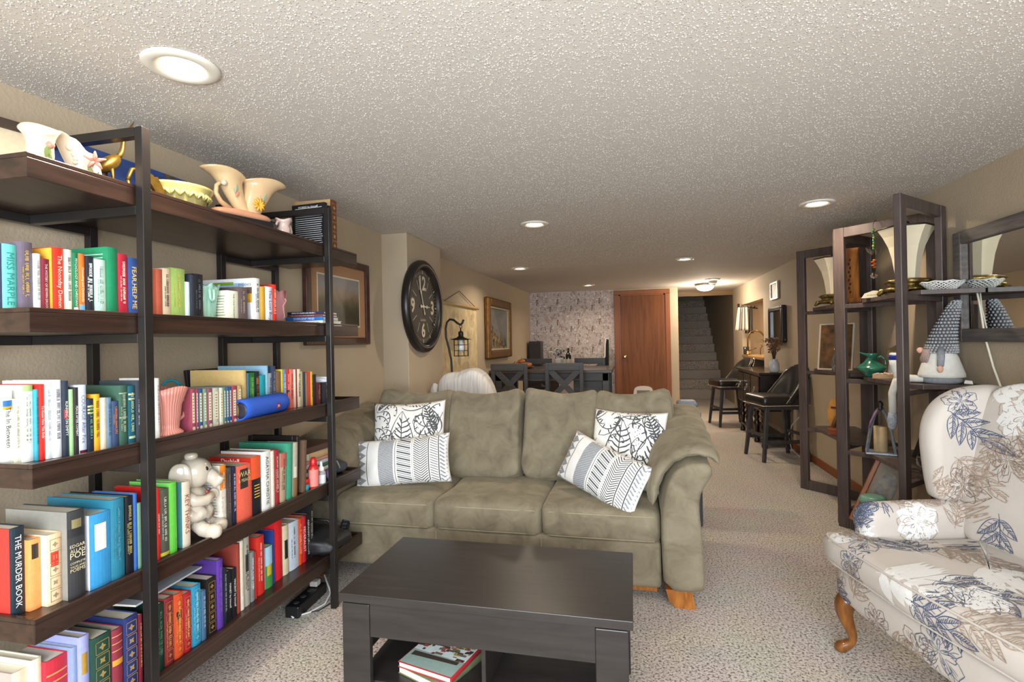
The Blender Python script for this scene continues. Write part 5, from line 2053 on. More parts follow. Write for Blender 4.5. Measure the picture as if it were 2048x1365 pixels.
# dark autumn painting and bottle on the far unit
t = thing('autumn_painting', 'small dark autumn landscape painting in thin cream frame', 'painting', (1.50, 4.42, 1.0075), radians(-48))
t.rotation_euler = (radians(-7), 0, radians(-48))
m = MB()
for q in ((-.13, -.118, 0, .36), (.118, .13, 0, .36), (-.118, .118, 0, .012), (-.118, .118, .348, .36)):
    m.box(q[0], q[1], -.008, .008, q[2], q[3])
m.build('frame', mat('cream_frame', 'b8aa98', .5), t, bevel=.002)
MB().box(-.118, .118, -.002, .006, .012, .348).build('canvas', mat('autumn_paint', '6e4a20', .6, noise=(14, .5, '2c1f14')), t)
t = thing('glass_bottle', 'small clear glass bottle with stopper before the dark painting', 'bottle', (1.44, 4.20, 1.0075))
MB().lathe([(.03, 0), (.032, .006), (.032, .1), (.026, .125), (.012, .14), (.012, .15)], 24).build('body', mat('clear_glass', 'dfe8e4', .03, trans=.95), t)
MB().lathe([(.011, .15), (.015, .154), (.015, .18), (.008, .186)], 16).build('stopper', M_cr, t)

# wooden plaque with cross
t = thing('cross_plaque', 'oval wooden plaque with inlaid cross and praying hands', 'plaque', (1.47, 4.28, .5375), radians(-40))
M_pl = mat('golden_plaque', 'c08a44', .35, wood=((18, 18, 9), '9a6428'), coat=.3)
P_ = [(.072 * cos(a), .155 + .125 * sin(a)) for a in [pi * 2 * k / 28 for k in range(28)]]
MB().prism(P_, -.009, .009, mtx=Matrix.Rotation(pi / 2, 4, 'X')).build('oval_board', M_pl, t, bevel=.003)
MB().box(-.065, .065, -.03, .03, 0, .05).build('foot_block', mat('red_brown_block', '8a4a28', .4, wood=((12, 40, 40), '70381c')), t, bevel=.004)
m = MB().box(-.006, .006, -.0125, -.0095, .1, .27).box(-.045, -.006, -.0125, -.0095, .195, .209).box(.006, .045, -.0125, -.0095, .195, .209)
m.build('cross', mat('dark_inlay', '5a2414', .4), t)
m = MB()
m.tube([(-.03, -.016, .06), (-.018, -.02, .1), (-.004, -.022, .14), (.002, -.022, .155)], [.016, .014, .009, .004], 8)
m.tube([(.02, -.016, .058), (.01, -.02, .1), (.002, -.022, .135), (.0, -.022, .15)], [.014, .012, .008, .003], 8)
m.build('praying_hands', mat('carved_hands', '6c4420', .45), t)

# tent shaped galvanised candle holder with candle
t = thing('candle_holder', 'galvanised open tent shaped candle holder with beige candle', 'candle holder', (1.49, 3.66, .5375), radians(-20))
M_galv = mat('galvanised_tin', '9aa2ae', .4, .6, noise=(40, .25))
m = MB().box(-.08, .08, -.07, .07, 0, .012)
m.build('tray', M_galv, t, bevel=.003)
for sx in (-1, 1):
    for sy in (-1, 1):
        pts = [(sx * .072, sy * .062, .01), (sx * .062, sy * .054, .08), (sx * .05, sy * .044, .16), (sx * .028, sy * .026, .24), (sx * .008, sy * .008, .275)]
        m = MB()
        for a, b in zip(pts, pts[1:]):
            m.bar(a, b, .016, .005, up=(-sy * .7, sx * .7, 0))
        m.build('corner_strap', M_galv, t)
MB().lathe([(.016, .268), (.02, .275), (.012, .29), (.018, .302), (.014, .315), (.003, .325)], 14).build('finial', mat('dark_finial', '241a16', .5), t)
MB().lathe([(.036, .012), (.037, .016), (.037, .165), (.033, .168), (.02, .162), (.001, .161)], 26).build('candle', mat('beige_wax', 'b59c74', .6, noise=(20, .12)), t)
m = MB().tube([(-.06, -.052, .16), (-.05, -.05, .2), (-.02, -.03, .262), (.004, 0, .268)], .006, 6)
m.build('ribbon', mat('purple_ribbon', '7a5a78', .5), t)

# oval picture leaning below, jar
t = thing('oval_picture', 'orange oak frame with oval portrait leaning under the shelf', 'picture frame', (1.45, 3.77, .035), radians(-30))
t.rotation_euler = (radians(-10), radians(20), radians(-30))
M_or = mat('orange_oak', 'ac6426', .4, wood=((30, 30, 6), '86461a'), coat=.2)
for q in ((-.11, -.08, .0, .48), (.08, .11, 0, .48), (-.08, .08, 0, .03), (-.08, .08, .45, .48)):
    MB().box(q[0], q[1], -.014, .012, q[2], q[3]).build('frame_side', M_or, t, bevel=.006)
MB().box(-.08, .08, 0, .008, .03, .45).build('mat_board', flat('a39484'), t)
MB().prism([(.05 * cos(k * pi / 16), .27 + .115 * sin(k * pi / 16)) for k in range(32)], .0, .003, mtx=Matrix.Rotation(pi / 2, 4, 'X')).build('oval_print', mat('faded_print', 'bcb4a8', .6, noise=(12, .3, '6a7078')), t)
t = thing('lidded_jar', 'glass jar with a pale green lid under the shelf', 'jar', (1.40, 3.56, 0))
MB().lathe([(.07, 0), (.078, .01), (.078, .22), (.068, .25), (.064, .26)], 28).build('glass_body', mat('brown_glass', '8a7a6a', .05, trans=.85), t)
MB().lathe([(.068, .258), (.072, .262), (.072, .278), (.066, .284), (.066, .292), (.05, .3), (.001, .302)], 28).build('lid', mat('pale_green_lid', '6f9c8a', .3, noise=(20, .15)), t)
t = thing('dark_frame_photo', 'dark framed picture leaning on the lower shelf behind the wing chair', 'picture frame', (1.62, 3.34, .5375), radians(-60))
t.rotation_euler = (radians(-10), radians(14), radians(-60))
for q in ((-.12, -.08, 0, .34), (.08, .12, 0, .34), (-.08, .08, 0, .04), (-.08, .08, .30, .34)):
    MB().box(q[0], q[1], -.014, .01, q[2], q[3]).build('frame_side', mat('black_frame', '1c1614', .4), t, bevel=.005)
MB().box(-.08, .08, 0, .006, .04, .30).build('photo', mat('green_photo', '9a9a74', .4, noise=(18, .4, '5a6a44')), t)
t = thing('shell_bowl', 'round glass bowl of shells and sea glass on the lower shelf', 'bowl', (1.53, 3.17, .5375))
MB().lathe([(.03, 0), (.055, .012), (.07, .045), (.066, .08), (.055, .1)], 26, cap1=False).build('glass', M_cr, t, solid=.003)
m = MB()
for k in range(60):
    a, r = rg.uniform(0, 6.28), .05 * sqrt(rg.random())
    m.ball((r * cos(a), r * sin(a), .02 + rg.uniform(0, .085)), rg.uniform(.008, .016), rz=.007, seg=6, rings=4, mi=k % 3)
m.build('shells', [mat('tan_shell', 'a89880', .5), mat('sea_glass', '6f9c94', .3), mat('pale_shell', 'c4b8ac', .5)], t)['kind'] = 'stuff'
t = thing('brown_carton', 'small brown carton with red edge on the floor under the shelf', 'box', (1.60, 3.18, 0), radians(20))
MB().box(-.09, .09, -.07, .07, 0, .36).build('carton_body', mat('brown_card', '6c5a44', .7, noise=(10, .1)), t, bevel=.003)
MB().box(.07, .092, -.072, -.068, 0, .36).build('red_edge', mat('red_edge_paint', '8c3420', .5), t)
MB().box(-.092, .092, -.072, .072, .36, .372).build('lid', mat('brown_card', '6c5a44'), t, bevel=.003)
tag(MB().tube([(1.50, 3.50, .02), (1.60, 3.40, .26), (1.66, 3.34, .40)], .006, 8).build('walking_cane', mat('pale_cane', '8c8878', .4)), 'thin pale cane leaning under the near shelf', 'cane')

# ---------------------------------------------------------------- sideboard and stools
M_sb = mat('ebonised_wood', '2a1f1a', .25, wood=((10, 10, 30), '1c1411'), coat=.3)
M_hw = mat('pewter', 'a8a498', .3, .9)
SBX, SBY0, SBY1, SBZ = 1.41, 6.42, 7.72, .865
sb = thing('sideboard', 'carved dark sideboard on turned legs against the right wall', 'sideboard', (1.58, 7.07, 0))
off = Vector((1.58, 7.07, 0))


def sp(m, name, mt, par=None, **k):
    o = m.build(name, mt, par or sb, **k)
    if par is None:
        o.location -= off
    return o


sp(MB().box(SBX - .02, 1.745, SBY0 - .02, SBY1 + .02, SBZ - .03, SBZ), 'top', M_sb, bevel=.008, seg=3)
sp(MB().box(SBX + .01, 1.735, SBY0 + .01, SBY1 - .01, .42, SBZ - .031), 'carcass', M_sb, bevel=.004)
for k in range(3):
    ya = SBY0 + .05 + k * .41
    dr = MB().box(SBX - .008, SBX + .009, ya, ya + .38, .44, SBZ - .05)
    d_ = sp(dr, 'door' if k != 1 else 'drawer', M_sb, bevel=.006)
    m = MB()
    yc = ya + .19
    m.lathe([(.03, 0), (.026, .006), (.01, .01)], 16, mtx=Matrix.Translation((SBX - .009, yc, .66)) @ Matrix.Rotation(-pi / 2, 4, 'Y'))
    m.tube([(SBX - .02, yc - .03, .655), (SBX - .03, yc - .028, .62), (SBX - .032, yc, .608), (SBX - .03, yc + .028, .62), (SBX - .02, yc + .03, .655)], .004, 6)
    h_ = m.build('handle', M_hw, d_)
    h_.location -= off if False else Vector((0, 0, 0))
prof = [(.03, 0), (.036, .02), (.026, .05), (.018, .07), (.024, .1), (.032, .18), (.038, .24), (.024, .28), (.036, .31), (.022, .34), (.034, .37), (.036, .42)]
for y in (SBY0 + .05, SBY0 + .42, SBY1 - .42, SBY1 - .05):
    sp(MB().lathe(prof, 16, cx=SBX + .05, cy=y), 'turned_leg', M_sb)
for y in (SBY0 + .05, SBY1 - .05):
    sp(MB().box(1.69, 1.73, y - .02, y + .02, 0, .42), 'rear_leg', M_sb)
sp(MB().box(SBX + .03, 1.72, SBY0 + .06, SBY1 - .06, .10, .125), 'lower_shelf', M_sb, bevel=.004)

t = thing('dried_bouquet_vase', 'white vase of dried brown branches on the sideboard', 'vase', (1.585, 6.52, SBZ + .0005))
MB().lathe([(.04, 0), (.05, .01), (.058, .06), (.05, .11), (.036, .135), (.045, .15)], 20, cap1=False).build('vase_body', mat('white_vase', 'd4d4d4', .3, noise=(8, .15, '9aa0ac')), t, solid=.004)
m = MB()
for k in range(34):
    a = rg.uniform(0, 6.28)
    sp_ = rg.uniform(.3, 1.0)
    L_ = rg.uniform(.16, .36)
    dx, dy = cos(a) * sp_ * .42, sin(a) * sp_ * .9
    p = [(0, 0, .10), (dx * L_ * .3, dy * L_ * .3, .1 + L_ * .5), (dx * L_ * .9, dy * L_ * .9, .1 + L_ * .95)]
    m.tube(p, [.003, .002, .001], 5)
m.build('branches', mat('dry_twig', '5a4634', .8), t)
m = MB()
for k in range(280):
    a = rg.uniform(0, 6.28)
    sp_ = rg.uniform(.1, 1.0)
    L_ = rg.uniform(.12, .32)
    c = Vector((cos(a) * sp_ * .42 * L_ * .9, sin(a) * sp_ * .85 * L_, .12 + L_ * .85))
    u = Vector((rg.uniform(-1, 1), rg.uniform(-1, 1), rg.uniform(-1, 1))).normalized() * .016
    v = u.cross(Vector((.3, .5, .8))).normalized() * .008
    m.add([c - u, c - v, c + u, c + v], [(0, 1, 2, 3)], k % 2)
m.build('dry_leaves', [mat('dry_leaf', '6f5644', .8), mat('dusty_leaf', '8a5a48', .8)], t)['kind'] = 'stuff'

M_lea = mat('black_leather', '1d1b1b', .33, bump=(120, .15, .002), noise=(7, .15))
M_nail = mat('nailhead', 'cfc8b8', .25, .9)
M_sl = mat('stool_grey_wood', '3d3a3c', .45, wood=((20, 20, 4), '2e2b2d'))


def stool(loc, rz, label):
    t = thing('bar_stool', label, 'bar stool', loc, rz, 'black leather counter stools')
    # sits facing +x in its own space; back at -x
    m = MB()
    soft_box(m, 0, 0, .612, .24, .23, .058, .18, .3, .003, 8, 1, nu=48, nv=16)
    m.build('seat', M_lea, t)
    m = MB()
    def bk(u, v):
        a = (u - .5) * 2
        z = .60 + .37 * v
        yy = a * (.235 - .02 * v)
        xx = -.20 - .11 * v + .20 * abs(a) ** 2.4 * (1 - .55 * v)
        return (xx, yy, z - .10 * abs(a) ** 3 * v)
    m.grid(bk, 20, 12)
    m.build('backrest', M_lea, t, solid=.055)
    n_ = MB()
    pts = []
    for k in range(60):
        f = k / 59
        p = -.235 + .47 * f
        pts += [(p, -.226, .572), (p, .226, .572)]
        if abs(p) < .22:
            pts += [(.236, p, .572)]
    for k in range(34):
        v = k / 33
        for sg in (-1, 1):
            q = bk(.5 + sg * .5, v)
            pts.append((q[0] + .012, q[1] + sg * .012, q[2]))
    for k in range(46):
        q = bk(k / 45, 1)
        pts.append((q[0] - .026, q[1], q[2] - .01))
    for p in pts:
        n_.ball(p, .0055, seg=6, rings=4)
    n_.build('nailheads', M_nail, t)['kind'] = 'stuff'
    for sx in (-1, 1):
        for sy in (-1, 1):
            m = MB()
            m.bar((sx * .17, sy * .165, .565), (sx * .23, sy * .205, 0), .042, .042, taper=.75)
            m.build('leg', M_sl, t, bevel=.004)
    for sy in (-1, 1):
        m = MB()
        m.bar((-.215, sy * .195, .20), (.215, sy * .195, .20), .022, .035)
        m.build('stretcher', M_sl, t, bevel=.003)
    for sx in (-1, 1):
        m = MB()
        m.bar((sx * .207, -.19, .26), (sx * .207, .19, .26), .022, .03)
        m.build('stretcher', M_sl, t, bevel=.003)
    MB().box(-.19, .19, -.185, .185, .525, .568).build('swivel_frame', M_sl, t, bevel=.004)
    return t


stool((1.46, 5.97, 0), radians(193), 'black leather counter stool with nailhead trim nearest the etagere')
stool((1.38, 8.13, 0), radians(192), 'black leather counter stool with nailhead trim beyond the sideboard')

# ---------------------------------------------------------------- right wall pieces and wet bar
t = thing('narrow_mirror', 'narrow black framed mirror above the sideboard', 'mirror', (XR, 6.93, 1.42))
for q in ((-.315, -.24, -.22, .22), (.24, .315, -.22, .22), (-.24, .24, -.22, -.16), (-.24, .24, .16, .22)):
    MB().box(-.06, -.004, q[0], q[1], q[2], q[3]).build('frame_side', mat('gloss_black', '17161a', .25), t, bevel=.012)
MB().box(-.03, -.02, -.24, .24, -.16, .16).build('mirror_glass', mat('mirror_silver', 'e8ebe8'), t)
m = MB()
for k in range(12):
    m.ball((-.0605, -.28 + .05 * k, .19), .009, seg=8, rings=6)
m.build('frame_beads', mat('frame_bead', '8a867c', .3, .5), t)['kind'] = 'stuff'
t = thing('small_picture', 'small silver framed picture with white art above the narrow mirror', 'picture frame', (XR, 7.09, 1.845))
for q in ((-.17, -.14, -.11, .11), (.14, .17, -.11, .11), (-.14, .14, -.11, -.085), (-.14, .14, .085, .11)):
    MB().box(-.025, -.003, q[0], q[1], q[2], q[3]).build('frame_side', mat('pale_silver', 'c4bcae', .35, .5), t, bevel=.004)
MB().box(-.012, -.006, -.14, .14, -.085, .085).build('picture', mat('pale_art', 'ddd8cc', .5, noise=(9, .3, '8a8478')), t)
# wet bar
M_ctop = mat('tan_counter', 'a07c50', .3, noise=(30, .15))
t = thing('bar_counter', 'tan stone bar counter inside the wall opening', 'counter', (2.1, 8.45, 0))
MB().box(-.36, .44, -.70, .68, .945, 1.0).build('counter_top', M_ctop, t, bevel=.02, seg=3)
MB().box(-.22, .44, -.70, .68, 0, .945).build('cabinet', mat('bar_cabinet', '8a6238', .4, wood=((20, 20, 3), '6a4624')), t, bevel=.004)
MB().box(-.235, -.222, -.6, .58, .80, .92).build('dark_drawer', mat('bar_drawer', '2c211a', .35), t, bevel=.004)
t = thing('gooseneck_faucet', 'tall bronze gooseneck faucet at the bar sink', 'faucet', (1.88, 8.75, 1.0005), radians(90))
M_fau = mat('brushed_bronze', '7d6238', .35, .8)
fp = [(0, .12, 0), (0, .12, .22), (0, .11, .30), (0, .07, .355), (0, .0, .375), (0, -.07, .35), (0, -.115, .29), (0, -.12, .24)]
MB().tube(fp, .012, 10).build('spout', M_fau, t)
MB().lathe([(.035, 0), (.035, .012), (.02, .02), (.02, .06)], 18, cx=0, cy=.12).build('base', M_fau, t)
MB().tube([(0, -.12, .245), (0, -.12, .19)], [.017, .02], 10).build('spray_head', M_fau, t)
m = MB()
m.tube([(0, .10, .06), (0, .05, .085), (0, .0, .1)], [.007, .007, .009], 8)
m.tube([(0, -.06, 0), (0, -.06, .09), (0, -.09, .13), (0, -.06, .17)], .007, 8)
m.build('lever', M_fau, t)
t = thing('glass_tumbler', 'small drinking glass on the bar counter', 'glass', (1.775, 8.95, 1.0005))
MB().lathe([(.04, 0), (.045, .12)], 20, cap1=False).build('cup', mat('clear_glass', 'dfe8e4'), t, solid=.003)
MB().lathe([(.0415, .004), (.042, .06)], 20).build('contents', mat('grey_contents', '8a8c84', .5), t)
# towel rack with two towels on the far jamb
t = thing('towel_hooks', 'dark metal towel hook rack beside the bar opening', 'hook rack', (1.72, 9.08, 1.76))
M_iron = mat('dark_iron', '241e1a', .5, .4)
MB().box(-.03, .0, .02, .06, -.06, .06).build('back_plate', M_iron, t, bevel=.003)
MB().tube([(-.02, .03, .0), (.1, -.01, .0), (.26, -.03, -.03)], .008, 8).build('arm', M_iron, t)
for k in range(4):
    MB().tube([(.04 + .055 * k, -.01, -.004), (.04 + .055 * k, -.03, -.02), (.045 + .055 * k, -.05, -.01), (.045 + .055 * k, -.055, .015)], .006, 6).build('hook', M_iron, t)


def towel(name, label, y, x, w_, h_, cols, z):
    t = thing(name, label, 'towel', (x, y, z))
    nst = len(cols)
    ms = []
    m = MB()
    for c in cols:
        k = flat(c, .9)
        if k not in ms:
            ms.append(k)
    n_ = nst * 3
    def f(u, v):
        return ((u - .5) * w_ * (.72 + .28 * v) - .02 * v, .014 * sin(u * 18) * (.3 + v), -h_ * v)
    for i in range(n_):
        m.grid(lambda u, v, i=i: f((i + u) / n_, v), 1, 10, ms.index(flat(cols[i * nst // n_], .9)))
    m.build('cloth', ms, t, solid=.006)


tag(MB().tube([(1.735, 6.05, .45), (1.70, 6.28, .30), (1.68, 6.36, .16), (1.69, 6.28, .03), (1.70, 6.1, .006), (1.70, 5.7, .006)], .006, 8).build('white_cord', mat('white_cable_sheath', 'd0cec8', .5)), 'white power cord drooping to the floor behind the leather stool', 'cord')
towel('hand_towel', 'white hand towel with grey stripes by the bar opening', 9.0, 1.745, .19, .37, ['e6e0d4', 'e6e0d4', '8a8078', 'e6e0d4', '7a7068', 'e6e0d4', '8a8078', 'e6e0d4', 'e6e0d4'], 1.755)
towel('check_towel', 'dark checked towel hanging behind the striped one', 9.06, 1.87, .13, .40, ['4c4642', '8a8276', '3c3836', '7a7268', '4c4642', '8a8276'], 1.735)

# ---------------------------------------------------------------- ornaments on the bookcase
M_cream = mat('cream_pottery', 'd4c8b6', .2, coat=.4, noise=(6, .05))
M_peach = mat('peach_pottery', 'd2a882', .22, coat=.4, noise=(5, .22, 'dcc496'))
M_pinkp = mat('pink_pottery', 'd28c80', .3, coat=.3)
M_mint = mat('mint_pottery', '9fd0c0', .25, coat=.3)
M_rose = mat('rose_pottery', 'c4878a', .35, coat=.2)
M_leafg = mat('pottery_leaf', '7c8a48', .3)
M_coral = mat('pottery_coral', 'd88a78', .3)
M_yel = mat('pottery_yellow', 'e0a83a', .3)
Z1 = TB[1] + .0005


def leaf_relief(t, pts, m_, name):
    m = MB()
    for (c, u, v) in pts:
        c, u, v = Vector(c), Vector(u), Vector(v)
        n = u.cross(v).normalized() * .003
        m.add([c - u, c - v * .8 + n, c + u, c + v * .8 + n], [(0, 1, 2, 3)])
    return m.build(name, m_, t, solid=.003)


# squat vase with flaring wavy mouth; local +x looks to the camera, y to the right
t = thing('flared_vase', 'cream flower vase with flaring oval mouth at the end of the top shelf', 'vase', (-1.535, 1.085, Z1), radians(-42))
def v1(a, r, z):
    q = max(0, (z - .07) / .045)
    return (r * cos(a), r * sin(a) * (1 + .12 * q), z - .024 * q * cos(a) + .004 * q * sin(2 * a))
MB().lathe([(.030, 0), (.031, .006), (.026, .02), (.028, .045), (.027, .07), (.029, .09), (.034, .105), (.039, .114)], 40, cap1=False, f=v1).build('body', M_cream, t, solid=.004)
leaf_relief(t, [((.028, .018, .05), (0, .004, .02), (0, .010, -.004)), ((.027, .022, .03), (0, .002, .018), (.004, .006, 0))], M_leafg, 'leaf_relief')
MB().ball((.024, .024, .068), .010, .010, .010, 10, 6).build('flower_relief', M_coral, t)
# cornucopia vase with beads and coral flower
t = thing('shell_vase', 'cream cornucopia vase with pearl beads and coral pink flower', 'vase', (-1.53, 1.19, Z1), radians(-42))
hp = [(0, .012, 0, .034), (0, .008, .03, .036), (0, .0, .06, .038), (0, -.01, .09, .042), (0, -.016, .115, .047)]
m = MB()
def hf(u, v):
    i = min(int(v * (len(hp) - 1)), len(hp) - 2)
    q = v * (len(hp) - 1) - i
    c = [hp[i][k] + (hp[i + 1][k] - hp[i][k]) * q for k in range(4)]
    a = 2 * pi * u
    top = max(0, v - .55) / .45
    return (c[0] + c[3] * cos(a) * .7, c[1] + c[3] * sin(a), c[2] - .042 * top * max(-.3, sin(a)) + .004 * top * sin(7 * a))
m.grid(hf, 40, 18, wrap_u=True)
m.build('body', M_cream, t, solid=.005)
MB().lathe([(.036, 0), (.036, .006), (.03, .012)], 24, cy=.012).build('foot', M_cream, t)
for k, (y, z, r) in enumerate(((-.022, .088, .011), (-.014, .070, .008), (-.011, .058, .007), (-.012, .047, .006))):
    MB().ball((.027, y, z), r, seg=12, rings=8).build('pearl_bead', M_cream, t)
m = MB()
for k in range(5):
    a = k * 2 * pi / 5 + .3
    m.tube([(.024, .032, .06), (.034, .032 + .012 * cos(a), .06 + .012 * sin(a)), (.032, .032 + .027 * cos(a), .06 + .027 * sin(a))], [.004, .006, .002], 8)
m.build('coral_flower', M_coral, t)
leaf_relief(t, [((.03, .022, .022), (.0, -.006, .024), (.004, .010, .002)), ((.026, .036, .012), (.0, .004, .02), (.002, .010, -.002))], M_leafg, 'leaf_relief')

# brass cranes
M_gold = mat('polished_brass', '866a2e', .38, .75, noise=(30, .3))
t = thing('brass_crane', 'tall brass crane figurine with raised beak', 'figurine', (-1.585, 1.315, Z1))
m = MB()
m.tube([(0, -.05, .055), (0, -.03, .075), (0, 0, .098), (0, .02, .118), (0, .034, .135)], [.004, .016, .024, .02, .01], 14)
m.build('body', M_gold, t, subd=1)
m = MB()
m.tube([(0, .03, .13), (0, .046, .15), (0, .05, .18), (0, .052, .205), (0, .062, .222)], [.011, .008, .0065, .006, .0075], 10)
m.build('neck', M_gold, t, subd=1)
MB().tube([(0, .06, .22), (0, .072, .238), (0, .09, .268)], [.0075, .0045, .001], 8).build('beak', M_gold, t)
for dx in (-.012, .012):
    MB().tube([(dx, 0, .085), (dx, .005, .05), (dx, .0, .004)], [.006, .0035, .003], 8).build('leg', M_gold, t)
    MB().box(dx - .007, dx + .007, -.012, .02, 0, .004).build('foot', M_gold, t, bevel=.001)
t = thing('brass_bird', 'small brass bird figurine bending its neck down', 'figurine', (-1.575, 1.43, Z1))
m = MB()
m.tube([(0, .05, .05), (0, .03, .085), (0, 0, .098), (0, -.02, .088)], [.005, .02, .024, .012], 14)
m.build('body', M_gold, t, subd=1)
MB().tube([(0, -.015, .09), (0, -.03, .11), (0, -.045, .105), (0, -.055, .08), (0, -.06, .065)], [.01, .007, .006, .006, .007], 10).build('neck', M_gold, t)
MB().tube([(0, -.06, .066), (0, -.056, .045), (0, -.05, .02)], [.006, .003, .001], 8).build('beak', M_gold, t)
m = MB()
m.prism([(-.01, .09), (.03, .1), (.062, .05), (.06, .0), (.04, .0), (.02, .05)], -.006, .006, mtx=Matrix.Translation((.016, 0, 0)) @ Matrix(((0, 0, 1, 0), (1, 0, 0, 0), (0, 1, 0, 0), (0, 0, 0, 1))))
m.build('folded_wing', M_gold, t, bevel=.002)
MB().tube([(0, 0, .085), (0, .005, .04), (0, .0, .0)], [.006, .004, .004], 8).build('leg', M_gold, t)

# blue painting and a framed print leaning on the wall behind
t = thing('blue_painting', 'blue canvas painting with dark flowers leaning behind the brass cranes', 'painting', (-1.83, 1.64, Z1))
t.rotation_euler = (0, radians(-7), 0)
MB().box(-.012, .012, -.30, .33, 0, .235).build('canvas', mat('blue_sky_paint', '3a5aa4', .55, wood=((3, 14, 30), '2c478c')), t, bevel=.002)
m = MB()
r_ = random.Random(5)
for k in range(60):
    y, z = r_.uniform(.02, .325), r_.uniform(.1, .232)
    if z < .232 - (y - .0) * .05 and r_.random() < .15:
        continue
    s_ = r_.uniform(.008, .022)
    m.add([(.0125 + k * 2e-5, max(-.3, min(.328, y + s_ * cos(a) * r_.uniform(.6, 1.2))), max(0, min(.234, z + s_ * sin(a)))) for a in [i * pi / 3 for i in range(6)]], [tuple(range(6))], k % 4)
m.build('painted_flowers', [flat('5a4a34'), flat('3c4030'), flat('6f5c3a'), flat('50506c')], t)['kind'] = 'stuff'
MB().box(-.012, .0135, -.30, -.28, .19, .236).build('painted_corner', flat('a06a3c'), t)
t = thing('cream_print', 'brown framed print with cream mat leaning at the end of the top shelf', 'picture frame', (-1.80, 1.16, Z1))
t.rotation_euler = (radians(4), radians(-9), 0)
for q in ((-.17, -.14, 0, .22), (.1, .13, 0, .22), (-.14, .1, 0, .03), (-.14, .1, .19, .22)):
    MB().box(-.01, .012, q[0], q[1], q[2], q[3]).build('frame_side', mat('dark_frame_brown', '4a3c32', .4), t, bevel=.003)
MB().box(-.004, .002, -.14, .1, .03, .19).build('mat_board', flat('d8c8ac'), t)

# yellow woven bowl
t = thing('yellow_bowl', 'yellow pottery bowl with braided relief on the top shelf', 'bowl', (-1.60, 1.585, Z1))
M_yb = mat('yellow_glaze', 'c4ba78', .2, coat=.4, noise=(8, .1))
MB().lathe([(.075, 0), (.078, .008), (.083, .03), (.095, .062), (.112, .09), (.116, .098), (.11, .098), (.09, .064), (.07, .02), (.001, .015)], 40).build('body', M_yb, t)
m = MB()
for k in range(44):
    a = 2 * pi * k / 44
    zc = .066
    r0 = .0985
    sg = 1 if k % 2 else -1
    m.tube([(r0 * cos(a), r0 * sin(a), zc - sg * .014), ((r0 + .006) * cos(a + .07), (r0 + .006) * sin(a + .07), zc), (r0 * cos(a + .14), r0 * sin(a + .14), zc + sg * .014)], [.003, .007, .003], 6)
m.build('braid_relief', M_yb, t)['kind'] = 'stuff'

# double cornucopia vase on black base
t = thing('double_cornucopia_vase', 'peach double cornucopia vase with yellow blossom on black base', 'vase', (-1.57, 1.87, Z1), radians(-18))
m = MB()
m.prism([(-.05, -.115), (.02, -.14), (.05, -.11), (.05, .11), (.02, .15), (-.05, .12)], .022, .05)
m.build('black_base', mat('black_lacquer', '1c1b1d', .35), t, bevel=.006, seg=3)
for y in (-.09, .09):
    MB().box(-.03, .03, y - .02, y + .02, 0, .022).build('base_foot', mat('black_lacquer', '1c1b1d'), t)
def horn(pts, n=28, mouth=(0, 0)):
    m = MB()
    L_ = len(pts) - 1
    def f(u, v):
        i = min(int(v * L_), L_ - 1)
        q = v * L_ - i
        c = [pts[i][k] + (pts[i + 1][k] - pts[i][k]) * q for k in range(4)]
        a = 2 * pi * u
        top = max(0, v - .72) / .28
        return (c[0] + c[3] * cos(a) * .75, c[1] + c[3] * sin(a) * (1 + .25 * top), c[2] + mouth[0] * top * sin(a) + mouth[1] * top * cos(2 * a))
    m.grid(f, n, 20, wrap_u=True)
    return m
horn([(0, .02, .07, .03), (0, -.005, .10, .032), (0, -.03, .14, .036), (0, -.048, .18, .046), (0, -.06, .21, .058), (0, -.075, .228, .072)], mouth=(-.008, .008)).build('near_horn', M_peach, t, solid=.005)
horn([(0, .03, .06, .034), (0, .045, .10, .042), (0, .06, .14, .052), (0, .075, .18, .06), (0, .09, .208, .07), (0, .10, .225, .082)], mouth=(.006, .008)).build('far_horn', M_peach, t, solid=.005)
m = MB()
soft_box(m, 0, .0, .066, .042, .125, .02, .7, .8, nu=32, nv=12)
m.build('plinth', mat('pink_peach', 'd09878', .25, coat=.3), t)
MB().tube([(.02, -.10, .175), (.02, -.115, .16), (.02, -.118, .13), (.02, -.10, .1), (.015, -.06, .08)], [.008, .008, .009, .010, .012], 10).build('scroll_handle', M_peach, t)
MB().ball((.03, -.09, .175), .012).build('scroll_knob', M_cream, t)
m = MB()
for k in range(10):
    a = k * 2 * pi / 10
    m.tube([(.04, .05, .115), (.047, .05 + .015 * cos(a), .115 + .015 * sin(a)), (.045, .05 + .03 * cos(a), .115 + .03 * sin(a))], [.003, .006, .002], 6)
m.build('yellow_blossom', M_yel, t)
leaf_relief(t, [((.044, .075, .15), (0, .012, .022), (.002, .01, -.006)), ((.042, .06, .17), (0, .002, .024), (.002, .01, 0)), ((.038, -.045, .16), (0, .004, .02), (.002, .01, 0))], mat('relief_sage', '9aa48c', .3), 'leaf_relief')
leaf_relief(t, [((.037, -.04, .14), (0, .006, .014), (.002, .008, -.002))], M_coral, 'bud_relief')

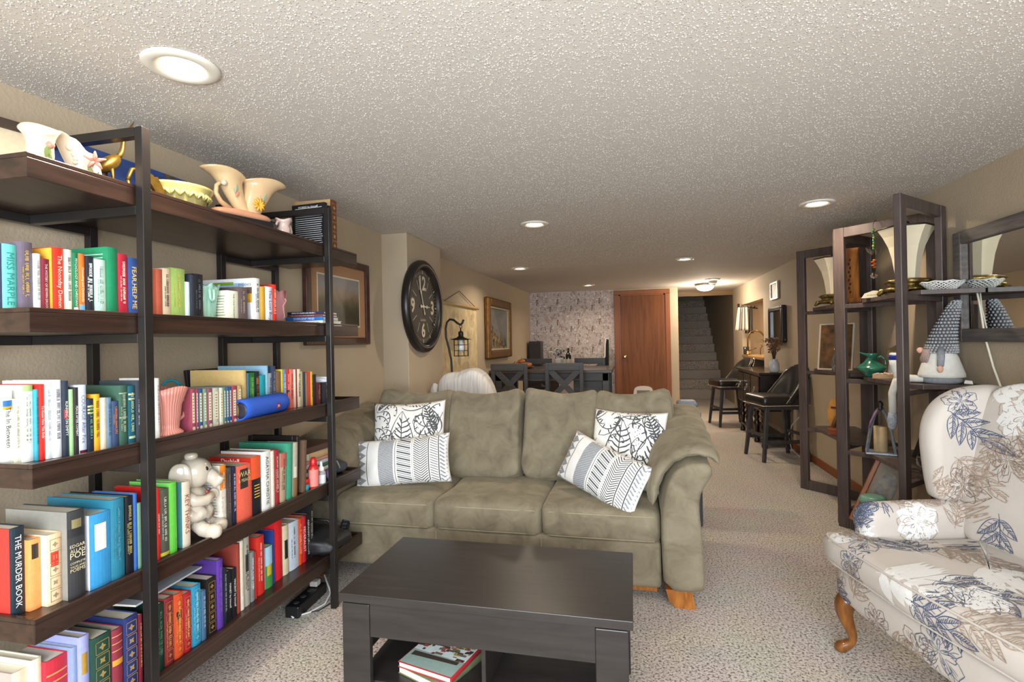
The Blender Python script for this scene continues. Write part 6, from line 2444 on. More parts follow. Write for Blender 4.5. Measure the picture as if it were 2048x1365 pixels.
# small two handled pitcher
t = thing('twin_handle_vase', 'tiny pale pink vase with two handles on the top shelf', 'vase', (-1.53, 2.085, Z1))
M_pp = mat('pale_pink_pottery', 'd8c0b8', .22, coat=.4)
MB().lathe([(.022, 0), (.024, .005), (.03, .03), (.028, .05), (.021, .065), (.026, .08), (.036, .092)], 24, cap1=False, f=lambda a, r, z: (r * cos(a), r * sin(a), z + .006 * cos(3 * a) * max(0, z - .065) / .027)).build('body', M_pp, t, solid=.003)
for sg in (-1, 1):
    MB().tube([(0, sg * .026, .078), (0, sg * .045, .075), (0, sg * .056, .05), (0, sg * .052, .025), (0, sg * .05, .01)], [.005, .005, .005, .004, .003], 8).build('handle', M_pp, t)
leaf_relief(t, [((.03, .0, .035), (0, .004, .012), (0, .007, -.003))], M_leafg, 'leaf_relief')

# black art books and the leather tome
r = make_book(.024, .235, '16171b', '~', 'e8e8e8', .2, {'lines': 'c8c8c8'}, rng)
q = MB()
s_ = fit_text('MORRIS by himself', .12, .014)
vs, fs, wd, ht = text_geo('MORRIS by himself', s_)
q.add([(-.1 + a, -.0006, .218 + b) for a, b, _ in vs], fs)
q.build('cover_title', flat('f0f0ec'), r)
r.location = (-1.48, 2.335, Z1)
r.rotation_euler = (0, 0, radians(-6))
tag(r, 'black art book with white print on its cover, top bookcase shelf', 'book', 'books on the top bookcase shelf')
r = make_book(.022, .23, '17181c', 'MORRIS by himself', 'dcdcdc', .2, {}, rng)
r.location = (-1.485, 2.385, Z1)
tag(r, 'black art book between its twin and the leather tome, top bookcase shelf', 'book', 'books on the top bookcase shelf')
r = make_book(.06, .275, '6a3a2a', '', 'd0a050', .21, {'orn': 'c8a058', 'cov': 'b8986a', 'd': .21}, rng)
r.location = (-1.50, 2.425, Z1)
tag(r, 'thick brown and gold leather tome, top bookcase shelf', 'book', 'books on the top bookcase shelf')

# shelf 2: pleated mint vase, pink leaf vase, lying books
Z2 = TB[2] + .0005
t = thing('mint_vase', 'pleated mint green pottery vase among the books', 'vase', (-1.56, 1.655, Z2))
def pleat(a, r, z):
    k = 1 + .05 * cos(14 * a) * min(1, z / .03)
    return (r * cos(a) * k * .55, r * sin(a) * k * 1.0, z + .006 * cos(7 * a) * max(0, z - .09) / .04)
MB().lathe([(.04, 0), (.042, .01), (.045, .05), (.05, .09), (.06, .125), (.064, .138)], 84, cap1=False, f=pleat).build('body', M_mint, t, solid=.004)
MB().tube([(.036, -.012, .12), (.037, -.01, .085), (.038, -.004, .075), (.038, .006, .085), (.036, .008, .12)], .005, 8).build('loop_relief', M_mint, t)
t = thing('pink_leaf_vase', 'dusty pink leaf shaped vase beside the lying books', 'vase', (-1.555, 2.075, Z2))
def lf(a, r, z):
    q = z / .145
    return (r * cos(a) * .5, r * sin(a) * (1 + .02 * cos(9 * a)), z + .012 * max(0, q - .8) / .2 * abs(cos(3 * a)))
MB().lathe([(.024, 0), (.026, .008), (.032, .05), (.04, .1), (.046, .145)], 40, cap1=False, f=lf).build('body', M_rose, t, solid=.004)
MB().tube([(.022, .012, .12), (.024, .02, .11), (.023, .012, .1), (.021, .0, .085), (.019, .008, .06), (.017, .016, .035), (.016, .008, .03)], .0022, 6).build('scroll_relief', mat('pale_rose', 'd8a8a4', .4), t)
zz = Z2
for k, (th_, h_, d_, col, ttl, tc, ds, rz_) in enumerate(((.024, .225, .16, 'dcdcd8', 'THE NEURODIVERSITY EDGE', '6a6a68', 'white paperback at the bottom of the lying pile', -90), (.019, .205, .14, '2a6cb4', 'DIVERGENT MIND', 'e8d8f4', 'blue paperback with pale title in the lying pile', -90), (.010, .19, .135, '7a3a30', '~', 'd8b8a0', 'thin reddish paperback in the lying pile', -90), (.013, .19, .13, '1c2848', '~', 'd8dce8', 'dark navy paperback on top of the lying pile', -90))):
    r = make_book(th_, h_, col, ttl, tc, d_, {}, rng)
    lay_book(r, -1.555 + .004 * k, 2.33 - .006 * k, zz, rz_ + (k - 1) * 2, d_, h_)
    # the spine of a lying book looks toward the camera
    zz += th_ + .0006
    tag(r, ds + ', second bookcase shelf', 'book', 'books on the second bookcase shelf')

# shelf 3
Z3 = TB[3] + .0005
t = thing('ribbed_pitcher', 'ribbed salmon pink pitcher with ear handle', 'pitcher', (-1.525, 1.452, Z3))
def rib(a, r, z):
    k = 1 + .03 * cos(36 * a)
    wv = max(0, (z - .11) / .045)
    return (r * cos(a) * k * .8, r * sin(a) * k, z + .008 * wv * cos(2 * a))
MB().lathe([(.05, 0), (.05, .008), (.036, .02), (.038, .04), (.042, .07), (.045, .1), (.056, .13), (.066, .156)], 144, cap1=False, f=rib).build('body', M_pinkp, t, solid=.004)
MB().tube([(.0, .05, .115), (.0, .07, .11), (.0, .076, .085), (.0, .066, .055), (.0, .04, .04)], [.006, .007, .007, .006, .005], 10).build('handle', M_pinkp, t)
tag(MB().tube([(-1.66 + .0, 1.60 + .035 * cos(k * .5), 1.128 + .022 * sin(k * .5) + .0005 * k) for k in range(14)] + [(-1.66, 1.645, 1.13), (-1.66, 1.66, 1.11), (-1.66, 1.665, 1.06), (-1.66, 1.668, .99)], .005, 8).build('teal_rope', mat('teal_rope', '1f93a8', .7, noise=(250, .5))), 'loop of braided teal rope behind the small volumes', 'rope')
t = thing('portable_speaker', 'blue cylindrical portable speaker on its side', 'speaker', (-1.505, 1.885, Z3 + .0435), radians(7))
MS = Matrix.Rotation(-pi / 2, 4, 'X')
M_bf = mat('blue_speaker_cloth', '2456c0', .6, noise=(400, .25), bump=(700, .3, .001))
MB().lathe([(.039, -.155), (.043, -.148), (.0435, -.12), (.0435, .12), (.043, .148), (.039, .155)], 36, mtx=MS, cap0=False, cap1=False).build('cloth_body', M_bf, t)
MB().lathe([(.039, -.155), (.032, -.15), (.031, -.14)], 32, mtx=MS, cap0=False, cap1=False).build('end_ring', mat('blue_rubber', '2a5ccc', .5), t)
MB().lathe([(.032, -.142), (.026, -.145), (.012, -.143), (.001, -.142)], 28, mtx=MS).build('bass_radiator', mat('speaker_cone', '3a3a40', .35, .4), t)
MB().lathe([(.039, .155), (.032, .15), (.001, .15)], 32, mtx=MS, cap0=False).build('end_ring', mat('blue_rubber', '2a5ccc'), t)
m = MB()
m.box(.0425, .0442, .045, .071, -.016, .006, mi=0)
s_ = fit_text('JBL', .02, .012)
vs, fs, wd, ht = text_geo('JBL', s_, bold=.02)
m.add([(.0446, .058 + a, -.006 + b) for a, b, _ in vs], fs, 1)
m.build('badge', [flat('8c2030', .4), flat('f0e8e8', .4)], t)
t = thing('tilted_black_frame', 'black picture frame seen from behind on the third shelf', 'picture frame', (-1.79, 1.93, Z3))
t.rotation_euler = (0, radians(-8), 0)
for q in ((-.11, -.09, 0, .2), (.09, .11, 0, .2), (-.09, .09, 0, .02), (-.09, .09, .18, .2)):
    MB().box(-.008, .008, q[0], q[1], q[2], q[3]).build('frame_side', mat('black_frame', '1c1614'), t, bevel=.002)
MB().box(-.004, .002, -.09, .09, .02, .18).build('backing', mat('black_backing', '201c1a', .8), t)
t = thing('folded_papers', 'folded white papers tucked between small books', 'papers', (-1.50, 2.378, Z3))
for k in range(3):
    MB().prism([(-.05, 0), (.055, 0), (.06, .1 + .015 * k), (-.045, .12 + .006 * k)], 0, .0012, mtx=Matrix.Translation((-.05, -.008 + .007 * k, 0)) @ Matrix.Rotation(radians(4 - 5 * k), 4, 'X') @ Matrix.Rotation(pi / 2, 4, 'X')).build('sheet', flat('e6e6ea', .7), t)

# shelf 4: elephant cookie jar, frame, piles and sprays
Z4 = TB[4] + .0005
t = thing('elephant_jar', 'white glazed ceramic elephant jar sitting among the books', 'ceramic figure', (-1.535, 1.558, Z4), radians(28))
M_el = mat('ivory_glaze', 'c2b8a8', .18, coat=.5, noise=(5, .05))
t.scale = (.88, .84, .98)
m = MB()
soft_box(m, 0, 0, .115, .06, .066, .075, .85, .85, nu=32, nv=20)
m.build('body', M_el, t)
MB().lathe([(.07, .085), (.078, .075), (.074, .095), (.062, .115)], 36, cap0=False, cap1=False, f=lambda a, r, z: (r * cos(a) * (1 + .03 * cos(9 * a)), r * sin(a) * (1 + .03 * cos(9 * a)), z + .006 * cos(9 * a))).build('skirt', M_el, t, solid=.004)
for sy in (-1, 1):
    m = MB()
    m.tube([(.02, sy * .035, .06), (.05, sy * .04, .035), (.075, sy * .042, .025)], [.026, .026, .024], 14)
    m.build('leg', M_el, t)
    m = MB()
    soft_box(m, .085, sy * .042, .026, .034, .028, .026, .8, .8, nu=20, nv=12)
    m.build('shoe', M_el, t)
    m = MB()
    m.tube([(.0, sy * .062, .165), (.03, sy * .07, .145), (.062, sy * .045, .14), (.075, sy * .015, .15)], [.02, .021, .019, .018], 12)
    m.build('arm', M_el, t)
m = MB()
soft_box(m, .01, 0, .235, .062, .062, .055, .9, .9, nu=32, nv=20)
m.build('head', M_el, t)
for sy in (-1, 1):
    m = MB()
    soft_box(m, -.022, sy * .060, .228, .042, .013, .052, .85, .85, nu=24, nv=14)
    m.build('ear', M_el, t)
    MB().ball((.060, sy * .026, .25), .009, seg=10, rings=6).build('eye', mat('eye_black', '1a1a20', .2), t)
m = MB()
m.tube([(.06, 0, .225), (.085, 0, .205), (.092, 0, .19), (.098, 0, .2), (.108, 0, .215)], [.028, .024, .02, .018, .014], 12)
m.build('trunk', M_el, t)
m = MB()
soft_box(m, .0, 0, .295, .024, .024, .015, .8, .8, nu=20, nv=10)
m.build('hat_knob', M_el, t)
m = MB()
for k, (y, z) in enumerate(((-.02, .165), (0, .17), (.02, .165), (-.03, .155), (.03, .155))):
    m.ball((.06, y, z), .006, seg=8, rings=5, mi=k % 2)
m.build('painted_flowers', [flat('b04034', .3), flat('5a6478', .3)], t)
t = thing('standing_black_frame', 'tall black picture frame standing between books on the fourth shelf', 'picture frame', (-1.49, 2.085, Z4))
t.rotation_euler = (radians(-3), 0, 0)
for q in ((-.26, -.235, 0, .265), (-.025, 0, 0, .265), (-.235, -.025, 0, .025), (-.235, -.025, .24, .265)):
    MB().box(q[0], q[1], 0, .018, q[2], q[3]).build('frame_side', mat('black_frame', '1c1614'), t, bevel=.002)
MB().box(-.235, -.025, .006, .012, .025, .24).build('backing', mat('black_backing', '201c1a'), t)
zz = Z4
for k, (th_, h_, d_, col, ds, rz_) in enumerate(((.02, .23, .17, '3c8c98', 'teal book at the bottom of the mixed pile', 0), (.022, .22, .17, '8a4a50', 'dull red book low in the mixed pile', -3), (.018, .23, .165, 'e0dcd4', 'white spined book in the mixed pile', 2), (.02, .21, .16, '3c6a58', 'forest green book in the mixed pile', -2), (.018, .24, .17, 'ccd4dc', 'pale grey blue book in the mixed pile', 1), (.014, .23, .17, 'c08c7c', 'thin dusty pink book in the mixed pile', -4), (.036, .21, .165, 'c8a878', 'tan book with banded edge near the top of the mixed pile', 3), (.028, .24, .18, '4a2c24', 'brown leather album on top of the mixed pile', -2))):
    r = make_book(th_, h_, col, '', '', d_, {}, rng)
    lay_book(r, -1.605, 2.335, zz, rz_, d_, h_)
    zz += th_ + .0008
    tag(r, ds + ', fourth bookcase shelf', 'book', 'books on the fourth bookcase shelf')


def bottle(name, label, x, y, z, prof, cap, body_m, cap_m, lab=None, cat='bottle'):
    t = thing(name, label, cat, (x, y, z))
    MB().lathe(prof, 24).build('body', body_m, t)
    MB().lathe(cap, 20).build('cap', cap_m, t)
    if lab:
        r_, z0, z1, c = lab
        MB().lathe([(r_, z0), (r_, z1)], 24, cap0=False, cap1=False).build('label_wrap', flat(c, .5), t)
    return t


bottle('spray_can', 'red aerosol can with pink label on the fourth shelf', -1.478, 2.20, Z4, [(.022, 0), (.0235, .004), (.0235, .095), (.018, .108)], [(.0145, .107), (.016, .11), (.016, .128), (.012, .138), (.009, .145)], mat('red_can', 'c42a28', .3), mat('red_cap', 'c41c22', .35), (.0238, .012, .09, 'e08078'), 'spray can')
bottle('pump_bottle', 'small clear pump bottle with white foam head', -1.478, 2.262, Z4, [(.02, 0), (.021, .004), (.021, .06), (.014, .068)], [(.013, .066), (.0145, .07), (.0145, .082), (.007, .09), (.006, .11), (.003, .113)], mat('clear_plastic', 'e4e8ee', .15, trans=.6), mat('white_plastic', 'ecebe8', .4), (.0213, .008, .05, 'dfe4ea'))
bottle('teal_pot', 'tiny teal capped pot with red lid behind the aerosol can', -1.492, 2.155, Z4, [(.016, 0), (.017, .003), (.017, .03)], [(.0172, .03), (.0172, .05), (.014, .054)], mat('teal_plastic', '1c8c9c', .35), mat('red_cap', 'c41c22'))
t = thing('tape_roll', 'purple roll of tape with yellow core', 'tape', (-1.486, 2.355, Z4 + .03), 0)
MR = Matrix.Rotation(pi / 2, 4, 'Y')
m = MB()
m.lathe([(.018, -.009), (.0295, -.009), (.0295, .009), (.018, .009), (.018, -.009)], 28, mtx=MR, cap0=False, cap1=False)
m.build('roll', mat('purple_tape', '9a80b4', .4), t)
m = MB()
m.lathe([(.014, -.009), (.018, -.009), (.018, .009), (.014, .009), (.014, -.009)], 28, mtx=MR, cap0=False, cap1=False)
m.build('core', mat('yellow_core', 'c8b440', .5), t)
t = thing('dark_pouch', 'dark grey rumpled pouch at the far end of the fourth shelf', 'pouch', (-1.56, 2.50, Z4))
m = MB()
soft_box(m, 0, 0, .032, .075, .045, .032, .7, .8, .009, 22, 3, nu=36, nv=18)
m.build('cloth', mat('charcoal_cloth', '3a3c42', .9), t)
MB().tube([(.03, -.03, .06), (.05, -.045, .07), (.06, -.04, .04), (.05, -.02, .01)], .004, 6).build('cord', mat('pouch_cord', '8a8070', .7), t)

# shelf 5: cream book on top, cables and black device
Z5 = TB[5] + .0005
t = thing('laptop_bag', 'black rumpled laptop bag at the far end of the bottom shelf', 'bag', (-1.60, 2.345, Z5))
m = MB()
soft_box(m, 0, 0, .05, .19, .12, .055, .45, .6, .014, 14, 8, nu=48, nv=20, shape=lambda p: (p.x, p.y, p.z * (1 - .35 * (p.x / .19))))
m.build('bag_body', mat('black_nylon', '17171a', .55, noise=(30, .3)), t)
MB().tube([(-.1, .02, .09), (-.02, .03, .14), (.07, .05, .13), (.12, .06, .06)], [.006, .007, .007, .006], 8).build('carry_handle', mat('black_strap', '141416', .5), t)
MB().tube([(.1, -.1, .05), (.13, -.02, .075), (.12, .08, .05)], .003, 6).build('zip', mat('zip_metal', '8a8a8c', .3, .8), t)
t = thing('remote_control', 'black remote leaning at the tray end of the bottom shelf', 'remote', (-1.52, 2.50, Z5), radians(8))
t.rotation_euler = (radians(-52), 0, radians(12))
MB().box(-.022, .022, -.01, .01, 0, .17).build('case', mat('remote_plastic', '1e2024', .45), t, bevel=.005, seg=3)
for k in range(5):
    MB().box(-.012, .012, -.0115, -.0095, .03 + .022 * k, .042 + .022 * k).build('button', mat('remote_button', '4a4c50', .5), t)
r = make_book(.03, .235, 'd8c49c', '', '', .15, {}, rng)
lay_book(r, -1.61, 2.05, .243 + .29, 4, .15, .2)
tag(r, 'cream book lying across the tops of the bottom row', 'book', 'books on the bottom bookcase shelf')
r = make_book(.006, .28, 'c8ccd6', '', '', .17, {}, rng)
lay_book(r, -1.60, 1.46, .243 + .232, 5, .17, .24)
tag(r, 'thin grey folder lying over the bottle green hardbacks', 'folder', 'books on the bottom bookcase shelf')
# power strip and cables on the carpet below
t = thing('power_strip', 'black power strip box under the bookcase', 'power strip', (-1.575, 2.27, 0), radians(4))
MB().box(-.035, .035, -.13, .13, 0, .055).build('housing', mat('strip_plastic', '1b1b1d', .4), t, bevel=.006)
for k in range(4):
    MB().lathe([(.014, .055), (.014, .058), (.01, .0575)], 14, cx=0, cy=-.09 + .06 * k).build('socket', mat('socket_grey', '38383c', .5), t)
MB().box(-.02, .02, .06, .1, .0585, .085).build('plug', mat('white_plug', 'c8c4bc', .5), t, bevel=.004)
tag(MB().tube([(-1.585, 2.15, .02), (-1.56, 2.14, .006), (-1.51, 2.20, .006), (-1.485, 2.28, .006), (-1.50, 2.36, .02), (-1.56, 2.40, .09)], .0045, 8).build('charging_cable', mat('white_cable', 'd8d8d6', .45)), 'white charging cable curling beside the power strip', 'cable')
tag(MB().tube([(-1.53, 2.19, .005), (-1.48, 2.22, .005), (-1.46, 2.30, .005), (-1.42, 2.40, .005), (-1.36, 2.44, .005)], .003, 6).build('black_cable', mat('black_cable', '18181a', .5)), 'thin black cable trailing from the power strip', 'cable')

# ---------------------------------------------------------------- left wall
t = thing('framed_landscape', 'framed landscape print with tan mat behind the bookcase end', 'picture frame', (XL(3.09) + .016, 3.09, 1.555))
t.rotation_euler = (0, 0, -math.atan(.0243))
M_cher = mat('cherry_frame', '4a2a22', .3, wood=((30, 4, 30), '38201a'), coat=.3)
hw, hh = .365, .285
for q in ((-hw, -hw + .05, -hh, hh), (hw - .05, hw, -hh, hh), (-hw + .05, hw - .05, -hh, -hh + .05), (-hw + .05, hw - .05, hh - .05, hh)):
    MB().box(-.014, .02, q[0], q[1], q[2], q[3]).build('frame_side', M_cher, t, bevel=.008, seg=3)
MB().box(-.01, .004, -hw + .05, hw - .05, -hh + .05, hh - .05).build('mat_board', flat('a87e5c'), t)
MB().box(.004, .0055, -.245, .245, -.165, .165).build('cream_fillet', flat('d8ccb4'), t)


def landscape():
    m = bpy.data.materials.new('misty_landscape')
    m.use_nodes = True
    N, L = m.node_tree.nodes, m.node_tree.links
    p = N['Principled BSDF']
    p.inputs['Roughness'].default_value = .35
    tc = N.new('ShaderNodeTexCoord')
    sx = N.new('ShaderNodeSeparateXYZ')
    L.new(tc.outputs['Generated'], sx.inputs[0])
    n = N.new('ShaderNodeTexNoise')
    n.inputs['Scale'].default_value = 14
    n.inputs['Detail'].default_value = 6
    L.new(tc.outputs['Object'], n.inputs['Vector'])
    ad = N.new('ShaderNodeMath')
    ad.operation = 'MULTIPLY_ADD'
    ad.inputs[1].default_value = .35
    L.new(n.outputs['Fac'], ad.inputs[0])
    L.new(sx.outputs['Z'], ad.inputs[2])
    r = N.new('ShaderNodeValToRGB')
    e = r.color_ramp.elements
    e[0].position = .15
    e[0].color = lin('4c4030')
    e[1].position = 1.1
    e[1].color = lin('8a8684')
    for ps, c in ((.35, '3a3a2c'), (.55, '4a4836'), (.7, '6a5c48'), (.85, '8c7a66')):
        x = e.new(ps)
        x.color = lin(c)
    L.new(ad.outputs[0], r.inputs['Fac'])
    L.new(r.outputs['Color'], p.inputs['Base Color'])
    return m


MB().box(.0055, .0065, -.235, .235, -.155, .155).build('print', landscape(), t)

# big clock on the column
t = thing('wall_clock', 'large round black wall clock with pale numerals on the column', 'clock', (-1.657, 3.955, 1.567), 0)
t.rotation_euler = (0, pi / 2, 0)
# own space: z axis out of the wall, x down, y along the wall
M_ck = mat('black_clock_case', '231f1d', .35, .2, noise=(6, .2))
MB().lathe([(.365, 0), (.372, .02), (.368, .045), (.345, .062), (.318, .058), (.306, .04), (.30, .022), (.296, .018)], 72, cap0=True, cap1=False).build('case', M_ck, t)
MB().lathe([(.001, .02), (.3, .018)], 64, cap1=False).build('dial', mat('dark_dial', '2d2723', .5, noise=(5, .2)), t)
M_ckp = mat('clock_cream', 'cbbfa8', .6, noise=(60, .12))


def ck(q, a, r, mb):  # print at angle a (clockwise from 12), radius r: up is -x, right is +y
    pass


def ctext(mb, s, cx, cy, size, bold=.03):
    vs, fs, wd, ht = text_geo(s, size, bold=bold)
    mb.add([(-(cy + b), (cx + a), .0212) for a, b, _ in vs], [tuple(f) for f in fs])


for s_, cx, cy in (('12', 0, .19), ('3', .2, 0), ('6', 0, -.19), ('9', -.2, 0)):
    m = MB()
    ctext(m, s_, cx, cy, .155)
    m.build('numeral', M_ckp, t)
m = MB()
for k in range(60):
    a = 2 * pi * k / 60
    L_ = .018 if k % 5 else .03
    w2 = .002 if k % 5 else .006
    c, s_ = cos(a), sin(a)
    for (r0, r1, w3) in (((.262, .262 + L_, w2),) if k % 15 == 0 or k % 5 else ((.262, .262 + L_, w2), (.15, .235, .0025))):
        pts = []
        for rr, ww in ((r0, -w3), (r0, w3), (r1, w3), (r1, -w3)):
            pts.append((-(rr * c - ww * s_), rr * s_ + ww * c, .0212))
        m.add(pts, [(0, 1, 2, 3)])
m.build('minute_marks', M_ckp, t)['kind'] = 'stuff'
m = MB()
ctext(m, 'London', 0, -.105, .035, 0)
m.build('maker_script', M_ckp, t)


def hand(name, ang, L_, w_, tail):
    c, s_ = cos(ang), sin(ang)
    P = [(-tail, w_ * .9), (-tail * .8, w_ * 1.6), (-tail * .6, w_ * .7), (L_ * .4, w_ * .6), (L_ * .5, w_ * 1.7), (L_ * .6, w_ * .5), (L_, w_ * .15)]
    pts = [(r, w) for r, w in P] + [(r, -w) for r, w in P[::-1]]
    m = MB()
    m.prism([(-(r * c - w * s_), r * s_ + w * c) for r, w in pts], .026, .028)
    m.build(name, M_ckp, t)


hand('minute_hand', radians(-22), .25, .007, .07)
hand('hour_hand', radians(90), .14, .009, .06)
MB().lathe([(.012, .021), (.012, .031), (.004, .033)], 16).build('centre_cap', M_ckp, t)

# hanging scroll map
t = thing('scroll_map', 'hanging antique world map scroll with wooden rods', 'wall hanging', (XL(5.4) + .012, 5.42, 1.28))
t.rotation_euler = (0, 0, -math.atan(.0243))
MB().box(-.002, .001, -.57, .57, -.41, .385).build('map_sheet', mat('parchment', 'd8c8a2', .8, noise=(9, .18, 'bba578')), t)
m = MB()
r_ = random.Random(9)
for k in range(26):
    cy, cz = r_.uniform(-.45, .45), r_.uniform(-.33, .3)
    s_ = r_.uniform(.04, .1)
    m.add([(.0015 + k * 1e-5, cy + s_ * cos(a) * r_.uniform(.5, 1.1), cz + s_ * sin(a) * r_.uniform(.5, 1.1)) for a in [i * pi / 5 for i in range(10)]], [tuple(range(10))], k % 3)
m.build('map_print', [flat('b8a480'), flat('a89a7c'), flat('c4ae88')], t)['kind'] = 'stuff'
for z in (.395, -.42):
    MB().lathe([(.001, -.6), (.017, -.6), (.017, .6), (.001, .6)], 16, mtx=Matrix.Translation((.01, 0, z)) @ Matrix.Rotation(pi / 2, 4, 'X')).build('rod', mat('pale_rod', 'b89a6c', .5), t)
MB().tube([(.01, -.5, .405), (.004, -.03, .55), (.01, .5, .405)], .004, 6).build('cord', mat('jute_cord', '6a5236', .8), t)

# gold framed painting
t = thing('gold_painting', 'lake painting in a deep gold frame above the dining table', 'painting', (XL(6.9) + .012, 6.9, 1.45))
t.rotation_euler = (0, 0, -math.atan(.0243))
M_gf = mat('antique_gold', '6f4c1a', .42, .5, noise=(25, .3))
hw, hh = .585, .395
for q in ((-hw, -hw + .11, -hh, hh), (hw - .11, hw, -hh, hh), (-hw + .11, hw - .11, -hh, -hh + .11), (-hw + .11, hw - .11, hh - .11, hh)):
    MB().box(-.01, .055, q[0], q[1], q[2], q[3]).build('frame_side', M_gf, t, bevel=.02, seg=3)
for q in ((-.475, -.455, -.285, .285), (.455, .475, -.285, .285), (-.455, .455, -.285, -.265), (-.455, .455, .265, .285)):
    MB().box(.0, .03, q[0], q[1], q[2], q[3]).build('linen_slip', flat('c8b890'), t)
lk = MB()
lk.box(.0, .012, -.455, .455, -.265, .265)
lk.build('canvas', mat('lake_paint', '8c8c88', .5, noise=(4, .3, '6c6c66')), t)
m = MB()
r_ = random.Random(12)
for k in range(170):
    y = -.45 + .75 * r_.random() ** 1.6
    top = .02 - .3 * (y + .45) / .9
    z = r_.uniform(-.26, max(-.24, top + r_.uniform(0, .08)))
    s_ = r_.uniform(.01, .035)
    m.add([(.0125 + k * 1e-5, max(-.455, min(.455, y + s_ * cos(a))), max(-.265, min(.265, z + s_ * sin(a) * r_.uniform(.7, 1.2)))) for a in [i * pi / 3 for i in range(6)]], [tuple(range(6))], k % 5)
for k, y in enumerate((.12, .2, .3, .36)):
    m.add([(.0145, y - .03, -.24), (.0145, y + .03, -.24), (.0145, y, -.10 - .02 * (k % 2))], [(0, 1, 2)], 4)
m.build('painted_bushes', [flat('7c5a2c'), flat('8c6a3c'), flat('6a6a3a'), flat('b09468'), flat('3a4430')], t)['kind'] = 'stuff'

# shepherd hook floor lamp with cage lantern
LX, LY = -1.575, 4.45
t = thing('lantern_lamp', 'black shepherd hook floor lamp with wire cage lantern', 'lamp', (LX, LY, 0))
M_li = mat('black_iron', '1d1a18', .45, .4)
MB().lathe([(.13, 0), (.13, .015), (.05, .025), (.014, .04)], 28).build('base', M_li, t)
MB().tube([(.0, 0, .03), (.0, 0, 1.0), (-.005, 0, 1.12), (-.025, 0, 1.22), (-.05, 0, 1.32), (-.052, 0, 1.40), (-.04, 0, 1.455), (-.012, 0, 1.482), (.025, 0, 1.475), (.06, 0, 1.445), (.085, 0, 1.432), (.105, 0, 1.445), (.118, 0, 1.475)], .0095, 10).build('hook_pole', M_li, t)
lx = .09
MB().tube([(lx + .012 * cos(k * pi / 6), 0, 1.415 + .014 * sin(k * pi / 6)) for k in range(12)], .003, 6, closed=True).build('ring', M_li, t)
lan = MB()
lan.lathe([(.006, 1.40), (.006, 1.375), (.02, 1.37), (.024, 1.355), (.022, 1.33), (.03, 1.325), (.034, 1.318), (.09, 1.302), (.092, 1.297), (.06, 1.298)], 28, cx=lx)
lan.build('lantern_cap', M_li, t)
m = MB()
for z in (1.296, 1.25, 1.20, 1.152):
    m.tube([(lx + .066 * cos(k * pi / 10), .066 * sin(k * pi / 10), z) for k in range(20)], .0025, 5, closed=True)
for k in range(8):
    a = k * pi / 4
    m.tube([(lx + .066 * cos(a), .066 * sin(a), 1.298), (lx + .066 * cos(a), .066 * sin(a), 1.152)], .0025, 5)
for k in range(2):
    a = k * pi / 2
    m.tube([(lx - .066 * cos(a), -.066 * sin(a), 1.152), (lx + .066 * cos(a), .066 * sin(a), 1.152)], .0025, 5)
m.build('wire_cage', M_li, t)
MB().lathe([(.014, 1.30), (.016, 1.28), (.028, 1.255), (.033, 1.225), (.028, 1.20), (.012, 1.185), (.001, 1.183)], 20, cx=lx).build('bulb', mat('frosted_bulb', 'd4d8d8', .3), t)

# white throw over a chair behind the sofa
t = thing('covered_chair', 'rounded chair back draped in a white striped throw behind the sofa', 'armchair', (-1.35, 4.2, 0))
m = MB()
TH = smooth_poly([(-.25, .60), (.25, .60), (.25, .78), (.235, .88), (.19, .97), (.13, 1.035), (.06, 1.062), (-.01, 1.045), (-.07, 1.015), (-.13, 1.02), (-.19, 1.005), (-.235, .95), (-.25, .85)], 2)
puff(m, TH, -.13, .13, .085, lambda x, y, t: (x + .006 * mnoise.noise(Vector((x * 12, y * 12, t * 9))), -t, y + .006 * sin(t * 60 + x * 14)), 8)
m.build('white_throw', mat('white_throw', 'd8d6d4', .9, wood=((60, 2, 3), 'bcb8b4')), t, recalc=True)
m = MB()
m.tube([(-.235, -.135, .93), (-.255, -.12, .88), (-.25, -.125, .80), (-.235, -.13, .72)], [.02, .03, .03, .02], 10)
m.build('throw_fold', mat('white_throw', 'd8d6d4'), t)
m = MB()
soft_box(m, 0, 0, .60, .2, .09, .3, .4, .5, nu=28, nv=16)
m.build('chair_back', mat('chair_beige', 'a89a86', .8), t)
MB().box(-.22, .22, -.47, .0, .30, .46).build('chair_seat', mat('chair_beige', 'a89a86'), t, bevel=.04, seg=3)
for sx in (-1, 1):
    for y in (-.4, .0):
        MB().bar((sx * .18, y, .31), (sx * .2, y, 0), .04, .04, taper=.7).build('leg', M_sb, t)

# ---------------------------------------------------------------- dining corner
M_gr = mat('charcoal_grey_paint', '4a4a4c', .45, wood=((3, 30, 30), '3c3c3e'))
M_tt = mat('dark_table_top', '4a4038', .3, wood=((3, 40, 40), '3a322c'), coat=.2)
t = thing('dining_table', 'charcoal grey counter height dining table by the wallpaper wall', 'dining table', (-1.02, 7.02, 0))
MB().box(-.77, .78, -.54, .52, .865, .905).build('table_top', M_tt, t, bevel=.006)
MB().box(-.72, .73, -.5, -.47, .77, .864).build('front_apron', M_gr, t)
MB().box(-.72, .73, .45, .48, .77, .864).build('rear_apron', M_gr, t)
for x in (-.70, .66):
    for y in (-.5, .43):
        MB().box(x, x + .08, y, y + .08, 0, .864).build('leg', M_gr, t, bevel=.004)
MB().box(-.62, .66, -.42, .42, .30, .325).build('lower_shelf', M_gr, t)
MB().box(.30, .66, -.46, -.43, .33, .765).build('cabinet_door', M_gr, t, bevel=.006)
MB().box(-.04, .0, -.4, .4, .326, .76).build('divider', M_gr, t)


